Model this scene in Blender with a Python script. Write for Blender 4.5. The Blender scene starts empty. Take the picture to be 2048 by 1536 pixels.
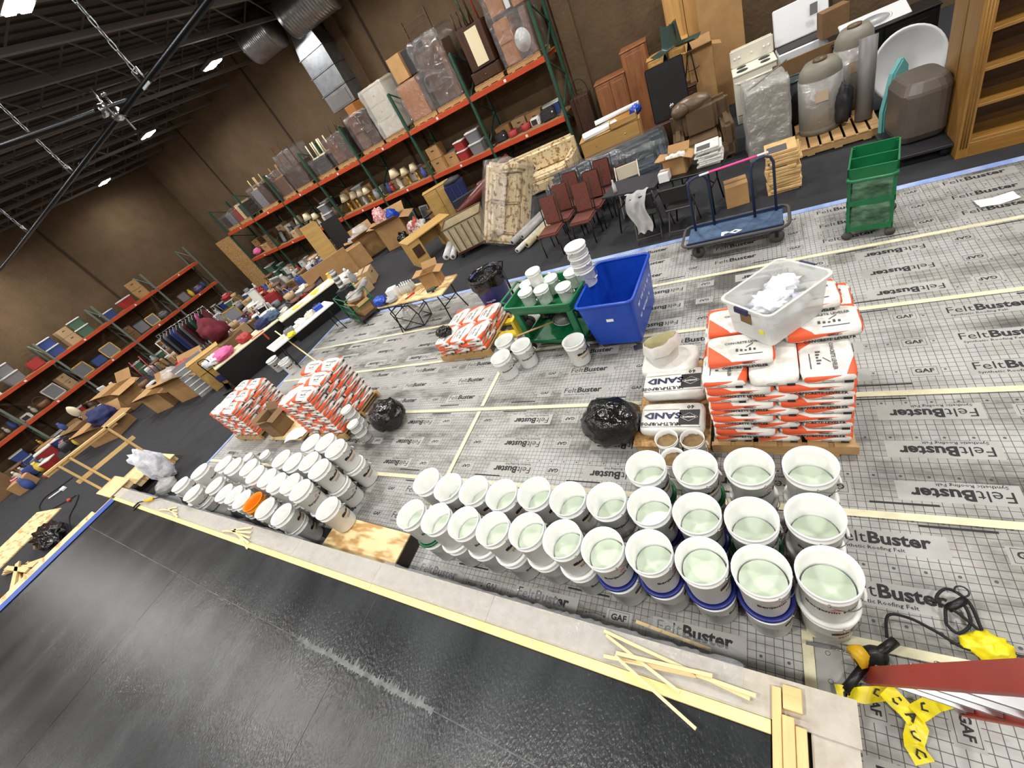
import bpy, bmesh, math, random
from mathutils import Vector, Matrix, Euler
random.seed(7)
sc = bpy.context.scene
COL = sc.collection
PI = math.pi
# ------------------------------------------------------------------ camera
F_PX, CAM_Z = 830.754, 3.5
RC = ((0.83657779, 0.33638625, -0.43241404), (-0.0637727, -0.72413539, -0.68670298), (-0.54412375, 0.60205667, -0.58434332))
cam = bpy.data.objects.new('camera', bpy.data.cameras.new('camera'))
COL.objects.link(cam)
rgt, dwn, fwd = Vector(RC[0]), Vector(RC[1]), Vector(RC[2])
m = Matrix((rgt, -dwn, -fwd)).transposed().to_4x4()
m.translation = (0, 0, CAM_Z)
cam.matrix_world = m
cam.data.sensor_fit = 'HORIZONTAL'; cam.data.sensor_width = 36.0
cam.data.lens = F_PX / 2048 * 36.0
cam.data.clip_start = 0.05; cam.data.clip_end = 200
sc.camera = cam
# ------------------------------------------------------------------ world, exposure
w = bpy.data.worlds.new('world'); sc.world = w; w.use_nodes = True
w.node_tree.nodes['Background'].inputs[0].default_value = (0.9, 0.93, 1.0, 1)
w.node_tree.nodes['Background'].inputs[1].default_value = 0.03
sc.view_settings.view_transform = 'Standard'; sc.view_settings.look = 'None'
sc.view_settings.gamma = 1.0; sc.view_settings.use_curve_mapping = False
sc.view_settings.exposure = 0.42
LAMP_W = 62.0          # each high bay lamp
HALL = dict(x0=-25.0, x1=9.0, y0=-9.0, y1=13.7, z1=7.3)
LAMP_X = (-23.2, -18.1, -13.0, -7.95, -2.85, 2.25, 7.2); LAMP_Y = (10.85, 4.7, -1.45, -7.0); LAMP_Z = 6.5

def ray(u, v):
    a, b = (u - 1024) / F_PX, (v - 768) / F_PX
    return rgt * a + dwn * b + fwd
def at(u, v, z=0.0):
    r = ray(u, v); t = (z - CAM_Z) / r.z
    return Vector((r.x * t, r.y * t, z))
def aty(u, v, y):
    r = ray(u, v); t = y / r.y
    return Vector((r.x * t, y, CAM_Z + r.z * t))
def atx(u, v, x):
    r = ray(u, v); t = x / r.x
    return Vector((x, r.y * t, CAM_Z + r.z * t))
# ------------------------------------------------------------------ materials
def lin(c):
    return tuple(((x / 255.0) / 12.92 if x <= 10 else (((x / 255.0) + 0.055) / 1.055) ** 2.4) for x in c[:3]) + (1.0,)
MATS = {}
def mat(name, col, rough=0.6, metal=0.0, col2=None, scale=8.0, amount=0.5, bump=0.0, bscale=None, stretch=None, emit=None, alpha=None, trans=0.0, sub=0.0, spec=None, sharp=None, detail=4.0):
    if name in MATS: return MATS[name]
    M = bpy.data.materials.new(name); MATS[name] = M; M.use_nodes = True
    nt = M.node_tree; N = nt.nodes; L = nt.links
    b = N['Principled BSDF']
    b.inputs['Roughness'].default_value = rough; b.inputs['Metallic'].default_value = metal
    b.inputs['Base Color'].default_value = lin(col)
    if spec is not None: b.inputs['Specular IOR Level'].default_value = spec
    if trans: b.inputs['Transmission Weight'].default_value = trans
    if sub:
        b.inputs['Subsurface Weight'].default_value = sub; b.inputs['Subsurface Radius'].default_value = (0.02, 0.02, 0.02)
    if alpha is not None: b.inputs['Alpha'].default_value = alpha
    if emit:
        b.inputs['Emission Color'].default_value = lin(emit[0]); b.inputs['Emission Strength'].default_value = emit[1]
    if col2 is not None or bump:
        tc = N.new('ShaderNodeTexCoord'); mp = N.new('ShaderNodeMapping')
        L.new(tc.outputs['Object'], mp.inputs['Vector'])
        if stretch: mp.inputs['Scale'].default_value = stretch
    if col2 is not None:
        n = N.new('ShaderNodeTexNoise'); n.inputs['Scale'].default_value = scale; n.inputs['Detail'].default_value = detail
        n.inputs['Roughness'].default_value = 0.62
        L.new(mp.outputs['Vector'], n.inputs['Vector'])
        rp = N.new('ShaderNodeValToRGB')
        k = sharp if sharp else 0.22
        rp.color_ramp.elements[0].position = max(0.0, amount - k); rp.color_ramp.elements[1].position = min(1.0, amount + k)
        rp.color_ramp.elements[0].color = lin(col2); rp.color_ramp.elements[1].color = lin(col)
        L.new(n.outputs['Fac'], rp.inputs['Fac']); L.new(rp.outputs['Color'], b.inputs['Base Color'])
    if bump:
        n2 = N.new('ShaderNodeTexNoise'); n2.inputs['Scale'].default_value = bscale or scale * 4; n2.inputs['Detail'].default_value = 3
        L.new(mp.outputs['Vector'], n2.inputs['Vector'])
        bp = N.new('ShaderNodeBump'); bp.inputs['Strength'].default_value = bump; bp.inputs['Distance'].default_value = 0.02
        L.new(n2.outputs['Fac'], bp.inputs['Height']); L.new(bp.outputs['Normal'], b.inputs['Normal'])
    return M
def film(name, tint, haze, gloss=0.12, bump=0.6, bscale=14.0, rough=0.1):
    """clear plastic film: mostly see-through, hazy, with glossy wrinkles"""
    M = bpy.data.materials.new(name); MATS[name] = M; M.use_nodes = True
    nt = M.node_tree; N = nt.nodes; L = nt.links; N.clear()
    out = N.new('ShaderNodeOutputMaterial'); tr = N.new('ShaderNodeBsdfTransparent'); df = N.new('ShaderNodeBsdfDiffuse'); gl = N.new('ShaderNodeBsdfGlossy')
    tr.inputs['Color'].default_value = (0.97, 0.97, 0.97, 1); df.inputs['Color'].default_value = lin(tint); gl.inputs['Roughness'].default_value = rough
    m1 = N.new('ShaderNodeMixShader'); m2 = N.new('ShaderNodeMixShader')
    tc = N.new('ShaderNodeTexCoord'); n = N.new('ShaderNodeTexNoise'); n.inputs['Scale'].default_value = bscale; n.inputs['Detail'].default_value = 5; n.inputs['Distortion'].default_value = 1.5
    L.new(tc.outputs['Object'], n.inputs['Vector'])
    bp = N.new('ShaderNodeBump'); bp.inputs['Strength'].default_value = bump; bp.inputs['Distance'].default_value = 0.05
    L.new(n.outputs['Fac'], bp.inputs['Height']); L.new(bp.outputs['Normal'], gl.inputs['Normal'])
    m1.inputs['Fac'].default_value = haze; m2.inputs['Fac'].default_value = gloss
    L.new(tr.outputs[0], m1.inputs[1]); L.new(df.outputs[0], m1.inputs[2]); L.new(m1.outputs[0], m2.inputs[1]); L.new(gl.outputs[0], m2.inputs[2]); L.new(m2.outputs[0], out.inputs['Surface'])
    return M
def wood(name, c1, c2, scale=3.0, rough=0.55, axis=0):
    st = [6.0, 6.0, 6.0]; st[axis] = 0.7
    return mat(name, c1, rough, col2=c2, scale=scale, amount=0.5, stretch=tuple(st), sharp=0.25, bump=0.08)
# ------------------------------------------------------------------ mesh building
class MB:
    def __init__(s): s.v = []; s.f = []; s.smooth = []
    def add(s, vs, fs, M=None, sm=False):
        o = len(s.v)
        s.v += [tuple(M @ Vector(v)) for v in vs] if M is not None else [tuple(v) for v in vs]
        s.f += [tuple(i + o for i in f) for f in fs]; s.smooth += [sm] * len(fs)
        return s
    def box(s, x0, y0, z0, x1, y1, z1, M=None):
        v = [(x0, y0, z0), (x1, y0, z0), (x1, y1, z0), (x0, y1, z0), (x0, y0, z1), (x1, y0, z1), (x1, y1, z1), (x0, y1, z1)]
        return s.add(v, [(3, 2, 1, 0), (4, 5, 6, 7), (0, 1, 5, 4), (1, 2, 6, 5), (2, 3, 7, 6), (3, 0, 4, 7)], M)
    def cbox(s, cx, cy, z0, sx, sy, h, M=None):
        return s.box(cx - sx / 2, cy - sy / 2, z0, cx + sx / 2, cy + sy / 2, z0 + h, M)
    def frustum(s, b0, b1, z0, t0, t1, z1, open_top=False):
        """b0,b1 / t0,t1: opposite (x,y) corners of bottom and top"""
        v = [(b0[0], b0[1], z0), (b1[0], b0[1], z0), (b1[0], b1[1], z0), (b0[0], b1[1], z0), (t0[0], t0[1], z1), (t1[0], t0[1], z1), (t1[0], t1[1], z1), (t0[0], t1[1], z1)]
        f = [(3, 2, 1, 0), (0, 1, 5, 4), (1, 2, 6, 5), (2, 3, 7, 6), (3, 0, 4, 7)]
        if not open_top: f.append((4, 5, 6, 7))
        return s.add(v, f)
    def lathe(s, prof, n=24, M=None, sm=True, a0=0.0, a1=2 * PI, sx=1.0, sy=1.0):
        full = abs(a1 - a0 - 2 * PI) < 1e-6
        m_ = n if full else n + 1
        v = []; f = []
        for (r, z) in prof:
            for i in range(m_):
                a = a0 + (a1 - a0) * i / n
                v.append((r * math.cos(a) * sx, r * math.sin(a) * sy, z))
        for j in range(len(prof) - 1):
            for i in range(n):
                k = (i + 1) % m_
                f.append((j * m_ + i, j * m_ + k, (j + 1) * m_ + k, (j + 1) * m_ + i))
        if full:
            if prof[0][0] > 1e-6: f.append(tuple(reversed(range(m_))))
            if prof[-1][0] > 1e-6: f.append(tuple(range((len(prof) - 1) * m_, len(prof) * m_)))
        return s.add(v, f, M, sm)
    def tube(s, pts, r, n=8, closed=False, M=None, sm=True, taper=None):
        pts = [Vector(p) for p in pts]; N = len(pts); v = []; f = []
        up = Vector((0, 0, 1)); prev = None
        for i, p in enumerate(pts):
            if closed: d = pts[(i + 1) % N] - pts[i - 1]
            else: d = pts[min(i + 1, N - 1)] - pts[max(i - 1, 0)]
            if d.length < 1e-9: d = Vector((0, 0, 1))
            d.normalize()
            if prev is None:
                a = d.cross(up if abs(d.z) < 0.9 else Vector((1, 0, 0))); a.normalize()
            else:
                a = prev - d * prev.dot(d)
                if a.length < 1e-6: a = d.cross(up)
                a.normalize()
            prev = a; b = d.cross(a)
            rr = r * (taper(i / max(1, N - 1)) if taper else 1.0)
            for k in range(n):
                t = 2 * PI * k / n
                v.append(p + a * (rr * math.cos(t)) + b * (rr * math.sin(t)))
        for i in range(N if closed else N - 1):
            j = (i + 1) % N
            for k in range(n):
                l = (k + 1) % n
                f.append((i * n + k, i * n + l, j * n + l, j * n + k))
        if not closed:
            f.append(tuple(reversed(range(n)))); f.append(tuple(range((N - 1) * n, N * n)))
        return s.add(v, f, M, sm)
    def bar(s, p, q, w, h=None, M=None, up=(0, 0, 1)):
        """rectangular bar from p to q"""
        p = Vector(p); q = Vector(q); d = (q - p).normalized(); h = h or w
        u = Vector(up)
        if abs(d.dot(u)) > 0.95: u = Vector((1, 0, 0))
        a = d.cross(u).normalized(); b = a.cross(d).normalized()
        v = []
        for e in (p, q):
            for (i, j) in ((-1, -1), (1, -1), (1, 1), (-1, 1)): v.append(e + a * (i * w / 2) + b * (j * h / 2))
        return s.add(v, [(3, 2, 1, 0), (4, 5, 6, 7), (0, 1, 5, 4), (1, 2, 6, 5), (2, 3, 7, 6), (3, 0, 4, 7)], M)
    def prism(s, poly, z0, z1, M=None):
        n = len(poly); v = [(x, y, z0) for x, y in poly] + [(x, y, z1) for x, y in poly]
        f = [tuple(reversed(range(n))), tuple(range(n, 2 * n))] + [(i, (i + 1) % n, n + (i + 1) % n, n + i) for i in range(n)]
        return s.add(v, f, M)
    def grid(s, fn, nu, nv, M=None, sm=True):
        v = [fn(i / nu, j / nv) for j in range(nv + 1) for i in range(nu + 1)]
        f = [(j * (nu + 1) + i, j * (nu + 1) + i + 1, (j + 1) * (nu + 1) + i + 1, (j + 1) * (nu + 1) + i) for j in range(nv) for i in range(nu)]
        return s.add(v, f, M, sm)
    def ball(s, c, rx, ry, rz, n=14, m_=9, M=None, jit=0.0, seed=0):
        rnd = random.Random(seed); v = []; f = []
        for j in range(m_ + 1):
            th = PI * j / m_
            for i in range(n):
                a = 2 * PI * i / n; k = 1 + (rnd.uniform(-jit, jit) if 0 < j < m_ else 0)
                v.append((c[0] + rx * k * math.sin(th) * math.cos(a), c[1] + ry * k * math.sin(th) * math.sin(a), c[2] - rz * k * math.cos(th)))
        for j in range(m_):
            for i in range(n):
                f.append((j * n + i, j * n + (i + 1) % n, (j + 1) * n + (i + 1) % n, (j + 1) * n + i))
        return s.add(v, f, M, True)
    def mesh(s, name, bevel=0.0, seg=1, merge=True):
        me = bpy.data.meshes.new(name)
        me.from_pydata(s.v, [], s.f)
        for p, q in zip(me.polygons, s.smooth): p.use_smooth = q
        bm = bmesh.new(); bm.from_mesh(me)
        if merge: bmesh.ops.remove_doubles(bm, verts=bm.verts, dist=1e-5)
        if bevel:
            es = [e for e in bm.edges if len(e.link_faces) == 2 and e.calc_face_angle(0) > 0.6]
            if es: bmesh.ops.bevel(bm, geom=es, offset=bevel, segments=seg, affect='EDGES', clamp_overlap=True)
        bmesh.ops.recalc_face_normals(bm, faces=bm.faces)
        bm.to_mesh(me); bm.free()
        return me
    def build(s, name, material, parent=None, bevel=0.0, seg=1, label=None, cat=None, group=None, kind=None, loc=None, rz=0.0, merge=True):
        return link(name, s.mesh(name, bevel, seg, merge), material, parent, label, cat, group, kind, loc, rz)
def link(name, me, material, parent=None, label=None, cat=None, group=None, kind=None, loc=None, rz=0.0):
    o = bpy.data.objects.new(name, me); COL.objects.link(o)
    if material is not None and not me.materials: me.materials.append(MATS[material] if isinstance(material, str) else material)
    if parent is not None: o.parent = parent
    if loc is not None: o.location = loc
    if rz: o.rotation_euler = (0, 0, rz)
    if label: o['label'] = label
    if cat: o['category'] = cat
    if group: o['group'] = group
    if kind: o['kind'] = kind
    return o
def thing(name, label, cat, loc=(0, 0, 0), rz=0.0, group=None, kind=None, rot=None):
    o = bpy.data.objects.new(name, None); COL.objects.link(o); o.empty_display_size = 0.1
    o.location = loc; o.rotation_euler = rot if rot else (0, 0, rz)
    if label: o['label'] = label
    if cat: o['category'] = cat
    if group: o['group'] = group
    if kind: o['kind'] = kind
    return o
def dup(root, loc=None, rz=None, label=None, group=None, rot=None, scale=None):
    r = root.copy(); COL.objects.link(r)
    if loc is not None: r.location = loc
    if rz is not None: r.rotation_euler = (0, 0, rz)
    if rot is not None: r.rotation_euler = rot
    if scale is not None: r.scale = scale
    if label: r['label'] = label
    if group: r['group'] = group
    for ch in list(root.children):
        c = ch.copy(); COL.objects.link(c); c.parent = r
        for g in list(ch.children):
            d = g.copy(); COL.objects.link(d); d.parent = c
    return r
def S(o, **kw):
    for k, v in kw.items(): o[k] = v
    return o
def T(x=0, y=0, z=0, rz=0, rx=0, ry=0):
    return Matrix.Translation((x, y, z)) @ Euler((rx, ry, rz)).to_matrix().to_4x4()
TXT = {}
def text_mesh(s, size, bold=0.0, align='CENTER', sx=1.0, res=2, shear=0.0):
    """flat lettering as verts, faces in the xy plane"""
    key = (s, size, bold, align, sx, res, shear)
    if key in TXT: return TXT[key]
    cu = bpy.data.curves.new('lettering', 'FONT'); cu.body = s; cu.size = size; cu.align_x = align; cu.align_y = 'CENTER'
    cu.offset = bold; cu.resolution_u = res; cu.shear = shear; cu.fill_mode = 'FRONT'
    ob = bpy.data.objects.new('lettering', cu); COL.objects.link(ob)
    dg = bpy.context.evaluated_depsgraph_get(); dg.update()
    me = bpy.data.meshes.new_from_object(ob.evaluated_get(dg))
    v = [(p.co.x * sx, p.co.y, 0.0) for p in me.vertices]; f = [tuple(p.vertices) for p in me.polygons]
    bpy.data.objects.remove(ob); bpy.data.curves.remove(cu); bpy.data.meshes.remove(me)
    TXT[key] = (v, f)
    return TXT[key]
ORD = ['first', 'second', 'third', 'fourth', 'fifth', 'sixth', 'seventh', 'eighth', 'ninth', 'tenth', 'eleventh', 'twelfth', 'thirteenth', 'fourteenth', 'fifteenth', 'sixteenth', 'seventeenth', 'eighteenth', 'nineteenth', 'twentieth', 'twenty-first', 'twenty-second', 'twenty-third', 'twenty-fourth', 'twenty-fifth', 'twenty-sixth', 'twenty-seventh', 'twenty-eighth', 'twenty-ninth', 'thirtieth', 'thirty-first', 'thirty-second', 'thirty-third', 'thirty-fourth', 'thirty-fifth', 'thirty-sixth', 'thirty-seventh', 'thirty-eighth', 'thirty-ninth', 'fortieth']
def curve_(pts, n=5):
    P_ = [Vector(p) for p in pts]; out = []
    for i in range(len(P_) - 1):
        p0, p1, p2, p3 = P_[max(0, i - 1)], P_[i], P_[i + 1], P_[min(len(P_) - 1, i + 2)]
        for k in range(n):
            q = k / n; out.append(.5 * ((2 * p1) + (p2 - p0) * q + (2 * p0 - 5 * p1 + 4 * p2 - p3) * q * q + (3 * p1 - p0 - 3 * p2 + p3) * q ** 3))
    return out + [P_[-1]]
# ================================================================== MATERIALS
mat('carpet', (44, 45, 48), 0.95, col2=(34, 35, 38), scale=3.0, bump=0.35, bscale=260)
mat('stucco', (98, 79, 56), 0.95, col2=(80, 63, 43), scale=1.3, bump=1.0, bscale=11)
mat('joint', (48, 37, 26), 0.9)
mat('deck_dark', (66, 62, 59), 0.8, col2=(52, 49, 46), scale=2)
mat('steel_dark', (112, 109, 107), 0.5, metal=0.15)
mat('galv', (176, 180, 184), 0.32, metal=0.9, col2=(140, 145, 150), scale=5)
mat('chrome', (200, 202, 206), 0.18, metal=1.0)
mat('pipe_black', (46, 47, 50), 0.3, metal=0.85)
mat('black_metal', (20, 20, 21), 0.45, metal=0.4)
mat('black_plastic', (17, 17, 18), 0.4)
mat('black_rubber', (18, 18, 18), 0.8)
mat('white', (232, 232, 228), 0.5)
mat('lamp_glow', (255, 255, 255), 0.5, emit=((255, 252, 246), 60.0))
mat('ink', (38, 38, 40), 0.8)
mat('ink_soft', (78, 78, 80), 0.85)
mat('black_coat', (60, 63, 64), 0.26, col2=(22, 24, 26), scale=1.4, amount=0.52, stretch=(1.1, 0.55, 1), bump=0.25, bscale=60, sharp=0.2, detail=10)
mat('seam_pale', (120, 124, 122), 0.7, col2=(60, 64, 64), scale=9)
wood('pine', (226, 196, 140), (205, 170, 112), 2.0)
wood('pine_y', (226, 196, 140), (205, 170, 112), 2.0, axis=1)
wood('pine_z', (226, 196, 140), (205, 170, 112), 2.0, axis=2)
wood('pine_pale', (236, 214, 165), (220, 192, 140), 2.0)
mat('ply', (232, 206, 154), 0.6, col2=(184, 142, 86), scale=3.0, stretch=(1, 3, 1), amount=0.44, sharp=0.07, detail=2)
mat('osb', (190, 152, 98), 0.75, col2=(140, 102, 58), scale=22, amount=0.5, sharp=0.1)
mat('yellow_tape', (222, 216, 184), 0.7, col2=(196, 190, 158), scale=9)
mat('yellow_band', (236, 216, 150), 0.6, col2=(220, 196, 124), scale=5, amount=0.4)
mat('blue_tape', (44, 78, 158), 0.6)
mat('pale_blue_tape', (112, 140, 205), 0.6, col2=(170, 185, 215), scale=4)
mat('cement_board', (186, 180, 168), 0.85, col2=(168, 160, 146), scale=14)
film('clear_film', (225, 228, 230), 0.20, 0.10, 0.9, 10)
film('wrap_film', (225, 225, 228), 0.03, 0.20, 1.0, 6, .14)
film('wrap_hazy', (222, 220, 214), 0.34, 0.22, 1.0, 7, .16)
film('bin_plastic', (224, 226, 222), 0.62, 0.05, 0.1, 4)
# ================================================================== HALL
hx0, hx1, hy0, hy1, hz = HALL['x0'], HALL['x1'], HALL['y0'], HALL['y1'], HALL['z1']
MB().box(hx0 - 1, hy0 - .4, -0.2, hx1 + .4, hy1 + .4, 0).build('floor', 'carpet', kind='structure')
MB().box(hx0 - 1, hy1, 0, hx1 + .4, hy1 + .3, hz).build('wall_back', 'stucco', kind='structure')
MB().box(hx0 - .3, hy0, 0, hx0, hy1, hz).build('wall_left', 'stucco', kind='structure')
MB().box(hx1, hy0, 0, hx1 + .3, hy1, hz).build('wall_right', 'stucco', kind='structure')
MB().box(hx0 - .3, hy0 - .3, 0, hx1 + .3, hy0, hz).build('wall_front', 'stucco', kind='structure')
ceil = thing('ceiling', None, None, kind='structure')
dk = MB(); x = hx0
while x < hx1:          # ribbed roof deck
    dk.box(x, hy0, hz, x + .18, hy1, hz + .06); dk.box(x + .18, hy0, hz - .04, x + .36, hy1, hz + .06); x += .36
dk.build('roof_deck', 'deck_dark', ceil, merge=False)
ti = 1
for jx in (-20.9, -15.32, -9.74, 1.4):
    MB().box(jx - .035, hy1 - .03, 0, jx + .035, hy1 + .02, hz).build('trim_%d' % ti, 'joint', kind='structure'); ti += 1
for jy in (8.2, 2.6, -3.0):
    MB().box(hx0 - .02, jy - .035, 0, hx0 + .03, jy + .035, hz).build('trim_%d' % ti, 'joint', kind='structure'); ti += 1
MB().box(-4.3, hy1 - .18, 0, -3.85, hy1 + .02, hz).build('trim_%d' % ti, 'stucco', kind='structure', bevel=.02); ti += 1
MB().box(-10.95, hy1 - .16, 0, -10.5, hy1 + .02, hz).build('trim_%d' % ti, 'stucco', kind='structure', bevel=.02); ti += 1
# open web roof joists
jn = 0
jm = {}
def joist(x, y0, y1, k):
    t = thing('roof_joist', 'dark steel open-web roof joist, %s from the left wall' % ORD[k], 'joist', (x, 0, 0), group='open-web roof joists')
    if not jm:
        a = MB().box(-.05, y0, 7.16, .05, y1, 7.25); jm['top'] = a.mesh('top_chord')
        a = MB().box(-.05, y0, 6.62, .05, y1, 6.70); jm['bot'] = a.mesh('bottom_chord')
        wb = MB(); y = y0 + .3; k = 0
        while y < y1 - .7:
            wb.bar((0, y, 6.68 if k % 2 == 0 else 7.18), (0, y + .62, 7.18 if k % 2 == 0 else 6.68), .032); y += .62; k += 1
        jm['web'] = wb.mesh('web_bracing')
    link('top_chord', jm['top'], 'steel_dark', t); link('bottom_chord', jm['bot'], 'steel_dark', t); link('web_bracing', jm['web'], 'steel_dark', t)
    return t
x = -24.4
while x < 8.5:
    joist(x, hy0 + .02, hy1 - .02, jn); x += 1.63; jn += 1
# high bay lamps (each lamp carries its own light)
def lamp_proto():
    t = thing('high_bay_lamp', '', 'lamp', (0, 0, 0), group='high bay lamps under the roof')
    b = MB().box(-.32, -.22, .05, .32, .22, .13); b.build('housing', 'steel_dark', t, bevel=.01)
    for sx in (-.16, .16):
        for sy in (-.1, .1):
            MB().cbox(sx, sy, .025, .22, .13, .025).build('led_panel', 'lamp_glow', t)
    w_ = MB(); w_.tube([(-.2, 0, .13), (0, 0, .45), (.2, 0, .13)], .006, 5); w_.tube([(0, 0, .45), (0, 0, .79)], .006, 5); w_.build('hanger', 'steel_dark', t)
    return t
lp = None
names = {(-13.0, 10.85): 'bright high bay lamp nearest the two round ducts', (-18.1, 10.85): 'middle of three bright high bay lamps along the far wall', (-23.2, 10.85): 'bright high bay lamp farthest off, near the hall corner', (-7.95, 4.7): 'high bay lamp cut by the photo\'s top left corner'}
for lx in LAMP_X:
    for ly in LAMP_Y:
        if lp is None: lp = o = lamp_proto()
        else: o = dup(lp)
        o.location = (lx, ly, LAMP_Z - .03)
        o['label'] = names.get((lx, ly), 'high bay lamp out of the photo, hung above the hall floor')
        ld = bpy.data.lights.new('lamp_light', 'AREA'); ld.shape = 'RECTANGLE'; ld.size = .7; ld.size_y = .5; ld.energy = LAMP_W; ld.color = (1.0, 0.975, 0.94); ld.spread = math.radians(165)
        lo = bpy.data.objects.new('lamp_light', ld); COL.objects.link(lo); lo.parent = o; lo.location = (0, 0, -.02)
# ducts
def spiral_duct(label, c, r, ln, rz, tilt):
    t = thing('round_duct', label, 'duct', c, rot=(tilt, 0, rz))
    b = MB(); prof = []
    n = 16
    for i in range(n):
        z0 = -ln / 2 + ln * i / n; prof += [(r, z0), (r, z0 + ln / n * .86), (r * 1.015, z0 + ln / n * .93)]
    prof.append((r, ln / 2))
    v0 = MB(); v0.lathe(prof, 40, Matrix.Rotation(PI / 2, 4, 'Y')); 
    v0.build('duct_tube', 'galv', t)
    MB().lathe([(r * 1.04, -.04), (r * 1.04, .04)], 40, Matrix.Translation((ln / 2, 0, 0)) @ Matrix.Rotation(PI / 2, 4, 'Y')).build('duct_collar', 'galv', t)
    return t
spiral_duct('shiny round metal duct near the far wall, lower left of the two', (-12.35, 12.45, 6.62), .5, 1.0, PI * .08, 0)
spiral_duct('shiny round metal duct at the photo\'s top edge, upper right of the two', (-10.15, 12.4, 6.45), .5, 1.5, PI * .08, 0)
t = thing('rectangular_duct', 'square sheet-metal duct drop running down the far wall', 'duct', (-11.45, 13.25, 0))
for i in range(3):
    MB().box(-.56, -.3, 4.15 + i * .52, .56, .3, 4.65 + i * .52).build('duct_section', 'galv', t, bevel=.012)
    MB().box(-.59, -.33, 4.65 + i * .52, .59, .33, 4.67 + i * .52).build('duct_flange', 'galv', t)
MB().frustum((-.56, -.3), (.56, .3), 5.71, (-.4, -.25), (.4, .25), 6.3).build('duct_transition', 'galv', t)
MB().box(-.45, -.315, 4.2, .45, -.3, 4.55).build('register_grille', 'steel_dark', t)
# hanging pipe grid in front of the camera
t = thing('hanging_pipe', 'long shiny black pipe hung on chains under the roof', 'pipe', (0, 2.0, 4.215))
MB().tube([(-22, -.55, -.1), (-14, -.32, -.06), (-7, -.03, -.02), (1.0, .05, .02)], .018, 12).build('pipe_tube', 'pipe_black', t)
for xx in (-2.9, -4.35, -6.6):
    MB().lathe([(.023, -.03), (.023, .03)], 12, T(xx, .02, 0, ry=PI / 2)).build('pipe_sleeve', 'black_metal', t)
t = thing('cross_pipe', 'black cross pipe joined square to the long hanging pipe', 'pipe', (-3.41, 2.0, 4.255))
MB().tube([(0, .1, 0), (0, -3.2, 0)], .018, 12).build('pipe_tube', 'pipe_black', t)
t = thing('swivel_clamp', 'silver swivel clamp joining the two hanging pipes', 'clamp', (-3.41, 1.98, 4.235))
MB().lathe([(.036, -.022), (.036, .022)], 14, T(0, 0, -.02, ry=PI / 2)).build('clamp_ring', 'chrome', t)
MB().lathe([(.036, -.022), (.036, .022)], 14, T(0, -.06, .02, rx=PI / 2)).build('clamp_ring', 'chrome', t)
MB().tube([(.0, .02, -.12), (0, .02, .1)], .007, 8).tube([(.05, -.05, -.03), (.05, -.05, .12)], .006, 8).build('bolt', 'chrome', t)
MB().lathe([(.016, -.01), (.016, .01)], 6, T(0, .02, .09)).build('wing_nut', 'chrome', t)
def chain(label, x, y, z0, z1):
    t = thing('hanging_chain', label, 'chain', (x, y, z0), group='chains holding the pipe')
    lk = MB(); lk.tube([(.011 * math.cos(a), 0, .034 * math.sin(a)) for a in [i * PI / 5 for i in range(10)]], .0032, 5, closed=True)
    me = lk.mesh('chain_link'); n = int((z1 - z0) / .054)
    for i in range(n): link('chain_link', me, 'galv', t, loc=(0, 0, .04 + i * .054), rz=(i % 2) * PI / 2 + .4)
    MB().bar((-.05, 0, -.05), (.05, 0, -.05), .012).tube([(-.03, 0, -.05), (-.03, 0, .03), (.03, 0, .03), (.03, 0, -.05)], .006, 6).build('pipe_bracket', 'galv', t)
for i, xx in enumerate((-2.98, -4.55, -6.3, -9.2)):
    chain('chain holding the hanging pipe, %s from the swivel clamp\'s right' % ORD[i], xx, 2.0, 4.25, 7.1 if i else 6.9)
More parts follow.
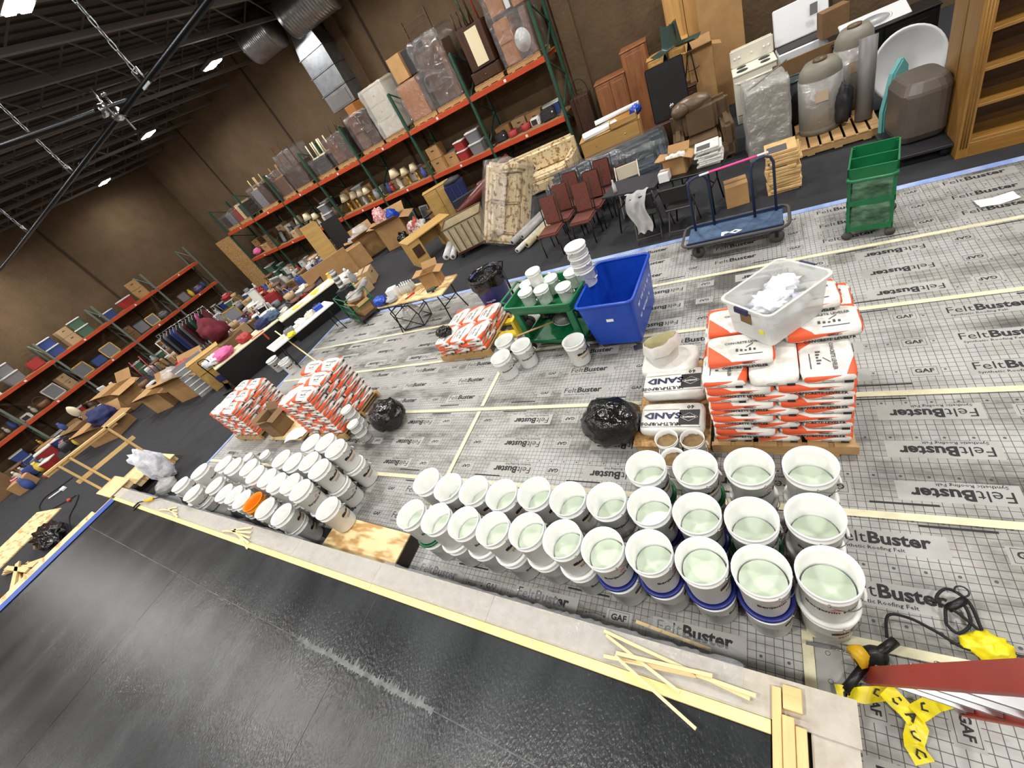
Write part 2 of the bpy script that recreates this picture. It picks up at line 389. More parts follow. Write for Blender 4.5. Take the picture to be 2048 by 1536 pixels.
# ================================================================== FELT UNDERLAY
def felt_material():
    M = bpy.data.materials.new('roofing_felt'); MATS['roofing_felt'] = M; M.use_nodes = True
    nt = M.node_tree; N = nt.nodes; L = nt.links; b = N['Principled BSDF']; b.inputs['Roughness'].default_value = 0.5; b.inputs['Specular IOR Level'].default_value = 0.3
    tc = N.new('ShaderNodeTexCoord'); sp = N.new('ShaderNodeSeparateXYZ'); L.new(tc.outputs['Object'], sp.inputs[0])
    def math_(op, a, b_=None, c=None):
        n = N.new('ShaderNodeMath'); n.operation = op
        for i, q in enumerate((a, b_, c)):
            if q is None: continue
            if isinstance(q, (int, float)): n.inputs[i].default_value = q
            else: L.new(q, n.inputs[i])
        return n.outputs[0]
    def line(axis, pitch, half):
        f = math_('PINGPONG', sp.outputs[axis], pitch / 2)
        return math_('LESS_THAN', f, half)
    gx = line('X', .0508, .0021); gy = line('Y', .0508, .0021)
    grid = math_('MAXIMUM', gx, gy)
    dx = math_('PINGPONG', math_('ADD', sp.outputs['X'], .0762), .0762); dy = math_('PINGPONG', math_('ADD', sp.outputs['Y'], .178), .178)
    dot = math_('LESS_THAN', math_('ADD', math_('MULTIPLY', dx, dx), math_('MULTIPLY', dy, dy)), .00009)
    ink = math_('MAXIMUM', grid, dot)
    n1 = N.new('ShaderNodeTexNoise'); n1.inputs['Scale'].default_value = 1.1; n1.inputs['Detail'].default_value = 6; n1.inputs['Roughness'].default_value = .65
    mp = N.new('ShaderNodeMapping'); mp.inputs['Scale'].default_value = (.6, 1.5, 1); g2 = N.new('ShaderNodeNewGeometry')
    L.new(g2.outputs['Position'], mp.inputs['Vector']); L.new(mp.outputs['Vector'], n1.inputs['Vector'])
    rp = N.new('ShaderNodeValToRGB'); e = rp.color_ramp.elements
    e[0].position = .36; e[0].color = lin((92, 90, 84)); e[1].position = .56; e[1].color = lin((178, 177, 173))
    e2 = rp.color_ramp.elements.new(.46); e2.color = lin((152, 150, 144))
    L.new(n1.outputs['Fac'], rp.inputs['Fac'])
    n2 = N.new('ShaderNodeTexNoise'); n2.inputs['Scale'].default_value = 30; L.new(tc.outputs['Object'], n2.inputs['Vector'])
    mx = N.new('ShaderNodeMix'); mx.data_type = 'RGBA'; mx.blend_type = 'MULTIPLY'; mx.inputs[0].default_value = .18
    L.new(rp.outputs['Color'], mx.inputs[6]); L.new(n2.outputs['Color'], mx.inputs[7])
    m2 = N.new('ShaderNodeMix'); m2.data_type = 'RGBA'; L.new(math_('MULTIPLY', ink, .82), m2.inputs[0]); L.new(mx.outputs[2], m2.inputs[6]); m2.inputs[7].default_value = lin((40, 41, 44))
    L.new(m2.outputs[2], b.inputs['Base Color'])
    return M
felt_material()
mat('felt_blank', (172, 171, 167), 0.55, col2=(146, 144, 138), scale=2)
SEAM = [0.30, 1.12, 2.0, 3.15, 4.32, 5.45, 6.64]      # y of the seams, nearest first
FX0, FX1 = -10.25, 4.2
XS = -3.59                                             # cross seam between two runs of felt
def letters(b, s, size, bold, x, y, z, rot, align='LEFT', sx=1.0, res=2):
    v, f = text_mesh(s, size, bold, align, sx, res); b.add(v, f, T(x, y, z, rz=PI if rot else 0))
def felt_strip(i, y0, y1, x0, x1, rot, phase, label, nrow, lap):
    t = thing('felt_strip', label, 'roofing felt', (0, 0, 0), group='printed felt strips over the floor')
    zt = .004 + .002 * i
    MB().box(x0, y0 - lap, .001, x1, y1, zt).build('felt_sheet', 'roofing_felt', t)
    pr = MB(); bl = MB(); rows = []
    for k in range(nrow): rows.append(y1 - .215 - k * .365 if not rot else y0 + .20 + k * .365)
    for k, yy in enumerate(rows):
        if yy < y0 + .05 or yy > y1 - .05: continue
        xx = x0 - 2.44 + ((phase - x0) % 1.22)
        while xx < x1 + 1.5:
            s_ = -1 if rot else 1
            e = xx + s_ * .56
            lo, hi = min(xx, e), max(xx, e)
            if lo > x0 + .02 and hi < x1 - .02:
                bl.box(lo - .025, yy - .085, zt, hi + .03, yy + .075, zt + .0007)
                letters(pr, 'Felt', .118, 0.0, xx, yy + s_ * .015, zt + .0016, rot, sx=1.02)
                letters(pr, 'Buster', .118, .0042, xx + s_ * .185, yy + s_ * .015, zt + .0016, rot, sx=1.02)
                if yy < 4.4 and xx > -4.5: letters(pr, 'Synthetic Roofing Felt', .036, .0004, xx + s_ * .02, yy - s_ * .055, zt + .0016, rot, res=1, sx=1.1)
            g = xx + s_ * -.28
            if x0 + .15 < g < x1 - .15:
                bl.box(g - .1, yy - .065, zt, g + .1, yy + .055, zt + .0007)
                letters(pr, 'GAF', .062, .002, g, yy, zt + .0016, rot, 'CENTER', sx=1.05)
                for (a, b_, c, d) in ((-.08, -.05, .08, -.0475), (-.08, .0425, .08, .045), (-.08, -.05, -.0775, .045), (.0775, -.05, .08, .045)):
                    pr.box(g + a, yy + b_, zt + .001, g + c, yy + d, zt + .0018)
            xx += 1.22
    xx = x0 + .4 + (phase % 1.22)
    while xx < x1 - .5:
        for yy in (y1 - .075, y0 + .085): pr.box(xx, yy - .008, zt + .0008, xx + .37, yy + .008, zt + .0016)
        xx += 1.22
    bl.build('blank_print_field', 'felt_blank', t, merge=False); pr.build('printed_lettering', 'ink', t, merge=False, kind='stuff')
    return t
STR = [(0, .30, 1.12, False, -.9, 1), (1, 1.12, 2.0, False, .24, 3), (2, 2.0, 3.15, True, 1.228, 3), (3, 3.15, 4.32, False, 1.296, 3), (4, 4.32, 5.45, True, 1.38, 3), (5, 5.45, 6.64, False, 1.75, 3)]
WH = ['nearest the black platform', 'under the water buckets', 'just beyond the water buckets', 'under the leveler bag stack', 'under the blue bin', 'along the dark carpet edge']
for (i, y0, y1, rot, ph, nr) in STR:
    a = felt_strip(i, y0, y1, XS, FX1 if i else .06, rot, ph, 'printed grey roofing felt strip, right run, ' + WH[i], nr, .0)
    yy = y1 - .02
    if i < 5: MB().box(XS if i else .03, yy - .028, .0155, FX1, yy + .028, .0163).build('seam_tape', 'yellow_tape', a)
    else: MB().box(XS, yy - .06, .0155, FX1, yy + .045, .0163).build('edge_tape', 'pale_blue_tape', a)
    if i == 0:
        MB().box(.0, .66, .0157, .06, 1.1, .0165).build('seam_tape', 'yellow_tape', a)
    if i > 0:
        a = felt_strip(i, y0, y1, FX0, XS + .001, rot if i != 4 else True, ph + .47, 'printed grey roofing felt strip, left run, ' + ['', 'beside the left bucket cluster', 'beside the left leveler pallets', 'under the small black rubbish bag', 'under the small leveler pallet', 'under the folding tables'][i], nr, .0)
        if i < 5: MB().box(FX0, yy - .028, .0155, XS, yy + .028, .0163).build('seam_tape', 'yellow_tape', a)
        else: MB().box(FX0, yy - .06, .0155, XS, yy + .045, .0163).build('edge_tape', 'pale_blue_tape', a)
        MB().box(XS - .03, y0 + .04, .0156, XS + .03, y1 - .06, .0164).build('seam_tape', 'yellow_tape', a)
        MB().box(FX0 - .05, y0, .0156, FX0 + .03, y1, .0164).build('edge_tape', 'pale_blue_tape', a)
# felt laid crosswise at the lower right
t = thing('felt_strip', 'printed grey roofing felt laid crosswise at the lower right', 'roofing felt', (0, 0, 0), group='printed felt strips over the floor')
MB().box(.062, -1.2, .001, FX1, 1.12, .0045).build('felt_sheet', 'roofing_felt', t)
MB().box(.062, -1.2, .0045, .20, 1.09, .0052).build('plain_selvage', 'felt_blank', t)
pr = MB(); bl = MB()
for k in range(10):
    xx = .32 + k * .365
    for g in (.80, -.42):
        bl.box(xx - .065, g - .1, .0045, xx + .055, g + .1, .0052); v, f = text_mesh('GAF', .062, .002, 'CENTER', 1.05, 2); pr.add(v, f, T(xx, g, .0062, rz=-PI / 2))
        for (a, b_, c, d) in ((-.05, -.08, .045, -.0775), (-.05, .0775, .045, .08), (-.05, -.08, -.0475, .08), (.0425, -.08, .045, .08)): pr.box(xx + a, g + b_, .0055, xx + c, g + d, .0062)
        bl.box(xx - .085, g - .86, .0045, xx + .075, g - .26, .0052); v, f = text_mesh('Felt', .118, 0.0, 'LEFT', 1.02, 2); pr.add(v, f, T(xx, g - .28, .0062, rz=-PI / 2)); v, f = text_mesh('Buster', .118, .0042, 'LEFT', 1.02, 2); pr.add(v, f, T(xx, g - .465, .0062, rz=-PI / 2))
for k in range(12): pr.tube([(.13 + .012 * math.cos(a), 1.0 - k * .1524 + .012 * math.sin(a), .0058) for a in [i * PI / 5 for i in range(10)]], .0015, 3, closed=True)
bl.build('blank_print_field', 'felt_blank', t, merge=False); pr.build('printed_lettering', 'ink', t, merge=False, kind='stuff')
# ================================================================== BLACK PLATFORM
PH = 0.45; YAW = -0.01994
t = plat = thing('raised_platform', 'low black-coated platform with pale board edge in the foreground', 'platform', (0, 0, 0), rz=YAW)
px = [-11.47, -6.92, -3.27, -.168]; py = [-3.6, -.137, .424]
for i in range(3):
    for j in range(2):
        MB().box(px[i] + .004, py[j] + .004, PH - .03, px[i + 1] - .004, py[j + 1] - .004, PH).build('black_panel', 'black_coat', t)
for xx in px[1:3]: MB().box(xx - .01, py[0], PH - .03, xx + .01, py[2], PH - .004).build('panel_seam', 'seam_pale', t)
MB().box(px[0], -.147, PH - .03, px[3], -.127, PH - .004).build('panel_seam', 'seam_pale', t)
# chalky filler smeared along the seam
rr = random.Random(17); b = MB(); n = 170; top = []; bot = []
for i in range(n + 1):
    x = -3.95 + 1.75 * i / n; e = .5 + .5 * math.sin(PI * i / n); top.append((x, -.137 + .012 + rr.random() ** 3 * .075 * e, PH + .0008)); bot.append((x, -.137 - .01 - rr.random() ** 2 * .03, PH + .0008))
b.add(top + bot, [(i, i + 1, n + 2 + i, n + 1 + i) for i in range(n)]); b.build('chalk_smear', 'seam_pale', t)
k = 0
for a, b in ((-11.55, -7.6), (-7.6, -3.4), (-3.4, -.168)):
    MB().box(a + .002, .424, PH - .04, b - .002, .486, PH + .014).build('yellow_edge_board', 'yellow_band', t, bevel=.003)
for a, b in ((-11.75, -9.2), (-9.2, -6.9), (-6.9, -4.5), (-4.5, -2.05), (-2.05, .2)):
    MB().box(a + .002, .49, PH - .02, b - .002, .69, PH).build('ledge_board', 'cement_board', t)
MB().box(-11.72, -3.6, PH - .04, -11.47, .424, PH + .014).build('end_board', 'pine_y', t)
MB().box(-11.66, -3.6, PH + .014, -11.40, .42, PH + .019).build('edge_tape', 'blue_tape', t)
MB().box(-12.15, -3.6, PH - .06, -11.73, .1, PH - .03).build('end_ledge_board', 'ply', t)
for i, (a, b, h) in enumerate(((-.165, -.12, .03), (-.12, -.065, .05), (-.065, -.015, .045))):
    MB().box(a + .001, -2.0, PH - .03, b - .001, .64 if i == 0 else .55 - .03 * i, PH + h).build('edge_lumber', 'pine_y', t, bevel=.003)
MB().box(-.115, .55, PH - .03, -.03, .66, PH + .035).build('edge_lumber', 'pine', t, bevel=.003)
MB().box(.0, -2.0, .02, .19, .66, PH - .01).build('ledge_board', 'cement_board', t)
MB().box(-11.4, -3.5, 0.02, .0, .67, PH - .041).build('platform_base', 'black_metal', t)
# clear film over the ledge and down to the floor
b = MB(); rr = random.Random(3)
H_ = [[rr.uniform(-1, 1) for _ in range(140)] for _ in range(16)]
def drape(u, v, xa, xb, fl=True):
    x = xa + u * (xb - xa); j = min(15, int(v * 15)); i = min(139, int(u * 139)); n = H_[j][i]
    if not fl: return (x + n * .012, .50 + v * .185, PH + .006 + abs(n) * .006)
    s = v * 1.1
    if s < .28: y, z = .50 + s * .75, PH + .006 + abs(n) * .006
    elif s < .80: q = (s - .28) / .52; y, z = .71 + q * .05 + n * .01, PH + .004 - q * (PH - .03) + n * .012
    else: q = (s - .8) / .3; y, z = .76 + q * (.12 + .05 * math.sin(u * 17) + .03 * math.sin(u * 41)) , .024 + abs(n) * .028 * (1 - q * .5)
    return (x + n * .012, y, max(z, .020))
for (xa, xb, fl, lab) in ((-11.3, -4.86, True, 'crinkled clear plastic sheet over the ledge beside the left bucket cluster'), (-4.84, -3.42, False, 'clear plastic sheet on the ledge in front of the plywood step'), (-3.4, -.3, True, 'crinkled clear plastic sheet over the ledge beside the water buckets')):
    b = MB(); b.grid(lambda u, v: drape(u, v, xa, xb, fl), 99 if fl else 24, 15)
    b.build('plastic_sheet', 'clear_film', label=lab, cat='plastic sheet', rz=YAW, group='clear plastic sheets on the ledge')
# ================================================================== BUCKETS
mat('pail_white', (236, 237, 234), 0.38, col2=(224, 225, 220), scale=5, amount=0.35)
mat('pail_inside', (230, 233, 230), 0.5, col2=(204, 210, 204), scale=7, amount=0.42)
mat('pail_orange', (238, 140, 20), 0.45)
mat('lid_blue', (30, 40, 112), 0.4); mat('lid_green', (20, 92, 52), 0.4)
mat('lid_white', (226, 227, 222), 0.45)
mat('label_red', (196, 34, 38), 0.5); mat('label_black', (24, 24, 26), 0.5); mat('label_tan', (196, 176, 150), 0.6); mat('label_grey', (120, 122, 124), 0.6)
mat('water', (206, 217, 198), 0.22, col2=(196, 208, 188), scale=3, spec=0.25)
mat('wet_sand', (150, 122, 84), 0.9, col2=(112, 92, 60), scale=16, bump=.6, bscale=60)
mat('wire', (160, 162, 164), 0.35, metal=0.9)
BH, BR = .365, .152
def pail_profile(h, r):
    k = r / .152; q = h / .365
    return [(.02 * k, 0), (.126 * k, 0), (.131 * k, .008), (.143 * k, .292 * q), (.150 * k, .296 * q), (.150 * k, .305 * q), (.1445 * k, .309 * q), (.1455 * k, .346 * q), (.152 * k, .350 * q), (.153 * k, h), (.1455 * k, h - .001), (.1425 * k, .30 * q), (.127 * k, .008), (.02 * k, .006)]
def curved(verts, R0, z0, ang, slope=.04):
    """wrap flat label (x right, y up) round the pail's side"""
    out = []
    for (x, y, z) in verts:
        z_ = z0 + y; R = R0 + slope * z_ + .0012 + z
        a = ang + x / R0
        out.append((R * math.cos(a), R * math.sin(a), z_))
    return out
PM = {}
def pail_meshes(h, r, tag):
    if tag in PM: return PM[tag]
    d = {}
    n = 40 if r > .12 else 28
    d['shell'] = MB().lathe(pail_profile(h, r), n).mesh('pail_shell')
    hb = MB(); k = r / .152
    zt = h * .83; pts = []
    for i in range(15):      # bail wire hanging down the front
        a = PI * i / 14
        pts.append((r * 1.03 * math.cos(a), -r * 1.045 * math.sin(a) - .004, zt - .13 * k * math.sin(a)))
    hb.tube(pts, .0026, 6); hb.tube([(r * .97, 0, zt), (r * 1.06, 0, zt)], .007, 8); hb.tube([(-r * .97, 0, zt), (-r * 1.06, 0, zt)], .007, 8)
    d['handle'] = hb.mesh('handle')
    g = MB(); g.tube(pts[6:9], .009, 8); d['grip'] = g.mesh('grip')
    d['water'] = MB().prism([(.1355 * k * math.cos(2 * PI * i / n), .1355 * k * math.sin(2 * PI * i / n)) for i in range(n)], -.004, 0).mesh('water')
    lid = MB().lathe([(0.02, -.012), (r * 1.02, -.012), (r * 1.045, -.008), (r * 1.045, .004), (r * 1.0, .012), (r * .9, .012), (r * .88, .006), (.02, .006)], n); d['lid'] = lid.mesh('lid')
    lb = MB(); v, f = text_mesh('Benjamin Moore', .044, .0012, sx=1.0); lb.add(curved(v, .131 * k, .175 * h / .365, -PI / 2), f); d['name'] = lb.mesh('printed_name')
    tr = MB()
    for s_ in (1.0,):
        o3 = [(-.026, 0), (.026, 0), (0, .028)]; i3 = [(-.013, .006), (.013, .006), (0, .019)]
        vv = [(x, y, 0) for x, y in o3 + i3]; tr.add(curved(vv, .131 * k, .2 * h / .365, -PI / 2 - .05), [(0, 1, 4, 3), (1, 2, 5, 4), (2, 0, 3, 5)])
    d['logo'] = tr.mesh('red_triangle_logo')
    # second kind of label: dark skyline-like script over a tan field, small lines of print
    rr = random.Random(5); a_ = MB(); x = -.085; pts_ = []
    while x < .085:
        w_ = rr.uniform(.006, .016); hh = rr.uniform(.012, .038); vv = [(x, -.006, 0), (x + w_, -.004, 0), (x + w_, hh, 0), (x, hh * .8, 0)]
        a_.add(curved(vv, .131 * k, .19 * h / .365, -PI / 2), [(0, 1, 2, 3)]); x += w_ * .92
    for yy in (-.05, -.066):
        for q in range(7):
            x0 = -.05 + q * .016; vv = [(x0, yy, 0), (x0 + .011, yy, 0), (x0 + .011, yy + .008, 0), (x0, yy + .008, 0)]
            a_.add(curved(vv, .131 * k, .19 * h / .365, -PI / 2), [(0, 1, 2, 3)])
    d['script'] = a_.mesh('script_label')
    tn = MB(); NV = 8
    for q in range(NV):
        x0 = -.08 + .16 * q / NV; x1 = -.08 + .16 * (q + 1) / NV; vv = [(x0, -.04, -.0004), (x1, -.04, -.0004), (x1, .0, -.0004), (x0, .0, -.0004)]; tn.add(curved(vv, .131 * k, .19 * h / .365, -PI / 2), [(0, 1, 2, 3)])
    d['tan'] = tn.mesh('tan_label_field')
    bc = MB()
    for q, w_ in enumerate((.004, .008, .003, .006, .003, .009, .004)):
        x0 = -.03 + q * .009; vv = [(x0, -.03, 0), (x0 + w_ * .7, -.03, 0), (x0 + w_ * .7, .03, 0), (x0, .03, 0)]; bc.add(curved(vv, .131 * k, .19 * h / .365, -PI / 2 + 1.15), [(0, 1, 2, 3)])
    d['barcode'] = bc.mesh('barcode')
    PM[tag] = d; return d
def pail(loc, label, group, rz=0.0, kind='name', water=None, lid=None, h=BH, r=BR, tag='five', shell='pail_white', name='bucket', handle=True, sand=None):
    d = pail_meshes(h, r, tag); t = thing(name, label, 'bucket', loc, rz, group)
    s_ = link('pail_shell', d['shell'], None, t); 
    if not s_.data.materials: s_.data.materials.append(MATS['pail_white'])
    if shell != 'pail_white':
        s_.data = d['shell'].copy(); s_.data.materials.clear(); s_.data.materials.append(MATS[shell])
    if handle:
        hd = link('handle', d['handle'], 'wire', t, rz=1.3); link('grip', d['grip'], 'white', hd)
    if water is not None: link('water', d['water'], 'water', t, loc=(0, 0, water)).scale = (.93 + .05 * (water / h - .5) * 2,) * 2 + (1,)
    if lid:
        key = 'lid_' + lid
        if key not in d: d[key] = d['lid'].copy(); d[key].materials.clear(); d[key].materials.append(MATS[key])
        link('lid', d[key], key, t, loc=(0, 0, h))
    if sand is not None:
        sb = MB(); rr = random.Random(int(loc[0] * 100)); sb.grid(lambda u, v: ((u - .5) * 2 * r * .9 * math.sqrt(max(0, 1 - (2 * v - 1) ** 2 * .5)) * .98, (v - .5) * 2 * r * .9 * math.sqrt(max(0, 1 - (2 * u - 1) ** 2 * .5)), sand + rr.uniform(-.008, .012)), 8, 8)
        sb.build('wet_sand', 'wet_sand', t)
    if kind == 'name': link('printed_name', d['name'], 'label_black', t); link('red_triangle_logo', d['logo'], 'label_red', t)
    elif kind == 'script': link('tan_label_field', d['tan'], 'label_tan', t); link('script_label', d['script'], 'label_black', t, kind='stuff'); link('barcode', d['barcode'], 'label_grey', t, kind='stuff')
    return t
def face_cam(p, off=0.0):
    """turn the pail's printed front (-y) towards the camera side"""
    return math.atan2(-p[1], -p[0]) + PI / 2 + off
LIDT = BH + .011
def relax(ps, dmin, keep=None, it=60):
    """push pails that stand too close apart"""
    for _ in range(it):
        for i in range(len(ps)):
            for j in range(i):
                d = ps[i] - ps[j]; d.z = 0
                if 1e-6 < d.length < dmin:
                    q = d.normalized() * (dmin - d.length) * .5; ps[i] += q; ps[j] -= q
    return ps
def stack(p, lid, k, who, grp, off, water):
    kinds = ('name', 'script'); rz = face_cam(p, off)
    pail((p.x, p.y, .016), 'lidded bucket under the ' + who, grp + ', lower layer', rz + .5, kinds[(k + 1) % 2], None, lid)
    pail((p.x, p.y, .016 + LIDT), who, grp + ', upper layer', rz, kinds[k % 2], water, None)
ROWF = [(820, 1027), (870, 1036), (929, 1045), (989, 1055), (1055, 1062), (1122, 1076), (1201, 1092), (1293, 1102), (1395, 1117), (1516, 1136), (1652, 1145)]
ROWB = [(852, 961), (896, 973), (946, 979), (1003, 988), (1066, 985), (1131, 995), (1210, 999), (1298, 1010), (1394, 1026), (1499, 1038), (1629, 1031)]
ROWC = [(1290, 933), (1389, 933), (1497, 931), (1620, 930)]
LF = ['green', 'white', 'white', 'white', 'white', 'white', 'blue', 'blue', 'blue', 'blue', 'white']
LBK = ['white', 'white', 'white', 'white', 'white', 'white', 'white', 'blue', 'blue', 'green', 'white']
KF = [0, 0, 0, 1, 1, 1, 0, 0, 1, 0, 0]; KB = [0, 0, 1, 1, 1, 1, 0, 1, 0, 1, 0]
rb = random.Random(11)
PS = relax([at(u, v, .016 + BH + LIDT) for u, v in ROWF + ROWB + ROWC], .318)
for i in range(11):
    stack(PS[i], LF[i], KF[i], '%s water bucket from the plywood step, front row' % ORD[i], 'stacked water buckets, front row', rb.uniform(.2, 1.0), .20 + rb.uniform(-.03, .03))
for i in range(11):
    stack(PS[11 + i], LBK[i], KB[i], '%s water bucket from the left, second row back' % ORD[i], 'stacked water buckets, second row', rb.uniform(.2, 1.1), .17 + rb.uniform(-.04, .02))
for i in range(4):
    stack(PS[22 + i], ['green', 'green', 'white', 'white'][i], [1, 1, 0, 0][i], '%s water bucket from the left, short row beside leveler pallet' % ORD[i], 'stacked water buckets, third row', rb.uniform(.3, .9), .17)
# small sand pails
for i, (u, v, z) in enumerate(((1332, 876, .40), (1384, 876, .40), (1345, 914, .40))):
    p = at(u, v, z); w_ = ['left small pail of wet sand beside the sand bags', 'right small pail of wet sand beside the sand bags', 'front small pail of wet sand among the water buckets'][i]
    pail((p.x, p.y, .016), 'small white pail standing under the ' + w_, 'small sand pails', 0, None, None, None, .20, .10, 'small', name='small_pail', handle=False)
    pail((p.x, p.y, .20), w_, 'small sand pails', .6, None, None, None, .20, .10, 'small', name='small_pail', sand=.14)
# left cluster: two-high on lids, nested pairs near the platform, one single
LC = [(395, 944), (359, 968), (384, 982), (391, 999), (431, 966), (442, 930), (465, 931), (496, 934), (509, 948), (534, 955), (552, 966), (577, 967), (597, 978), (561, 917), (584, 923), (617, 921), (636, 937), (620, 884), (648, 884), (669, 896), (447, 985), (467, 989), (485, 998), (502, 1002), (531, 1013), (562, 1028)]
ONE = ((391, 999),); NEST = ((359, 968), (384, 982), (447, 985), (467, 989), (485, 998), (502, 1002), (531, 1013), (562, 1028), (431, 966))
NZ_ = .235
PS = relax([at(u, v, .016 + (BH if (u, v) in ONE else BH + NZ_ if (u, v) in NEST else BH + LIDT)) for u, v in LC], .316)
srt = sorted(range(len(LC)), key=lambda i: PS[i].x); rank = {i: k for k, i in enumerate(srt)}
for i, (u, v) in enumerate(LC):
    p = PS[i]; og = (u, v) == (502, 1002)
    p.y = max(p.y, .70 - p.x * .01994 + .165)
    rz = face_cam(p, .7 + rb.uniform(-.3, .5))
    lab = {(502, 1002): 'orange plastic bucket among the white buckets near the platform', (669, 896): 'white bucket at the left cluster\'s far right corner', (562, 1028): 'white bucket of left cluster nearest the plywood step', (648, 884): 'middle of three white buckets at left cluster\'s back', (620, 884): 'leftmost of three white buckets at left cluster\'s back', (531, 1013): 'white bucket just right of the orange bucket', (485, 998): 'white bucket just left of the orange bucket', (359, 968): 'leftmost white bucket of the left cluster'}.get((u, v), '%s white bucket of the left cluster, counting from its left' % ORD[rank[i]])
    if (u, v) in ONE:
        pail((p.x, p.y, .016), lab, 'left bucket cluster, single', rz, 'name'); continue
    ne = (u, v) in NEST
    pail((p.x, p.y, .016), ('empty bucket nested under the ' if ne else 'lidded bucket under the ') + lab, 'left bucket cluster, lower layer', rz, 'script' if i % 2 else 'name', None, None if ne else 'white')
    pail((p.x, p.y, .016 + (NZ_ if ne else LIDT)), lab, 'left bucket cluster, upper layer', rz, None if og else ('script' if i % 3 == 1 else 'name'), None, None, shell='pail_orange' if og else 'pail_white')
for i, (u, v) in enumerate(((497, 915), (530, 910))):
    p = at(u, v, .2)
    pail((p.x, p.y, .016), ['small white pail behind the left bucket cluster, farther left', 'small white pail behind the left bucket cluster, farther right'][i], 'small pails', 0, None, None, 'white', .20, .10, 'small', name='small_pail')
# loose buckets
for (u, v, lab, kd) in ((1165, 722, 'single empty white bucket in front of the green cart', 'script'), (1023, 750, 'nearest of three empty white buckets left of the green cart', 'name'), (1062, 727, 'white bucket with red triangle, right of the three near green cart', 'name'), (1029, 716, 'rearmost of three white buckets beside the small leveler pallet', 'script')):
    p = at(u, v, 0); pail((p.x, p.y, .016), lab, 'loose empty buckets', face_cam(p, .45), kd)
p = at(655, 1017, .21 + BH); pail((p.x, p.y, .226), 'single white bucket standing on the plywood step', 'loose empty buckets', face_cam(p, .8), 'script')
# plywood step
t = thing('plywood_step', 'low plywood step box with dark sides against the platform', 'step', (0, 0, 0))
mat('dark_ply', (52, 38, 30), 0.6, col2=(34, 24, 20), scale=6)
q = [Vector((-4.80, .82)), Vector((-3.50, .79)), Vector((-3.50, 1.17)), Vector((-4.80, 1.24))]
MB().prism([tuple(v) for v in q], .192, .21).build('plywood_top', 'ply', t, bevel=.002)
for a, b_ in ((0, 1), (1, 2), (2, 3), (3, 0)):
    MB().bar((q[a].x, q[a].y, .104), (q[b_].x, q[b_].y, .104), .018, .175).build('side_panel', 'dark_ply', t)
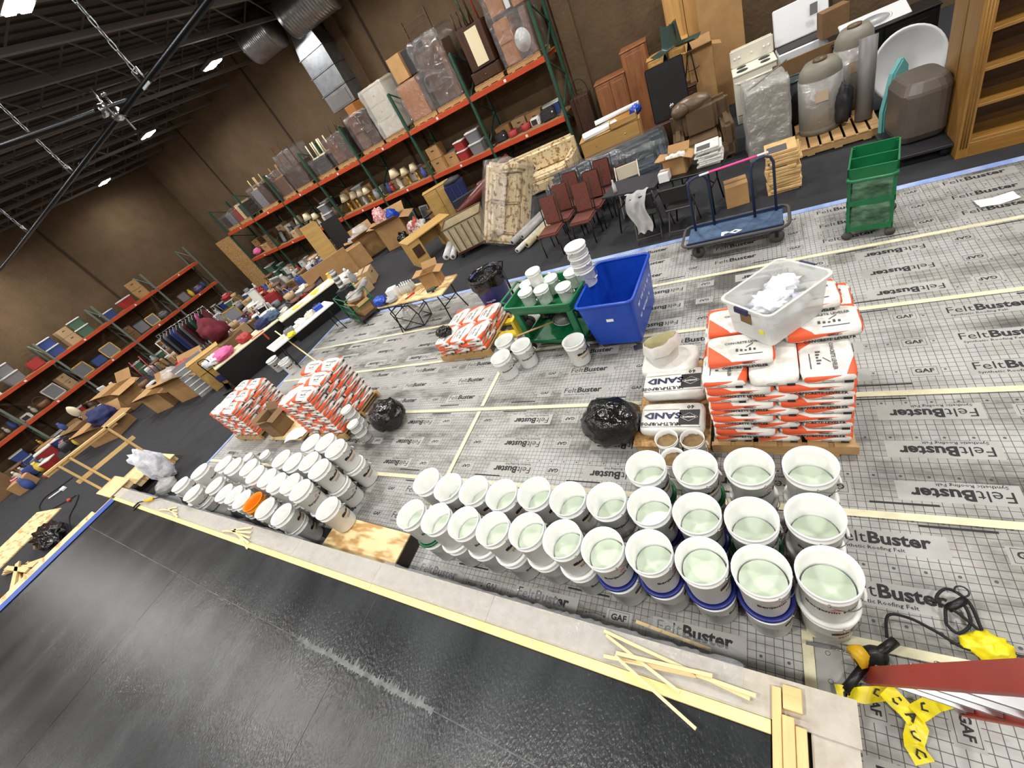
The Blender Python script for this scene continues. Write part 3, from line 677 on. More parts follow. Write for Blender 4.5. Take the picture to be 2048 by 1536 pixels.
# ================================================================== LEVELER BAGS
def bag_material(name, L_, W_, Hh, variant):
    M = bpy.data.materials.new(name); MATS[name] = M; M.use_nodes = True
    nt = M.node_tree; N = nt.nodes; L = nt.links; b = N['Principled BSDF']; b.inputs['Roughness'].default_value = .6
    tc = N.new('ShaderNodeTexCoord'); sp = N.new('ShaderNodeSeparateXYZ'); L.new(tc.outputs['Object'], sp.inputs[0])
    g = N.new('ShaderNodeTexCoord'); sn = N.new('ShaderNodeSeparateXYZ'); L.new(g.outputs['Normal'], sn.inputs[0])
    def m_(op, a, b_=None, c=None):
        n = N.new('ShaderNodeMath'); n.operation = op
        for i, q in enumerate((a, b_, c)):
            if q is None: continue
            if isinstance(q, (int, float)): n.inputs[i].default_value = q
            else: L.new(q, n.inputs[i])
        return n.outputs[0]
    X = m_('DIVIDE', sp.outputs['X'], L_); Y = m_('DIVIDE', sp.outputs['Y'], W_); Z = m_('DIVIDE', sp.outputs['Z'], Hh)
    up = m_('GREATER_THAN', sn.outputs['Z'], .55)
    endf = m_('GREATER_THAN', m_('ABSOLUTE', sn.outputs['X']), .6)
    # top: wedge from the left edge plus a band along the back
    t1 = m_('LESS_THAN', m_('ADD', m_('ADD', X, .5), m_('MULTIPLY', m_('ADD', Y, .5), .55)), .40)
    t2 = m_('GREATER_THAN', m_('ADD', m_('MULTIPLY', X, .5), Y), .52)
    t3 = m_('GREATER_THAN', m_('ABSOLUTE', X), .455)
    top = m_('MULTIPLY', m_('MULTIPLY', m_('MAXIMUM', t1, t2), m_('SUBTRACT', 1.0, t3)), up)
    # sides: orange wedge, thick at one end
    s1 = m_('GREATER_THAN', Z, m_('ADD', m_('MULTIPLY', m_('ADD', m_('MULTIPLY', X, m_('SIGN', m_('MULTIPLY', sn.outputs['Y'], -1.0))), .5), .85), .12))
    s1 = m_('MULTIPLY', s1, m_('LESS_THAN', Z, .93))
    side = m_('MULTIPLY', m_('MULTIPLY', s1, m_('SUBTRACT', 1.0, up)), m_('SUBTRACT', 1.0, endf))
    e1 = m_('GREATER_THAN', Z, m_('ADD', m_('MULTIPLY', m_('ADD', m_('MULTIPLY', Y, m_('SIGN', sn.outputs['X'])), .5), .95), .2))
    e1 = m_('MULTIPLY', m_('MULTIPLY', e1, endf), m_('LESS_THAN', Z, .93))
    fac = m_('MAXIMUM', m_('MAXIMUM', top, side), e1)
    if variant == 'grey': fac = m_('MULTIPLY', fac, 0.0)
    n1 = N.new('ShaderNodeTexNoise'); n1.inputs['Scale'].default_value = 9; L.new(tc.outputs['Object'], n1.inputs['Vector'])
    rp = N.new('ShaderNodeValToRGB'); rp.color_ramp.elements[0].position = .35; rp.color_ramp.elements[1].position = .6
    rp.color_ramp.elements[0].color = lin((196, 192, 184)); rp.color_ramp.elements[1].color = lin((230, 228, 222)); L.new(n1.outputs['Fac'], rp.inputs['Fac'])
    mx = N.new('ShaderNodeMix'); mx.data_type = 'RGBA'; L.new(fac, mx.inputs[0]); L.new(rp.outputs['Color'], mx.inputs[6]); mx.inputs[7].default_value = lin((222, 88, 46)); L.new(mx.outputs[2], b.inputs['Base Color'])
    bp = N.new('ShaderNodeBump'); bp.inputs['Strength'].default_value = .35; bp.inputs['Distance'].default_value = .02
    n3 = N.new('ShaderNodeTexNoise'); n3.inputs['Scale'].default_value = 14; L.new(tc.outputs['Object'], n3.inputs['Vector']); L.new(n3.outputs['Fac'], bp.inputs['Height']); L.new(bp.outputs['Normal'], b.inputs['Normal'])
    return M
BL, BW, BT = .485, .325, .088
bag_material('bag_paper', BL, BW, BT, 'std'); bag_material('bag_back', BL, BW, BT, 'grey')
def bag_mesh(seed, L_=BL, W_=BW, H_=BT):
    rr = random.Random(seed); b = MB(); NX, NY = 10, 8
    def sq(u): return math.copysign(abs(u) ** .35, u)
    v = []; f = []
    NZ = 6
    for k in range(NZ + 1):
        ph = -PI / 2 + PI * k / NZ; cz = math.copysign(abs(math.sin(ph)) ** .55, math.sin(ph)); cr = abs(math.cos(ph)) ** .22 if 0 < k < NZ else 0
        for i in range(20):
            a = 2 * PI * i / 20 + PI / 20; c = math.copysign(abs(math.cos(a)) ** .28, math.cos(a)); s_ = math.copysign(abs(math.sin(a)) ** .28, math.sin(a))
            v.append((c * cr * L_ / 2 * (1 + rr.uniform(-.012, .012)), s_ * cr * W_ / 2 * (1 + rr.uniform(-.015, .015)), H_ / 2 + cz * H_ / 2 * (1 + rr.uniform(-.03, .03))))
    for k in range(NZ):
        for i in range(20): f.append((k * 20 + i, k * 20 + (i + 1) % 20, (k + 1) * 20 + (i + 1) % 20, (k + 1) * 20 + i))
    b.add(v, f, sm=True); return b.mesh('paper_bag')
BAGM = [bag_mesh(i) for i in range(4)]
for m_0 in BAGM: m_0.materials.append(MATS['bag_paper'])
BAGB = bag_mesh(9); BAGB.materials.append(MATS['bag_back'])
def lettering_on(b, s, size, bold, M, sx=1.0):
    v, f = text_mesh(s, size, bold, 'CENTER', sx, 1); b.add(v, f, M)
b = MB()
for sg in (1, -1):
    R_ = T(0, 0, 0, rz=0 if sg > 0 else PI)
    lettering_on(b, 'CONCRETE LEVELER', .036, .0012, R_ @ T(.03, -BW / 2 - .004, .018, rx=PI / 2), .95)
    b.tube([(.06 + .045 * math.cos(a), -BW / 2 - .003, .058 + .011 * math.sin(a)) for a in [i * PI / 7 for i in range(14)]], .0015, 3, closed=True, M=R_)
    b.add([(.055 + x, -BW / 2 - .004, .058 + y) for x, y in ((-.03, -.004), (.03, -.004), (.03, .004), (-.03, .004))], [(0, 1, 2, 3)], R_)
    E_ = T(0, 0, 0, rz=PI / 2 * sg)
    b.add([(x, -BL / 2 - .004, z) for x, z in ((.08, .02), (.13, .02), (.13, .045), (.08, .045))], [(0, 1, 2, 3)], E_)
    b.tube([(-.01 + .035 * math.cos(a), -BL / 2 - .003, .045 + .009 * math.sin(a)) for a in [i * PI / 7 for i in range(14)]], .0014, 3, closed=True, M=E_)
SIDE_PRINT = b.mesh('side_lettering', merge=False); SIDE_PRINT.materials.append(MATS['ink'])
b = MB()
lettering_on(b, 'CONCRETE LEVELER', .034, .001, T(.04, .04, BT + .003), .9)
for k in range(5): b.box(-.02 + k * .03, -.06, BT + .001, -.005 + k * .03, -.03 - .008 * (k % 3), BT + .003)
b.box(.0, -.10, BT + .001, .16, -.094, BT + .003); b.bar((.05, -.02, BT + .002), (.1, .02, BT + .002), .004)
TOP_PRINT = b.mesh('top_lettering', merge=False); TOP_PRINT.materials.append(MATS['ink_soft'])
nb = [0]
def bag(x, y, z, rz, label, group, side=True, top=False, back=False, tilt=(0, 0)):
    t = thing('leveler_bag', label, 'bag', (x, y, z), group=group, rot=(tilt[0], tilt[1], rz))
    nb[0] += 1
    link('paper_sack', BAGB if back else BAGM[nb[0] % 4], None, t)
    if side: link('side_lettering', SIDE_PRINT, None, t, kind='stuff')
    if top: link('top_lettering', TOP_PRINT, None, t, kind='stuff')
    return t
def pallet(x, y, w_, d, label, rz=0.0, h=.13, m='pallet_wood'):
    t = thing('wooden_pallet', label, 'pallet', (x, y, .016), rz)
    n = max(4, int(w_ / .15))
    for i in range(n): MB().cbox(-w_ / 2 + (i + .5) * w_ / n, 0, h - .018, w_ / n * .78, d, .018).build('deck_board', m, t)
    for yy in (-d / 2 + .03, 0, d / 2 - .03): MB().cbox(0, yy, .018, w_, .045, h - .036).build('stringer', m, t)
    for i in range(3): MB().cbox(-w_ / 2 + w_ * (i + .5) / 3, 0, 0, .1, d, .018).build('base_board', m, t)
    return t
wood('pallet_wood', (192, 158, 108), (160, 122, 76), 3)
def bag_pile(cx, cy, z0, layers, who, grp, first='A', rz=0.0, skip=(), dz=BT * .97):
    """layers of six bags; rz about the pile's centre"""
    c, s_ = math.cos(rz), math.sin(rz); rr = random.Random(int(cx * 31)); n = 0
    for l in range(layers):
        A = (l % 2 == 0) == (first == 'A'); spots = []
        if A: spots = [((i - .5) * .492, (j - 1) * .328, 0 if (l // 2) % 2 == 0 else PI, i, j) for j in range(3) for i in range(2)]
        else: spots = [((i - 1) * .328, (j - .5) * .492, -PI / 2, i, j) for j in range(2) for i in range(3)]
        for (dx, dy, r, i, j) in spots:
            if (l, i, j) in skip: continue
            dx += rr.uniform(-.006, .006); dy += rr.uniform(-.006, .006)
            lay = 'top layer' if l == layers - 1 else ('bottom layer' if l == 0 else '%s layer up' % ORD[l])
            row = ('front', 'middle', 'back')[j] if A else ('front', 'back')[j]; colm = ('left', 'right')[i] if A else ('left', 'centre', 'right')[i]
            bag(cx + dx * c - dy * s_, cy + dx * s_ + dy * c, z0 + l * dz, r + rz + rr.uniform(-.025, .025), 'white and orange leveler bag, %s, %s %s, %s' % (lay, row, colm, who), grp, j == 0 or i == (1 if A else 2), l == layers - 1)
            n += 1
# big stack
pallet(-.05, 2.98, 1.04, 1.02, 'pallet under the tall leveler bag stack')
bag_pile(-.05, 2.98, .15, 9, 'stack under clear bin', 'tall leveler bag stack', 'B', skip=((8, 1, 0),))
zt = .15 + 9 * BT * .97
bag(-.05, 2.735, zt - BT * .97, PI / 2, 'grey-backed leveler bag turned underside up in the tall stack', 'tall leveler bag stack', True, False, True)
bag(-.27, 2.80, zt, .03, 'leveler bag on top of tall stack, left front under clear bin', 'tall leveler bag stack', True, True)
bag(-.28, 3.15, zt, .0, 'leveler bag on top of tall stack, left rear under clear bin', 'tall leveler bag stack', True, True)
bag(.27, 3.02, zt, .05, 'leveler bag on top of tall stack, right front corner', 'tall leveler bag stack', True, True)
bag(.25, 3.30, zt, .0, 'leveler bag on top of tall stack, right rear, lower', 'tall leveler bag stack', True, True)
bag(.17, 3.25, zt + BT * .97, .08, 'uppermost leveler bag on the tall stack, behind the clear bin', 'tall leveler bag stack', True, True)
# left stacks
PL1 = (-9.25, 3.02); PL2 = (-6.56, 3.06)
pallet(PL1[0], PL1[1], 1.04, 1.02, 'pallet under the far left leveler bag stack'); pallet(PL2[0], PL2[1], 1.04, 1.02, 'pallet under the leveler bag stack left of small black bag')
bag_pile(PL1[0], PL1[1], .15, 8, 'far left stack', 'far left leveler bag stack', 'B', skip=((7, 2, 0), (7, 2, 1)))
bag_pile(PL2[0], PL2[1], .15, 10, 'stack by small black bag', 'leveler bag stack by the small black bag', 'B', skip=((9, 0, 0), (9, 0, 1)))
# small pallet of flat bags
pallet(-4.42, 4.76, 1.06, .98, 'low pallet of leveler bags left of the green cart', .0)
bag_pile(-4.42, 4.76, .15, 3, 'small pallet by blue trash can', 'leveler bags on the small pallet', 'B')
# ================================================================== MIDDLE FLOOR
from mathutils import noise as mnoise
mat('bag_black', (14, 14, 15), 0.18, bump=0.9, bscale=11, spec=0.7)
mat('sack_white', (226, 225, 218), 0.5, col2=(200, 198, 190), scale=6, bump=.3, bscale=12)
mat('sack_liner', (206, 200, 160), 0.6, col2=(184, 176, 132), scale=9)
mat('navy', (24, 26, 70), 0.5)
mat('blue_bin', (20, 70, 178), 0.32, col2=(16, 60, 160), scale=4)
mat('chalk_white', (206, 212, 226), 0.8, col2=(150, 164, 196), scale=20)
mat('green_cart', (14, 108, 62), 0.4, col2=(10, 92, 52), scale=5)
mat('green_dirty', (88, 128, 96), 0.8, col2=(46, 74, 54), scale=7, sharp=.12)
mat('cardboard', (176, 138, 90), 0.85, col2=(160, 122, 78), scale=4)
mat('cardboard_dark', (128, 98, 64), 0.85, col2=(112, 86, 56), scale=4)
mat('steel_blue', (38, 48, 78), 0.5, metal=.2)
mat('deck_blue', (70, 96, 124), 0.6, col2=(44, 62, 88), scale=5, sharp=.15)
mat('rubber_grey', (74, 72, 68), 0.7)
mat('pink', (240, 70, 150), 0.5)
wood('oak', (162, 120, 58), (124, 86, 36), 2.2, .35, 2); wood('oak_x', (162, 120, 58), (124, 86, 36), 2.2, .35, 0); wood('oak_dark', (92, 60, 28), (66, 42, 18), 2.2, .5, 0)
mat('red_rail', (168, 52, 40), 0.45, col2=(148, 44, 34), scale=3)
mat('alu', (196, 198, 200), 0.3, metal=.95)
mat('tool_yellow', (232, 182, 30), 0.45); mat('caution_yellow', (232, 214, 24), 0.35, alpha=.93)
mat('paper', (228, 228, 226), 0.8); mat('can_blue', (34, 46, 116), 0.45, col2=(28, 38, 100), scale=4)
mat('cloth_white', (232, 233, 236), 0.9, col2=(196, 200, 212), scale=9, sharp=.1, bump=.5, bscale=16)
mat('mesh_screen', (150, 152, 146), 0.5, metal=.5, alpha=.72)
mat('trash_yellow', (214, 186, 44), 0.5)
def lumpy(c, rx, ry, rz, seed, n=26, m_=16, amp=.18, freq=2.2, flat=True, b=None):
    b = b or MB(); off = Vector((seed * 3.7, seed * 1.3, seed * 7.1)); v = []; f = []
    for j in range(m_ + 1):
        th = PI * j / m_
        for i in range(n):
            a = 2 * PI * i / n; d = Vector((math.sin(th) * math.cos(a), math.sin(th) * math.sin(a), -math.cos(th)))
            k = 1 + amp * mnoise.noise(d * freq + off) + amp * .6 * mnoise.noise(d * freq * 2.7 + off)
            z = c[2] + d.z * rz * k
            if flat: z = max(z, c[2] - rz * .86)
            v.append((c[0] + d.x * rx * k, c[1] + d.y * ry * k, z))
    for j in range(m_):
        for i in range(n): f.append((j * n + i, j * n + (i + 1) % n, (j + 1) * n + (i + 1) % n, (j + 1) * n + i))
    return b.add(v, f, sm=True)
# --- sand bags on an OSB-topped pallet
t = thing('wooden_pallet', 'pallet with chipboard sheet under the sand bags', 'pallet', (-.93, 3.02, .016))
for yy in (-.5, 0, .5): MB().cbox(0, yy, 0, .66, .09, .11).build('stringer', 'pallet_wood', t)
MB().cbox(0, 0, .11, .70, 1.16, .02).build('chipboard_sheet', 'osb', t)
def sand_bag(c, L_, W_, H_, label, rz, seed, full=True):
    t = thing('sand_bag', label, 'bag', c, rz, 'sand bags')
    me = bag_mesh(seed, L_, W_, H_); link('sack_body', me, 'sack_white', t)
    z = H_ + .002
    b = MB(); v, f = text_mesh('SAND', .105, .004, 'CENTER', 1.25, 1); b.add(v, f, T(-.08, .0, z, rz=PI)); b.build('sand_lettering', 'navy', t, merge=False, kind='stuff')
    b = MB(); v, f = text_mesh('MULTI-PURPOSE', .055, .002, 'CENTER', 1.0, 1); b.add(v, f, T(-.10, -.105, z - .001, rz=PI)); b.box(-.27, -.142, z - .006, .27, -.139, z - .003); b.box(-.27, .072, z - .002, .07, .075, z)
    v, f = text_mesh('60', .06, .002, 'CENTER', 1.1, 1); b.add(v, f, T(.17, .105, z - .003, rz=PI)); b.build('print_lettering', 'label_black', t, merge=False, kind='stuff')
    MB().box(.075, -.115, z - .002, .255, .065, z).build('black_panel', 'label_black', t)
    b = MB(); b.tube([(.165 - .08, -.025, z + .001), (.165, -.075, z + .001), (.165 + .08, -.025, z + .001), (.165, .025, z + .001)], .0025, 3, closed=True); v, f = text_mesh('SAKRETE', .026, .001, 'CENTER', 1.1, 1); b.add(v, f, T(.165, -.025, z + .002, rz=PI)); b.build('diamond_emblem', 'white', t, merge=False, kind='stuff')
    return t
sand_bag((-.92, 2.72, .146), .60, .36, .13, 'full sand bag at the front of the chipboard pallet', .0, 21)
sand_bag((-.93, 3.18, .146), .60, .40, .13, 'full sand bag lying behind the front sand bag', .0, 23)
sand_bag((-.91, 3.08, .276), .60, .36, .12, 'upper sand bag lying across the two lower ones', .03, 22)
t = thing('open_sand_bag', 'open sand bag with rolled white mouth on top of the sand bags', 'bag', (-.98, 3.40, .28), group='sand bags')
link('sack_body', bag_mesh(25, .56, .40, .14), 'sack_white', t)
b = MB()
def mouth(u, v):
    a = 2 * PI * u; r = .14 + .02 * v + .015 * math.sin(3 * a); z = .10 + .26 * v + (.05 * math.sin(a + 2.0)) * v
    return (-.06 + r * math.cos(a) * 1.05, .0 + r * math.sin(a) * .85 + .04 * v, z)
b.grid(mouth, 26, 6); b.build('sack_neck', 'sack_white', t)
b = MB(); b.grid(lambda u, v: tuple(Vector(mouth(u, 1 - v)) * 1.0 + Vector((.06, -.04, 0)) * 0 - Vector(((mouth(u, 1 - v)[0] + .06) * .06, (mouth(u, 1 - v)[1]) * .06, 0))), 26, 6); b.build('sack_liner', 'sack_liner', t)
b = MB()
def cuff(u, v):
    p = Vector(mouth(u, 1.0)); a = 2 * PI * u; q = math.sin(PI * v)
    return (p.x + math.cos(a) * (.0 + .035 * v), p.y + math.sin(a) * (.0 + .035 * v), p.z + .02 * q - .12 * v + .01 * math.sin(7 * a))
b.grid(cuff, 30, 5); b.build('rolled_cuff', 'sack_white', t)
MB().lathe([(0, .16), (.12, .15)], 16, T(-.06, 0, 0)).build('sand_fill', 'wet_sand', t)
# --- clear bin of rags on the bag stack
t = thing('storage_bin', 'clear plastic storage bin of white rags on the leveler stack', 'bin', (-.005, 3.065, zt + BT + .004), rz=.80)
b = MB(); bw, bd, bh = .255, .19, .33
outer = lambda z: (bw + .035 * z / bh, bd + .03 * z / bh)
def rrect(hx, hy, r, n=4):
    pts = []
    for cx, cy, a0 in ((hx - r, hy - r, 0), (-hx + r, hy - r, PI / 2), (-hx + r, -hy + r, PI), (hx - r, -hy + r, 1.5 * PI)):
        for i in range(n + 1): a = a0 + PI / 2 * i / n; pts.append((cx + r * math.cos(a), cy + r * math.sin(a)))
    return pts
def shell(b, levels, closed_bottom=True):
    """levels: list of (hx, hy, r, z); builds a tapered rounded tub surface"""
    rings = [[(x, y, z) for x, y in rrect(hx, hy, r)] for hx, hy, r, z in levels]; n = len(rings[0])
    v = [p for r_ in rings for p in r_]; f = []
    for k in range(len(rings) - 1):
        for i in range(n): f.append((k * n + i, k * n + (i + 1) % n, (k + 1) * n + (i + 1) % n, (k + 1) * n + i))
    if closed_bottom: f.append(tuple(reversed(range(n))))
    return b.add(v, f, sm=False)
shell(b, [(bw, bd, .04, 0), (bw + .03, bd + .025, .05, bh), (bw + .05, bd + .045, .06, bh), (bw + .05, bd + .045, .06, bh - .02)]); b.build('bin_tub', 'bin_plastic', t)
for (c, r3, sd_, lab) in (((0, 0, .12), (.23, .17, .11), 3, 'large wad of white rags at the bottom of the clear bin'), ((.12, .05, .24), (.12, .10, .06), 8, 'small wad of white rags, far end of the clear bin'), ((-.06, -.02, .235), (.14, .12, .06), 12, 'small wad of white rags, near end of the clear bin')):
    lumpy(c, *r3, sd_, amp=.42, freq=4).build('white_rags', 'cloth_white', label=lab, cat='rags', group='white rags in the clear bin', loc=tuple(t.location), rz=.80)
for s_ in (-1, 1): MB().box(-.06 + (bw + .055) * s_ * 0 + 0, 0, 0, .06, .02, .05, T((bw + .05) * s_, 0, bh - .045, rz=PI / 2 * s_ * -1)).build('latch', 'navy', t, bevel=.004)
MB().box(-.05, 0, -.05, .05, .003, .05, T(-(bw + .024), .0, .22, rz=PI / 2)).build('brown_sticker', 'cardboard_dark', t)
MB().box(-.02, 0, -.015, .02, .004, .02, T(-(bw + .012), -.12, .12, rz=PI / 2)).build('yellow_sticker', 'caution_yellow', t)
# --- black rubbish bags
lumpy((-1.52, 2.68, .235), .32, .27, .25, 4, amp=.16, freq=2.4).build('rubbish_bag', 'bag_black', label='full black rubbish bag beside the sand bags', cat='rubbish bag', group='black rubbish bags')
lumpy((-5.2, 2.9, .22), .30, .27, .23, 9, amp=.16, freq=2.4).build('rubbish_bag', 'bag_black', label='black rubbish bag beside the left leveler stack', cat='rubbish bag', group='black rubbish bags')
# --- blue bulk bin
t = thing('bulk_bin', 'tall blue plastic bulk bin scrawled with white letters', 'bin', (-1.71, 4.53, .016), rz=-.06)
b = MB(); shell(b, [(.30, .44, .05, .10), (.36, .51, .07, .76)]); b.build('bin_body', 'blue_bin', t)
b = MB(); shell(b, [(.285, .425, .05, .12), (.345, .495, .07, .755)]); b.build('bin_inside', 'blue_bin', t)
b = MB(); b.tube([(x, y, .765) for x, y in rrect(.365, .515, .08)], .022, 8, closed=True); b.build('rolled_rim', 'blue_bin', t)
for x, y in ((-.22, -.36), (.22, -.36), (-.22, .36), (.22, .36)):
    MB().lathe([(.045, -.015), (.045, .015)], 14, T(x, y, .045, rx=PI / 2)).bar((x, y, .045), (x, y, .1), .03).build('caster', 'rubber_grey', t)
b = MB()
for k, (s_, zz) in enumerate((('DISTAN', .60), ('SCIEN', .42))):
    v, f = text_mesh(s_, .20, .006, 'CENTER', .95, 1, .15); b.add(v, f, T(.352 - (.7 - zz) * .09, .02 - .06 * k, zz, rz=PI / 2) @ Matrix.Rotation(PI / 2, 4, 'X'))
b.build('scrawled_lettering', 'chalk_white', t, merge=False, kind='stuff')
MB().box(-.045, 0, -.02, .045, .003, .02, T(.02, -.492, .52)).build('white_sticker', 'white', t)
# --- green utility cart with small buckets
t = cart = thing('utility_cart', 'green plastic utility cart loaded with small white buckets', 'cart', (-2.64, 4.54, .016), rz=-.16)
b = MB(); shell(b, [(.48, .31, .04, .66), (.50, .33, .05, .70), (.53, .36, .06, .84), (.56, .39, .07, .84), (.56, .39, .07, .81)]); b.build('top_tray', 'green_cart', t)
b = MB(); shell(b, [(.47, .30, .04, .12), (.50, .33, .05, .22), (.52, .35, .05, .22), (.52, .35, .05, .19)]); b.build('lower_tray', 'green_cart', t)
for x in (-.44, .44):
    for y in (-.28, .28):
        MB().prism([(x - .05, y - .03), (x + .05, y - .03), (x + .05, y + .03), (x - .05, y + .03)], .2, .68).build('leg', 'green_cart', t, bevel=.012)
        MB().lathe([(.05, -.016), (.05, .016)], 14, T(x, y, .05, rx=PI / 2)).bar((x, y, .05), (x, y, .13), .03).build('caster', 'black_rubber', t)
MB().tube([(-.56, -.25, .83), (-.64, -.25, .86), (-.64, .25, .86), (-.56, .25, .83)], .018, 8).build('push_handle', 'green_cart', t)
for i, (u, v, zz, up) in enumerate(((1049, 582, .95, 0), (1081, 576, .95, 0), (1125, 571, .95, 0), (1141, 542, .95, 0), (1099, 555, .95, 0), (1064, 541, 1.14, 1), (1052, 566, .95, 0))):
    p = at(u, v, zz); pl = ('nearest left', 'front middle', 'front right', 'rear right', 'rear middle', 'topmost', 'rear left')[i]
    pail((p.x, p.y, zz - .225), 'small lidded white pail on the green cart, ' + pl, 'small pails on the green cart', rb.uniform(0, 6), None, None, 'white', .215, .105, 'gallon', name='small_pail')
p = at(1149, 491, 1.30)
for i in range(4):
    pail((p.x, p.y, .725 + i * .105), 'white pail in the nested tower behind cart, %s from bottom' % ORD[i], 'nested pail tower on the green cart', i * 1.1, None, None, 'white' if i == 3 else None, .26, .135, 'mid', name='small_pail')
# things on the lower tray: black bag and sieve
lumpy((-2.75, 4.75, .37), .26, .17, .18, 14, amp=.2).build('rubbish_bag', 'bag_black', label='black bag on the lower tray of the green cart', cat='rubbish bag', group='black rubbish bags')
t = thing('long_sieve', 'round mesh sieve with long wooden handle leaning on green cart', 'sieve', (-2.45, 4.36, .46), rot=(.35, .15, .5))
MB().tube([(.17 * math.cos(a), .12 * math.sin(a), 0) for a in [i * PI / 12 for i in range(24)]], .009, 6, closed=True).build('hoop', 'galv', t)
MB().lathe([(0, -.03), (.1, -.02), (.168, 0)], 24, sy=.7).build('mesh_screen', 'mesh_screen', t)
MB().tube([(-.17, 0, 0), (-.72, -.03, -.02)], .012, 8).build('handle', 'pallet_wood', t)
# blue multi tool on the floor by the bin
t = thing('hand_trowel', 'flat trowel with blue handle on the floor by the bin', 'trowel', at(1290, 690, .02), rz=.3)
MB().box(-.14, -.05, 0, .05, .05, .004).build('blade', 'alu', t); MB().tube([(.0, 0, .01), (.05, 0, .045), (.17, 0, .045)], .014, 8).build('handle', 'deck_blue', t)
# --- pallet jack beside the small pallet
t = thing('pallet_jack', 'yellow pallet jack with black handle behind the small leveler pallet', 'pallet jack', (-3.55, 4.9, .016), rz=.0)
for yy in (-.18, .18): MB().box(-1.0, yy - .07, .03, .02, yy + .07, .085).build('fork', 'trash_yellow', t, bevel=.006)
MB().box(.0, -.24, .03, .06, .24, .34).build('fork_carriage', 'trash_yellow', t, bevel=.008); MB().box(.06, -.06, .1, .17, .06, .5).build('pump_body', 'black_metal', t, bevel=.01)
MB().tube([(.14, 0, .48), (.1, .1, 1.05)], .018, 8).tube([(.1, .1, 1.05), (.1, -.02, 1.13), (.1, .1, 1.2), (.1, .22, 1.13), (.1, .1, 1.05)], .012, 6).build('tow_handle', 'black_metal', t)
for yy in (-.05, .05): MB().lathe([(.085, -.03), (.085, .03)], 16, T(.16, yy, .085, rx=PI / 2)).build('wheel', 'black_rubber', t)
# --- blue trash can with black liner
t = thing('trash_can', 'round blue trash can with black liner beside the small pallet', 'trash can', (-4.18, 5.52, .016))
t.scale = (1.12, 1.12, 1.12)
MB().lathe([(.02, 0), (.205, 0), (.215, .02), (.262, .70), (.275, .71), (.275, .735), (.255, .735), (.205, .03), (.02, .02)], 36).build('can_body', 'can_blue', t)
b = MB()
def liner(u, v):
    a = 2 * PI * u; n = .012 * mnoise.noise(Vector((math.cos(a) * 3, math.sin(a) * 3, v * 6)))
    if v < .3: q = v / .3; r, z = .289 + .004 * math.sin(9 * a), .56 + .185 * q + .03 * math.sin(5 * a) * (1 - q)
    elif v < .4: q = (v - .3) / .1; r, z = .286 - .036 * q, .752 + .006 * math.sin(PI * q)
    else: q = (v - .4) / .6; r, z = .262 * (1 - .75 * q), .74 - .5 * q
    return ((r + n) * math.cos(a), (r + n) * math.sin(a), z + n)
b.grid(liner, 40, 16); b.build('bag_liner', 'bag_black', t)
b = MB(); b.add(*(lambda vf: (curved(vf[0], .232, .38, -PI / 2 + .2, .07), vf[1]))(text_mesh('recycle', .05, .001, 'CENTER', 1, 1))); b.build('faded_print', 'chalk_white', t, merge=False, kind='stuff')
lumpy((-4.78, 4.52, .47), .15, .10, .09, 31, amp=.4, freq=3).build('rubbish_bag', 'bag_black', label='crumpled black bag lying on the small leveler pallet', cat='rubbish bag', group='black rubbish bags')
# --- dolly
t = thing('platform_dolly', 'blue steel platform dolly with two tall end handles', 'dolly', (-.43, 6.1, .016), rz=-.03)
MB().box(-.58, -.24, .24, .58, .24, .265).build('deck', 'deck_blue', t, bevel=.006)
for y in (-.25, .25): MB().box(-.58, y - .012, .22, .58, y + .012, .30).build('deck_rail', 'steel_blue', t)
b = MB(); b.tube([(x, y, .275) for x, y in rrect(.65, .30, .12)], .02, 8, closed=True); b.build('bumper_rail', 'rubber_grey', t)
b = MB(); v, f = text_mesh('PO', .13, .006, 'CENTER', 1.5, 1); b.add(v, f, T(-.02, -.12, .267)); b.build('white_lettering', 'white', t, merge=False, kind='stuff')
for x, lab in ((-.5, 0), (.26, 1)):
    MB().tube([(x, .16, .26), (x, .16, .92), (x + .03, .165, 1.0), (x + .09, .17, 1.03), (x + .16, .19, 1.03), (x + .22, .2, 1.0), (x + .25, .21, .92), (x + .25, .21, .26)], .017, 8).build('end_handle', 'steel_blue', t)
for x in (-.46, .5):
    for y in (-.16, .16):
        c = MB(); c.lathe([(.03, -.02), (.085, -.02), (.09, 0), (.085, .02), (.03, .02)], 20, T(x, y, .09, rx=PI / 2)); c.build('wheel', 'rubber_grey', t)
        MB().box(x - .02, y - .035, .09, x + .02, y - .025, .2).box(x - .02, y + .025, .09, x + .02, y + .035, .2).box(x - .05, y - .05, .2, x + .05, y + .05, .235).build('caster_fork', 'black_metal', t)
t = thing('foam_pole', 'pink and white pole tied across the dolly handles', 'pole', (-.76, 6.27, 1.06), rot=(0, -.02, .03))
MB().tube([(.0, 0, 0), (.12, 0, 0)], .014, 8).build('white_end', 'white', t); MB().tube([(.12, 0, 0), (.68, 0, 0)], .0145, 8).build('pink_sleeve', 'pink', t); MB().tube([(.68, 0, 0), (.8, 0, 0)], .014, 8).build('white_end', 'white', t)
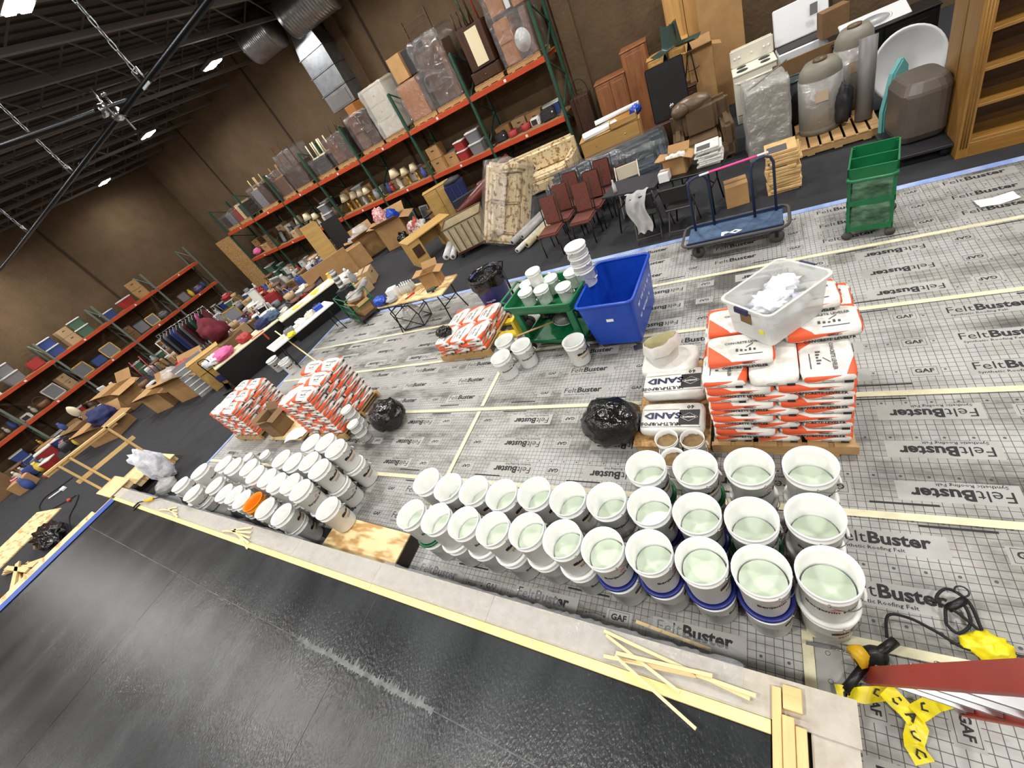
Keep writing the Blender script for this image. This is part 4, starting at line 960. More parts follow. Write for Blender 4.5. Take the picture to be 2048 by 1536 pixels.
# --- green service cart at the right
t = thing('service_cart', 'narrow green metal three-shelf service cart with spattered shelves', 'cart', (1.0, 5.87, .016), rz=-.18)
for x in (-.19, .19):
    for y in (-.27, .27):
        MB().cbox(x, y, .1, .03, .03, .74).build('post', 'green_cart', t); MB().lathe([(.05, -.012), (.05, .012)], 14, T(x, y, .05, rx=PI / 2)).bar((x, y, .05), (x, y, .11), .022).build('caster', 'rubber_grey', t)
for k, z in enumerate((.12, .44)):
    MB().box(-.20, -.28, z, .20, .28, z + .012).build('shelf', 'green_dirty', t)
    for a in ((-.21, -.29, .21, -.275), (-.21, .275, .21, .29), (-.21, -.29, -.195, .29), (.195, -.29, .21, .29)): MB().box(a[0], a[1], z - .01, a[2], a[3], z + .045).build('shelf_edge', 'green_cart', t)
MB().box(-.20, -.28, .72, .20, .28, .732).build('shelf', 'green_cart', t)
for a in ((-.21, -.29, .21, -.275), (-.21, .275, .21, .29), (-.21, -.29, -.195, .29), (.195, -.29, .21, .29)): MB().box(a[0], a[1], .71, a[2], a[3], .86).build('shelf_edge', 'green_cart', t)
MB().box(-.20, -.01, .73, .20, .005, .85).build('tray_divider', 'green_cart', t)
MB().tube([(-.2, -.28, .76), (-.2, -.38, .78), (-.15, -.41, .78), (.15, -.41, .78), (.2, -.38, .78), (.2, -.28, .76)], .017, 8).build('push_handle', 'green_cart', t)
# --- oak bookcase
def bookcase(label, x0, y0, w_, d, h, zs, grp):
    t = thing('oak_bookcase', label, 'bookcase', (x0, y0, 0), group=grp)
    MB().box(0, .02, .0, .04, d, h).build('side_panel', 'oak', t, bevel=.004); MB().box(w_ - .04, .02, 0, w_, d, h).build('side_panel', 'oak', t, bevel=.004)
    for xx in (0, w_ - .11):
        MB().box(xx, -.02, 0, xx + .11, .02, h).build('fluted_stile', 'oak', t, bevel=.004)
        for q in (.03, .055, .08): MB().tube([(xx + q, -.022, .12), (xx + q, -.022, h - .1)], .008, 6).build('stile_bead', 'oak', t)
    MB().box(.04, d - .02, .05, w_ - .04, d, h).build('back_panel', 'oak_dark', t)
    for z in zs: MB().box(.04, -.012, z, w_ - .04, d - .02, z + .035).build('shelf', 'oak_x', t, bevel=.004)
    MB().box(.1, -.02, 0, w_ - .1, .02, zs[0]).build('base_board', 'oak_x', t, bevel=.004); MB().box(-.03, -.05, h, w_ + .03, d + .02, h + .06).build('cornice', 'oak_x', t, bevel=.01)
    return t
bookcase('tall oak bookcase with fluted front at the right edge', 1.98, 7.02, 1.5, .42, 2.3, (.17, .56, .93, 1.30, 1.67, 2.04), 'oak bookcases')
bookcase('second oak bookcase standing behind the front one', 1.98, 7.50, 1.5, .42, 2.3, (.17, .56, .93, 1.30, 1.67, 2.04), 'oak bookcases')
b = MB(); b.grid(lambda u, v: ((u - .5) * .3, (v - .5) * .16, .001 + .02 * abs(u - .5) * 2 + .004 * math.sin(9 * v)), 8, 5); b.build('paper_sheet', 'paper', label='folded white paper sheet lying on the felt', cat='paper', loc=at(1992, 402, .016), rz=.1)
# --- stepladder and tools at the lower right
pl = lambda u, v, d: Vector((0, 0, CAM_Z)) + ray(u, v) * d
t = thing('step_ladder', 'folded red fibreglass stepladder with aluminium steps, seen edge-on', 'ladder', (.17, .90, 0))
O = Vector((.17, .90, 0)); A0 = pl(1684, 1350, 2.95) - O; A1 = pl(2110, 1352, 1.02) - O; D = (A1 - A0).normalized(); LN = (A1 - A0).length
Wv = (pl(2048, 1432, 1.75) - O) - (A0 + D * LN * .93); Wv -= D * Wv.dot(D); Wv = Wv.normalized() * .40; sd = Wv.normalized(); nm = sd.cross(D).normalized()
def rail(off, w_, th, s0, s1):
    b = MB(); p = A0 + D * s0 + off; q = A0 + D * s1 + off
    b.bar(p, q, .006, w_, up=nm)
    for e in (1, -1): b.bar(p + nm * (w_ / 2 - .003) * e + sd * th / 2, q + nm * (w_ / 2 - .003) * e + sd * th / 2, th, .006, up=nm)
    return b.build('side_rail', 'red_rail', t)
rail(Vector((0, 0, 0)), .085, .03, 0, LN); rail(Wv, .085, -.03, 0, LN)
for k in range(6):
    c = A0 + D * (.25 + k * .30) - nm * .015
    MB().bar(c + sd * .008, c + sd * .392, .08, .02, up=D).build('step', 'alu', t, bevel=.003)
for q in (.12, .2, .28): MB().bar(A0 + sd * q + D * .3 - nm * .075, A0 + sd * q + D * (LN - .05) - nm * .075, .028, .018, up=nm).build('rear_rail', 'alu', t)
for off in (Vector((0, 0, 0)), Wv): MB().bar(A0 + off - D * .04, A0 + off + D * .03, .05, .1, up=nm).build('foot', 'black_rubber', t)
MB().tube([tuple(A0 + D * .42 + sd * (.0 + .045 * math.cos(a)) + nm * .06 * math.sin(a)) for a in [i * PI / 8 for i in range(16)]], .007, 6, closed=True).build('yellow_strap', 'tool_yellow', t)
t = thing('power_mixer', 'black and yellow handheld power mixer lying at the ladder foot', 'power tool', at(1742, 1318, .07) , rz=.55)
lumpy((0, 0, .03), .09, .06, .055, 41, amp=.05, flat=False).build('motor_body', 'black_plastic', t); MB().lathe([(.058, -.03), (.062, 0), (.05, .04)], 18, T(-.055, .02, .04, ry=PI / 2)).build('yellow_gear_cap', 'tool_yellow', t)
MB().tube([(-.05, -.02, .02), (-.22, -.09, -.02)], .024, 10).build('black_grip', 'black_plastic', t); MB().tube([(.02, .0, .05), (.16, .03, .06)], .026, 10).build('rear_grip', 'black_plastic', t)
MB().tube([(-.08, .04, .05), (-.16, .1, .03)], .006, 6).build('chuck_shaft', 'chrome', t); MB().bar((-.16, .1, .03), (-.26, .17, .0), .022, .004).build('mixing_blade', 'galv', t)
MB().tube(curve_([(-.22, -.09, -.02), (-.3, -.12, -.04), (-.34, -.14, -.045)]), .009, 6).build('power_cord', 'black_rubber', t)
t = thing('extension_cord', 'coiled black extension cord on the felt at the lower right', 'cord', at(1910, 1255, .016))
pts = [(-.32, -.14, .02), (-.30, -.02, .05), (-.2, .0, .02), (-.1, -.05, .03), (.02, -.12, .04), (.1, -.05, .05), (.02, .06, .06), (-.06, .12, .05), (.0, .2, .05), (.08, .15, .04), (.1, .0, .04), (.12, -.14, .03)]
MB().tube(curve_(pts), .0085, 7).build('cord', 'black_rubber', t); MB().tube(curve_([(-.04, .0, .03), (-.02, .1, .05), (.05, .12, .06), (.06, .02, .05), (.0, -.04, .03), (-.04, .0, .03)]), .0085, 7).build('cord', 'black_rubber', t)
MB().tube([(-.02, .08, .05), (.06, .14, .07)], .022, 10).build('plug', 'black_plastic', t); MB().tube([(.06 + .03 * math.cos(a), .19 + .03 * math.sin(a), .07) for a in [i * PI / 6 for i in range(12)]], .005, 6, closed=True).build('hang_loop', 'black_plastic', t)
def ribbon(name, label, pts, w_, wd, words_=None):
    t = thing(name, label, 'caution tape', pts[0], group='caution tape scraps'); b = MB(); P0 = Vector(pts[0]); n = 24
    pp = [Vector(p) - P0 for p in pts]
    def fn(u, v):
        s_ = u * (len(pp) - 1); i = min(int(s_), len(pp) - 2); q = s_ - i; c = pp[i].lerp(pp[i + 1], q); d = (pp[i + 1] - pp[i]).normalized(); a = d.cross(Vector((0, 0, 1))).normalized()
        return tuple(c + a * ((v - .5) * w_) + Vector((0, 0, .012 * math.sin(14 * u + 3 * v) + .012)))
    b.grid(fn, n, 4); b.build('tape_strip', 'caution_yellow', t)
    b = MB()
    for k in range(max(1, int(wd))):
        u = (k + .5) / max(1, int(wd)); c = Vector(fn(u, .5)); d = (Vector(fn(min(1, u + .02), .5)) - Vector(fn(u - .02, .5))).normalized()
        v, f = text_mesh(words_[k % len(words_)], .06, .002, 'CENTER', 1, 1); b.add(v, f, Matrix.Translation(c + Vector((0, 0, .006))) @ Matrix.Rotation(math.atan2(d.y, d.x), 4, 'Z'))
    b.build('tape_lettering', 'ink', t, merge=False, kind='stuff'); return t
ribbon('caution_tape', 'yellow caution tape hanging in front of the ladder foot', [at(1672, 1385, .05), at(1720, 1392, .06), at(1790, 1385, .08)], .075, 2, ['M', 'C'])
ribbon('caution_tape', 'yellow caution tape running down towards the photo\'s bottom edge', [at(1770, 1380, .1), at(1810, 1420, .06), at(1835, 1450, .03), at(1825, 1490, .02), at(1850, 1528, .02)], .085, 4, ['C', 'A', 'U', 'C'])
ribbon('caution_tape', 'yellow caution tape scrap right of the ladder strap', [at(1830, 1430, .05), at(1870, 1405, .06), at(1915, 1395, .06)], .08, 2, ['C', 'U'])
lumpy(tuple(at(1975, 1292, .05)), .10, .07, .05, 51, amp=.3).build('caution_tape', 'caution_yellow', label='crumpled yellow caution tape beside the extension cord', cat='caution tape', group='caution tape scraps')
# --- loose wood strips on the ledge
def strip_(label, a, b_, w_, th=.012, m_='pine_pale', grp='loose wood strips'):
    t = MB(); p, q = Vector(a), Vector(b_); O_ = (p + q) / 2; t.bar(p - O_, q - O_, w_, th); return t.build('wood_strip', m_, label=label, cat='wood strip', group=grp, loc=O_, bevel=.001)
zl = PH + .022
SL = [((1208, 1262), (1500, 1398), .020, 0), ((1212, 1270), (1360, 1385), .018, 1), ((1232, 1306), (1425, 1352), .022, 2), ((1207, 1312), (1392, 1352), .022, 0), ((1393, 1350), (1512, 1392), .022, 1), ((1230, 1312), (1392, 1458), .018, 3)]
SN = ['longest pale wood strip on the ledge near the lumber end', 'short pale wood strip crossing under the longest one', 'pale wood strip lying topmost along the ledge', 'pale wood strip just below the topmost one', 'pale wood strip nearest the lumber end', 'pale wood strip sticking out over the black platform']
for k, (a, b_, w_, l) in enumerate(SL): strip_(SN[k], at(*a, zl + l * .013), at(*b_, zl + l * .013), w_)
strip_('single brown wood strip on the floor beside the film', at(1272, 1243, .03), at(1422, 1300, .03), .025)
for k in range(5):
    c = at(470 + k * 3, 1063 + k * 3, PH + .016 + .011 * (k % 2)); strip_('short wood strip in fan pile on ledge, %s from left' % ORD[k], c + Vector((-.3, -.04 + .03 * k, 0)), c + Vector((.32, .10 - .05 * k, 0)), .025, .01, grp='wood strips in the fan pile')
for k in range(4):
    c = at(333 + k * 4, 1020 + k * 2, PH + .016 + .011 * (k % 2)); strip_('short wood strip near the clamp on ledge, %s from left' % ORD[k], c + Vector((-.25, -.03 + .03 * k, 0)), c + Vector((.28, .08 - .04 * k, 0)), .025, .01, grp='wood strips near the clamp')
t = thing('bar_clamp', 'black and yellow bar clamp on the platform\'s far corner', 'clamp', at(285, 1005, PH + .02), rz=.2)
MB().bar((-.1, 0, .02), (.9, .05, .02), .02, .01).build('bar', 'black_metal', t); MB().tube([(.15, 0, .03), (.38, .02, .03)], .03, 10).build('yellow_grip', 'tool_yellow', t); MB().tube([(-.1, 0, .02), (-.14, -.12, .02), (-.02, -.16, .02), (.02, -.05, .02)], .016, 8).build('jaw', 'black_metal', t)
# ================================================================== STORED FURNITURE, RIGHT
mat('rust_cloth', (112, 62, 50), 0.9, col2=(88, 46, 36), scale=30, amount=.5)
mat('cream_floral', (216, 196, 156), 0.85, col2=(150, 118, 76), scale=9, amount=.43, sharp=.035, detail=3)
mat('maroon', (104, 40, 32), 0.35, col2=(86, 32, 26), scale=4)
mat('leather_brown', (104, 84, 62), 0.38, col2=(88, 70, 50), scale=3, bump=.15, bscale=20)
mat('leather_slate', (70, 86, 96), 0.4, col2=(58, 72, 82), scale=3)
mat('dark_stuff', (36, 36, 40), 0.6); mat('navy_cloth', (30, 38, 92), 0.8, col2=(22, 28, 70), scale=4)
mat('canvas', (196, 184, 152), 0.9, col2=(170, 156, 122), scale=5, bump=.2); mat('grey_cloth', (176, 174, 172), 0.95, col2=(150, 148, 148), scale=8, bump=.4, bscale=14)
mat('appliance', (226, 222, 206), 0.35); mat('appliance_white', (224, 225, 228), 0.35); mat('burner', (28, 28, 28), 0.4)
mat('tank_grey', (132, 128, 116), 0.5, col2=(116, 110, 98), scale=3); mat('tub_white', (206, 208, 208), 0.3); mat('tub_brown', (92, 84, 76), 0.4, col2=(78, 70, 62), scale=3)
mat('teal_glaze', (104, 166, 164), 0.25); mat('newsprint', (206, 204, 198), 0.9, col2=(120, 120, 118), scale=26, amount=.36, sharp=.06); mat('newsprint_old', (212, 178, 124), 0.9, col2=(180, 142, 88), scale=14)
mat('iron', (40, 36, 33), 0.5, metal=.6); mat('beige_metal', (190, 180, 160), 0.5); mat('green_vinyl', (44, 66, 60), 0.35)
wood('cedar', (156, 102, 62), (112, 68, 38), 1.6, .5, 2); wood('honey', (204, 162, 98), (178, 134, 74), 1.6, .45, 0); wood('honey_z', (204, 162, 98), (178, 134, 74), 1.6, .45, 2); wood('walnut', (78, 50, 34), (54, 33, 22), 2, .4, 2); wood('desk_oak', (200, 164, 98), (176, 138, 74), 1.5, .45, 0)
def carton(label, x, y, z, w_, d, h, rz=0.0, m_='cardboard', flaps=True, grp=None, fill=None, inside=True):
    """cardboard box; flaps True leaves it open with four flaps standing out"""
    t = thing('cardboard_box', label, 'box', (x, y, z), rz, grp); th = .008
    if not flaps:
        MB().cbox(0, 0, 0, w_, d, h).build('box_body', m_, t, bevel=.004); MB().cbox(0, 0, h, w_ * .98, .05, .002).build('packing_tape', 'cardboard_dark' if m_ == 'cardboard' else 'cardboard', t); return t
    b = MB()
    for a in ((-w_ / 2, -d / 2, w_ / 2, -d / 2 + th), (-w_ / 2, d / 2 - th, w_ / 2, d / 2), (-w_ / 2, -d / 2, -w_ / 2 + th, d / 2), (w_ / 2 - th, -d / 2, w_ / 2, d / 2)): b.box(a[0], a[1], 0, a[2], a[3], h)
    b.box(-w_ / 2, -d / 2, 0, w_ / 2, d / 2, th); b.build('box_body', m_, t)
    fl = min(w_, d) * .42
    for k, (c, ax, ln) in enumerate((((0, -d / 2), 0, w_), ((0, d / 2), PI, w_), ((-w_ / 2, 0), -PI / 2, d), ((w_ / 2, 0), PI / 2, d))):
        MB().box(-ln / 2, -fl, -.003, ln / 2, 0, .003, T(c[0], c[1], h, rz=ax) @ Matrix.Rotation((-.5, -.9, -.2, .35)[k], 4, 'X')).build('flap', m_, t)
    return t
def cabinet(label, x, y, z, w_, d, h, rz=0.0, m_='honey_z', doors=2, drawers=0, cat='cabinet', name='wooden_cabinet', grp=None, knob='chrome', legs=0.0):
    t = thing(name, label, cat, (x, y, z), rz, grp)
    MB().cbox(0, .01, legs, w_, d - .02, h - legs).build('carcass', m_, t, bevel=.004); MB().cbox(0, 0, h, w_ + .03, d + .02, .025).build('top_board', m_, t, bevel=.005)
    dh = (h - legs) * (.4 if doors and drawers else 1.0)
    for i in range(drawers):
        hh = (dh if doors else h - legs) / drawers; z0 = h - (i + 1) * hh
        dr = MB().cbox(0, -d / 2 + .0, z0 + .01, w_ * .94, .022, hh - .02).build('drawer', m_, t, bevel=.004)
        for sx in (-.25, .25): MB().ball((sx * w_, -d / 2 - .022, z0 + hh / 2), .016, .016, .016, 8, 6).build('knob', knob, dr)
    for i in range(doors):
        zz1 = h - (dh if drawers else 0); ww = w_ * .95 / doors
        dd = MB().cbox(-w_ * .475 + (i + .5) * ww, -d / 2, legs + .02, ww * .96, .02, zz1 - legs - .04).build('door', m_, t, bevel=.004)
        MB().cbox(-w_ * .475 + (i + .5) * ww, -d / 2 - .012, legs + .09, ww * .66, .01, zz1 - legs - .18).build('door_panel', m_, dd, bevel=.004)
        MB().ball((-w_ * .475 + (i + .5) * ww + ww * .4 * (1 if i % 2 == 0 else -1), -d / 2 - .024, (zz1 + legs) / 2), .014, .014, .014, 8, 6).build('knob', knob, dd)
    if legs:
        for sx in (-1, 1):
            for sy in (-1, 1): MB().cbox(sx * (w_ / 2 - .03), sy * (d / 2 - .03), 0, .04, .04, legs).build('leg', m_, t)
    return t
def sofa(label, x, y, z, L_, D_, h, rz, m_, seats=3, name='sofa', cat='sofa', film_=None, rot=None):
    t = thing(name, label, cat, (x, y, z), rz, rot=rot)
    MB().cbox(0, 0, .06, L_, D_, .26).build('base', m_, t, bevel=.03, seg=2); MB().box(-L_ / 2, D_ / 2 - .24, .1, L_ / 2, D_ / 2, h).build('backrest', m_, t, bevel=.07, seg=3)
    for sx in (-1, 1): MB().box(sx * L_ / 2 - (.2 if sx > 0 else 0), -D_ / 2, .06, sx * L_ / 2 + (.2 if sx < 0 else 0), D_ / 2 - .05, h * .68).build('armrest', m_, t, bevel=.06, seg=3)
    n = seats; ww = (L_ - .42) / n
    for i in range(n):
        MB().cbox(-L_ / 2 + .21 + (i + .5) * ww, -.08, .3, ww * .97, D_ - .3, .17).build('seat_cushion', m_, t, bevel=.05, seg=3); MB().box(-L_ / 2 + .21 + i * ww + .01, D_ / 2 - .42, .44, -L_ / 2 + .21 + (i + 1) * ww - .01, D_ / 2 - .2, h + .03).build('back_cushion', m_, t, bevel=.07, seg=3)
    for sx in (-1, 1):
        for sy in (-1, 1): MB().cbox(sx * (L_ / 2 - .08), sy * (D_ / 2 - .08), 0, .06, .06, .07).build('foot', 'walnut', t)
    if film_:
        b = MB(); b.grid(lambda u, v: wrapf(u, v, L_ / 2 + .03, D_ / 2 + .03, h + .05), 44, 14); b.build('plastic_wrap', film_, t)
    return t
def wrapf(u, v, hx, hy, h):
    a = u * 4 % 4; k = int(a); q = a - k
    c = [(-hx, -hy), (hx, -hy), (hx, hy), (-hx, hy)]; p, r = c[k % 4], c[(k + 1) % 4]; x = p[0] + (r[0] - p[0]) * q; y = p[1] + (r[1] - p[1]) * q
    n = mnoise.noise(Vector((x * 5, y * 5, v * 9))) * .022 + mnoise.noise(Vector((x * 13, y * 13, v * 25))) * .012
    if v < .8: return (x + n, y + n, v / .8 * h + .0)
    s_ = (v - .8) / .2; return (x * (1 - s_), y * (1 - s_), h + n * 2)
def wrap_on(t, hx, hy, h, z=0.0, m_='wrap_film'):
    b = MB(); b.grid(lambda u, v: tuple(Vector(wrapf(u, v, hx, hy, h)) + Vector((0, 0, z))), 72, 26); return b.build('stretch_wrap', m_, t)
# --- rust upholstered iron chairs
ch = thing('iron_chair', '', 'chair', (0, 0, 0), group='rust upholstered iron chairs')
MB().cbox(0, 0, .42, .44, .42, .07).build('seat', 'rust_cloth', ch, bevel=.025, seg=2)
MB().box(-.17, -.02, 0, .17, .02, .52, T(0, .21, .5, rx=-.16)).build('backrest', 'rust_cloth', ch, bevel=.02, seg=2)
for sx in (-1, 1):
    MB().tube([(sx * .2, -.2, 0), (sx * .2, -.19, .42)], .011, 6).build('leg', 'iron', ch); MB().tube([(sx * .2, .22, 0), (sx * .2, .2, .45), (sx * .21, .3, 1.06)], .011, 6).build('leg', 'iron', ch)
    MB().tube([(sx * .21 + .025 * math.cos(a), .27, .8 + .03 * math.sin(a)) for a in [i * PI / 5 for i in range(9)]], .005, 5).build('iron_scroll', 'iron', ch)
cp = [(-3.62, 7.38), (-3.50, 7.86), (-3.42, 8.36), (-2.98, 7.52), (-2.88, 8.0), (-2.76, 8.44)]
cn = ['nearest of left file', 'middle of left file', 'rearmost of left file', 'nearest of right file', 'middle of right file', 'rearmost of right file']
for i, (x, y) in enumerate(cp):
    o = ch if i == 0 else dup(ch); o.location = (x, y, 0); o.rotation_euler = (0, 0, -.1); o['label'] = 'rust upholstered iron chair, %s' % cn[i]
# --- folding tables and chairs
def ftable(label, x, y, L_, W_, h, rz, top='ply', legm='black_metal', name='folding_table', rim='pine_pale'):
    t = thing(name, label, 'table', (x, y, 0), rz); MB().cbox(0, 0, h - .035, L_, W_, .035).build('tabletop', top, t, bevel=.006)
    for sx in (-1, 1):
        X = sx * (L_ / 2 - .2)
        for sy in (-1, 1): MB().tube([(X, sy * (W_ / 2 - .08), h - .04), (X, sy * (W_ / 2 - .1), h * .55), (X + sx * .03, sy * (W_ / 2 - .02), .012)], .013, 7).build('leg', legm, t)
        MB().tube([(X, -(W_ / 2 - .1), h * .55), (X, W_ / 2 - .1, h * .55)], .010, 6).build('leg_brace', legm, t); MB().tube([(X, 0, h * .55), (X - sx * .3, 0, h - .04)], .008, 6).build('strut', legm, t)
    return t
ftable('small grey-topped folding table between chairs and dolly', -1.95, 7.62, 1.0, .6, .74, -.25, 'dark_stuff'); ftable('black folding table holding newspapers behind the dolly', -.98, 7.52, .95, .6, .74, -.2, 'black_plastic')
def fchair(label, x, y, rz, m_, fm):
    t = thing('folding_chair', label, 'chair', (x, y, 0), rz, 'folding chairs'); MB().cbox(0, 0, .43, .4, .38, .025).build('seat', m_, t, bevel=.01)
    MB().box(-.2, -.012, .0, .2, .012, .24, T(0, .22, .58, rx=-.12)).build('backrest', m_, t, bevel=.01)
    for sx in (-1, 1): MB().tube([(sx * .21, -.22, 0), (sx * .21, .0, .44), (sx * .21, .24, .84)], .011, 6).build('leg', fm, t); MB().tube([(sx * .2, .25, 0), (sx * .2, -.12, .42)], .011, 6).build('leg', fm, t)
    MB().tube([(-.2, .2, .08), (.2, .2, .08)], .009, 6).build('stretcher', fm, t); return t
fchair('black folding chair with grey sweater over its back', -1.75, 7.05, PI + .1, 'black_plastic', 'rubber_grey'); fchair('black folding chair nearer the dolly\'s left handle', -1.18, 7.0, PI - .1, 'black_plastic', 'rubber_grey'); fchair('beige folding chair behind the grey-topped table', -2.2, 8.25, .1, 'beige_metal', 'beige_metal')
b = MB(); b.grid(lambda u, v: ((u - .5) * .36 * (1 - .35 * v) + .04 * math.sin(9 * v), -.05 - .12 * v + .03 * math.sin(11 * u) if v > .35 else .1 - .4 * v, .86 - max(0, v - .3) * .85 + .012 * math.sin(13 * u + 5 * v)), 20, 18); b.build('grey_sweater', 'grey_cloth', label='grey sweater hung over the black folding chair', cat='sweater', loc=(-1.77, 6.84, 0), rz=.15)
def paper_stack(label, x, y, z, w_, d, n, h, m_, rz=0.0, jit=.03, grp=None):
    rr = random.Random(n)
    for i in range(n):
        t = thing('newspaper', 'folded newspaper, %s from bottom, %s' % (ORD[i], label), 'newspaper', (x + rr.uniform(-jit, jit), y + rr.uniform(-jit, jit), z + i * h / n), rz + rr.uniform(-.12, .12), grp)
        MB().box(-w_ / 2, -d / 2, 0, w_ / 2, d / 2, h / n * .93).build('folded_pages', m_, t, bevel=.006)
        MB().box(-w_ / 2 + .03, -d / 2 + .02, h / n * .935, w_ / 2 - .12, d / 2 - .16, h / n * .94).build('front_page_print', 'ink_soft', t)
paper_stack('yellowed stack behind the dolly', .22, 7.55, 0, .40, .42, 14, .62, 'newsprint_old', grp='yellowed newspapers behind the dolly'); paper_stack('white stack on the black table', -.72, 7.55, .74, .34, .38, 9, .26, 'newsprint', grp='white newspapers on the black table')
carton('small worn carton on the carpet beside the yellowed newspapers', -.42, 7.45, 0, .32, .32, .34, .1, 'cardboard', False); carton('carton of rolled papers on the black folding table', -1.2, 7.55, .74, .34, .3, .25, -.2, 'cardboard', True)
for i in range(5): MB().lathe([(.02, 0), (.042, 0), (.042, .24), (.02, .24)], 12, T(0, 0, 0, rx=.2)).build('paper_roll', 'newsprint', label='paper roll standing in the table carton, %s from left' % ORD[i], cat='paper roll', group='paper rolls in the carton', loc=(-1.31 + .055 * i, 7.56 + .04 * (i % 2), .78))
t = thing('water_bottle', 'clear water bottle on the grey-topped table', 'bottle', (-2.25, 7.5, .74)); MB().lathe([(.005, 0), (.032, 0), (.033, .13), (.014, .18), (.014, .2), (.005, .2)], 14).build('bottle_body', 'bin_plastic', t); MB().lathe([(.015, .2), (.015, .22)], 12).build('cap', 'white', t)
carton('small white tub carton on the black folding table', -1.38, 7.35, .74, .16, .2, .14, -.1, 'paper', False)
# --- wrapped slate sofa, recliner, dresser, sink
sofa('slate leather sofa wrapped in clear film behind the rust chairs', -2.85, 9.35, 0, 2.45, .95, .82, .20, 'leather_slate', 3, film_='wrap_film')
MB().box(-.25, -.005, -.08, .25, .005, .08).build('orange_note', 'rust_cloth', label='reddish paper tag stuck on the wrapped sofa', cat='tag', loc=(-2.62, 8.96, .62), rz=.2)
t = sofa('brown leather recliner with puffy cushions', -1.0, 9.75, 0, 1.05, .95, .95, .12, 'leather_brown', 1, 'recliner', 'armchair')
lumpy((-.1, .25, 1.0), .34, .18, .16, 61, amp=.08, flat=False).build('head_pillow', 'leather_brown', t); lumpy((-.32, .12, 1.0), .16, .13, .13, 62, amp=.1, flat=False).build('head_pillow', 'leather_brown', t)
cabinet('honey wood dresser with round knobs behind the wrapped sofa', -2.95, 10.75, 0, 1.35, .5, .98, .12, 'honey', 0, 3, 'dresser', 'wooden_dresser', knob='brass' if 'brass' in MATS else 'chrome')
t = thing('wooden_tray', 'empty honey wood drawer lying on the dresser', 'drawer', (-2.6, 10.7, 1.01), .2); 
for a in ((-.3, -.2, .3, -.18), (-.3, .18, .3, .2), (-.3, -.2, -.28, .2), (.28, -.2, .3, .2)): MB().box(a[0], a[1], 0, a[2], a[3], .12).build('drawer_side', 'honey', t)
MB().box(-.3, -.2, 0, .3, .2, .01).build('drawer_bottom', 'honey', t)
MB().box(-.4, -.2, 0, .4, .2, .09).build('foam_slab', 'paper', label='white foam slab lying on the dresser', cat='foam', loc=(-3.15, 10.7, 1.01), rz=.35, bevel=.02)
MB().lathe([(.01, -.5), (.05, -.5), (.05, .5), (.01, .5)], 14, T(0, 0, .05, ry=PI / 2)).build('paper_tube', 'paper', label='white cardboard tube lying across the dresser', cat='tube', loc=(-2.75, 10.9, 1.14), rz=.2)
t = thing('sink_board', 'black drainboard sink standing on end behind the sofa', 'sink', (-1.55, 10.35, .80), rot=(-.14, 0, .1))
MB().box(-.36, -.02, 0, .36, .02, 1.0).build('drainboard', 'black_plastic', t, bevel=.02, seg=2)
for i in range(11): MB().box(-.30 + i * .06, -.028, .48, -.285 + i * .06, -.018, .95).build('drain_ridge', 'black_plastic', t)
b = MB(); shell(b, [(.24, .17, .08, 0), (.22, .15, .08, .12)]); ob = b.build('basin', 'black_plastic', t); ob.matrix_local = T(0, .02, .24, rx=-PI / 2) @ Matrix.Translation((0, 0, -.05))
MB().lathe([(.01, 0), (.05, 0), (.05, .012), (.01, .016)], 16, T(.02, -.03, .22, rx=PI / 2)).build('drain', 'chrome', t)
MB().box(-.45, -.3, 0, .45, .3, .8).build('low_cabinet', 'walnut', label='low dark cabinet under the black sink', cat='cabinet', loc=(-1.55, 10.5, 0), rz=.1, bevel=.01)
# --- wardrobes and tall cabinets along the wall
cabinet('shorter cedar wardrobe against the rough wall', -3.15, 12.75, 0, .75, .6, 1.62, .12, 'cedar', 2, 0); cabinet('taller cedar wardrobe next to the shorter one', -2.5, 12.95, 0, .6, .7, 1.98, .12, 'cedar', 1, 0)
cabinet('left pale oak tall cabinet beside the cedar wardrobes', -1.98, 12.6, 0, .42, .55, 1.62, .1, 'honey_z', 1, 0, grp='pale oak cabinets'); cabinet('right pale oak tall cabinet beside the green stools', -1.5, 12.6, 0, .42, .55, 1.7, .1, 'honey_z', 1, 0, grp='pale oak cabinets')
cabinet('very tall oak pantry cabinet with panel doors', -1.32, 13.15, 0, .8, .6, 2.75, .08, 'honey_z', 2, 0)
carton('tall narrow carton by the oak pantry', -1.05, 12.0, 0, .5, .45, 1.5, .1, 'cardboard', True); MB().box(-.42, -.04, 0, .42, .04, 2.7).build('cardboard_sheet', 'cardboard', label='very tall flat cardboard leaning left of the stove', cat='cardboard', loc=(-.62, 12.7, 0), rz=.05)
def barstool(label, x, y, rz, z=0):
    t = thing('bar_stool', label, 'stool', (x, y, z), rz, 'green vinyl bar stools')
    b = MB(); b.grid(lambda u, v: ((u - .5) * .42 * (1 - .15 * v), (.2 - .45 * u * 0) * 0 + (-.2 + .4 * min(1, v * 2)) if v < .5 else .2 + .05 * (v - .5) * 2, .74 + .06 * (2 * abs(u - .5)) ** 2 + (max(0, v - .5) * 2) ** 1.2 * .42), 10, 14); b.build('bucket_seat', 'green_vinyl', t)
    for a in range(4): MB().tube([(0, 0, .74), (.2 * math.cos(a * PI / 2 + .7), .2 * math.sin(a * PI / 2 + .7), 0)], .014, 6).build('leg', 'black_metal', t)
    MB().tube([(.14 * math.cos(a), .14 * math.sin(a), .25) for a in [i * PI / 8 for i in range(16)]], .008, 5, closed=True).build('foot_ring', 'black_metal', t); return t
cabinet('low brown cabinet under the green bar stools', -1.55, 11.75, 0, .75, .5, .95, .1, 'walnut', 2, 0); barstool('green vinyl bar stool facing the hall on the low cabinet', -1.68, 11.7, -.5, .98); barstool('green vinyl bar stool turned sideways on the low cabinet', -1.2, 11.75, 1.3, .98)
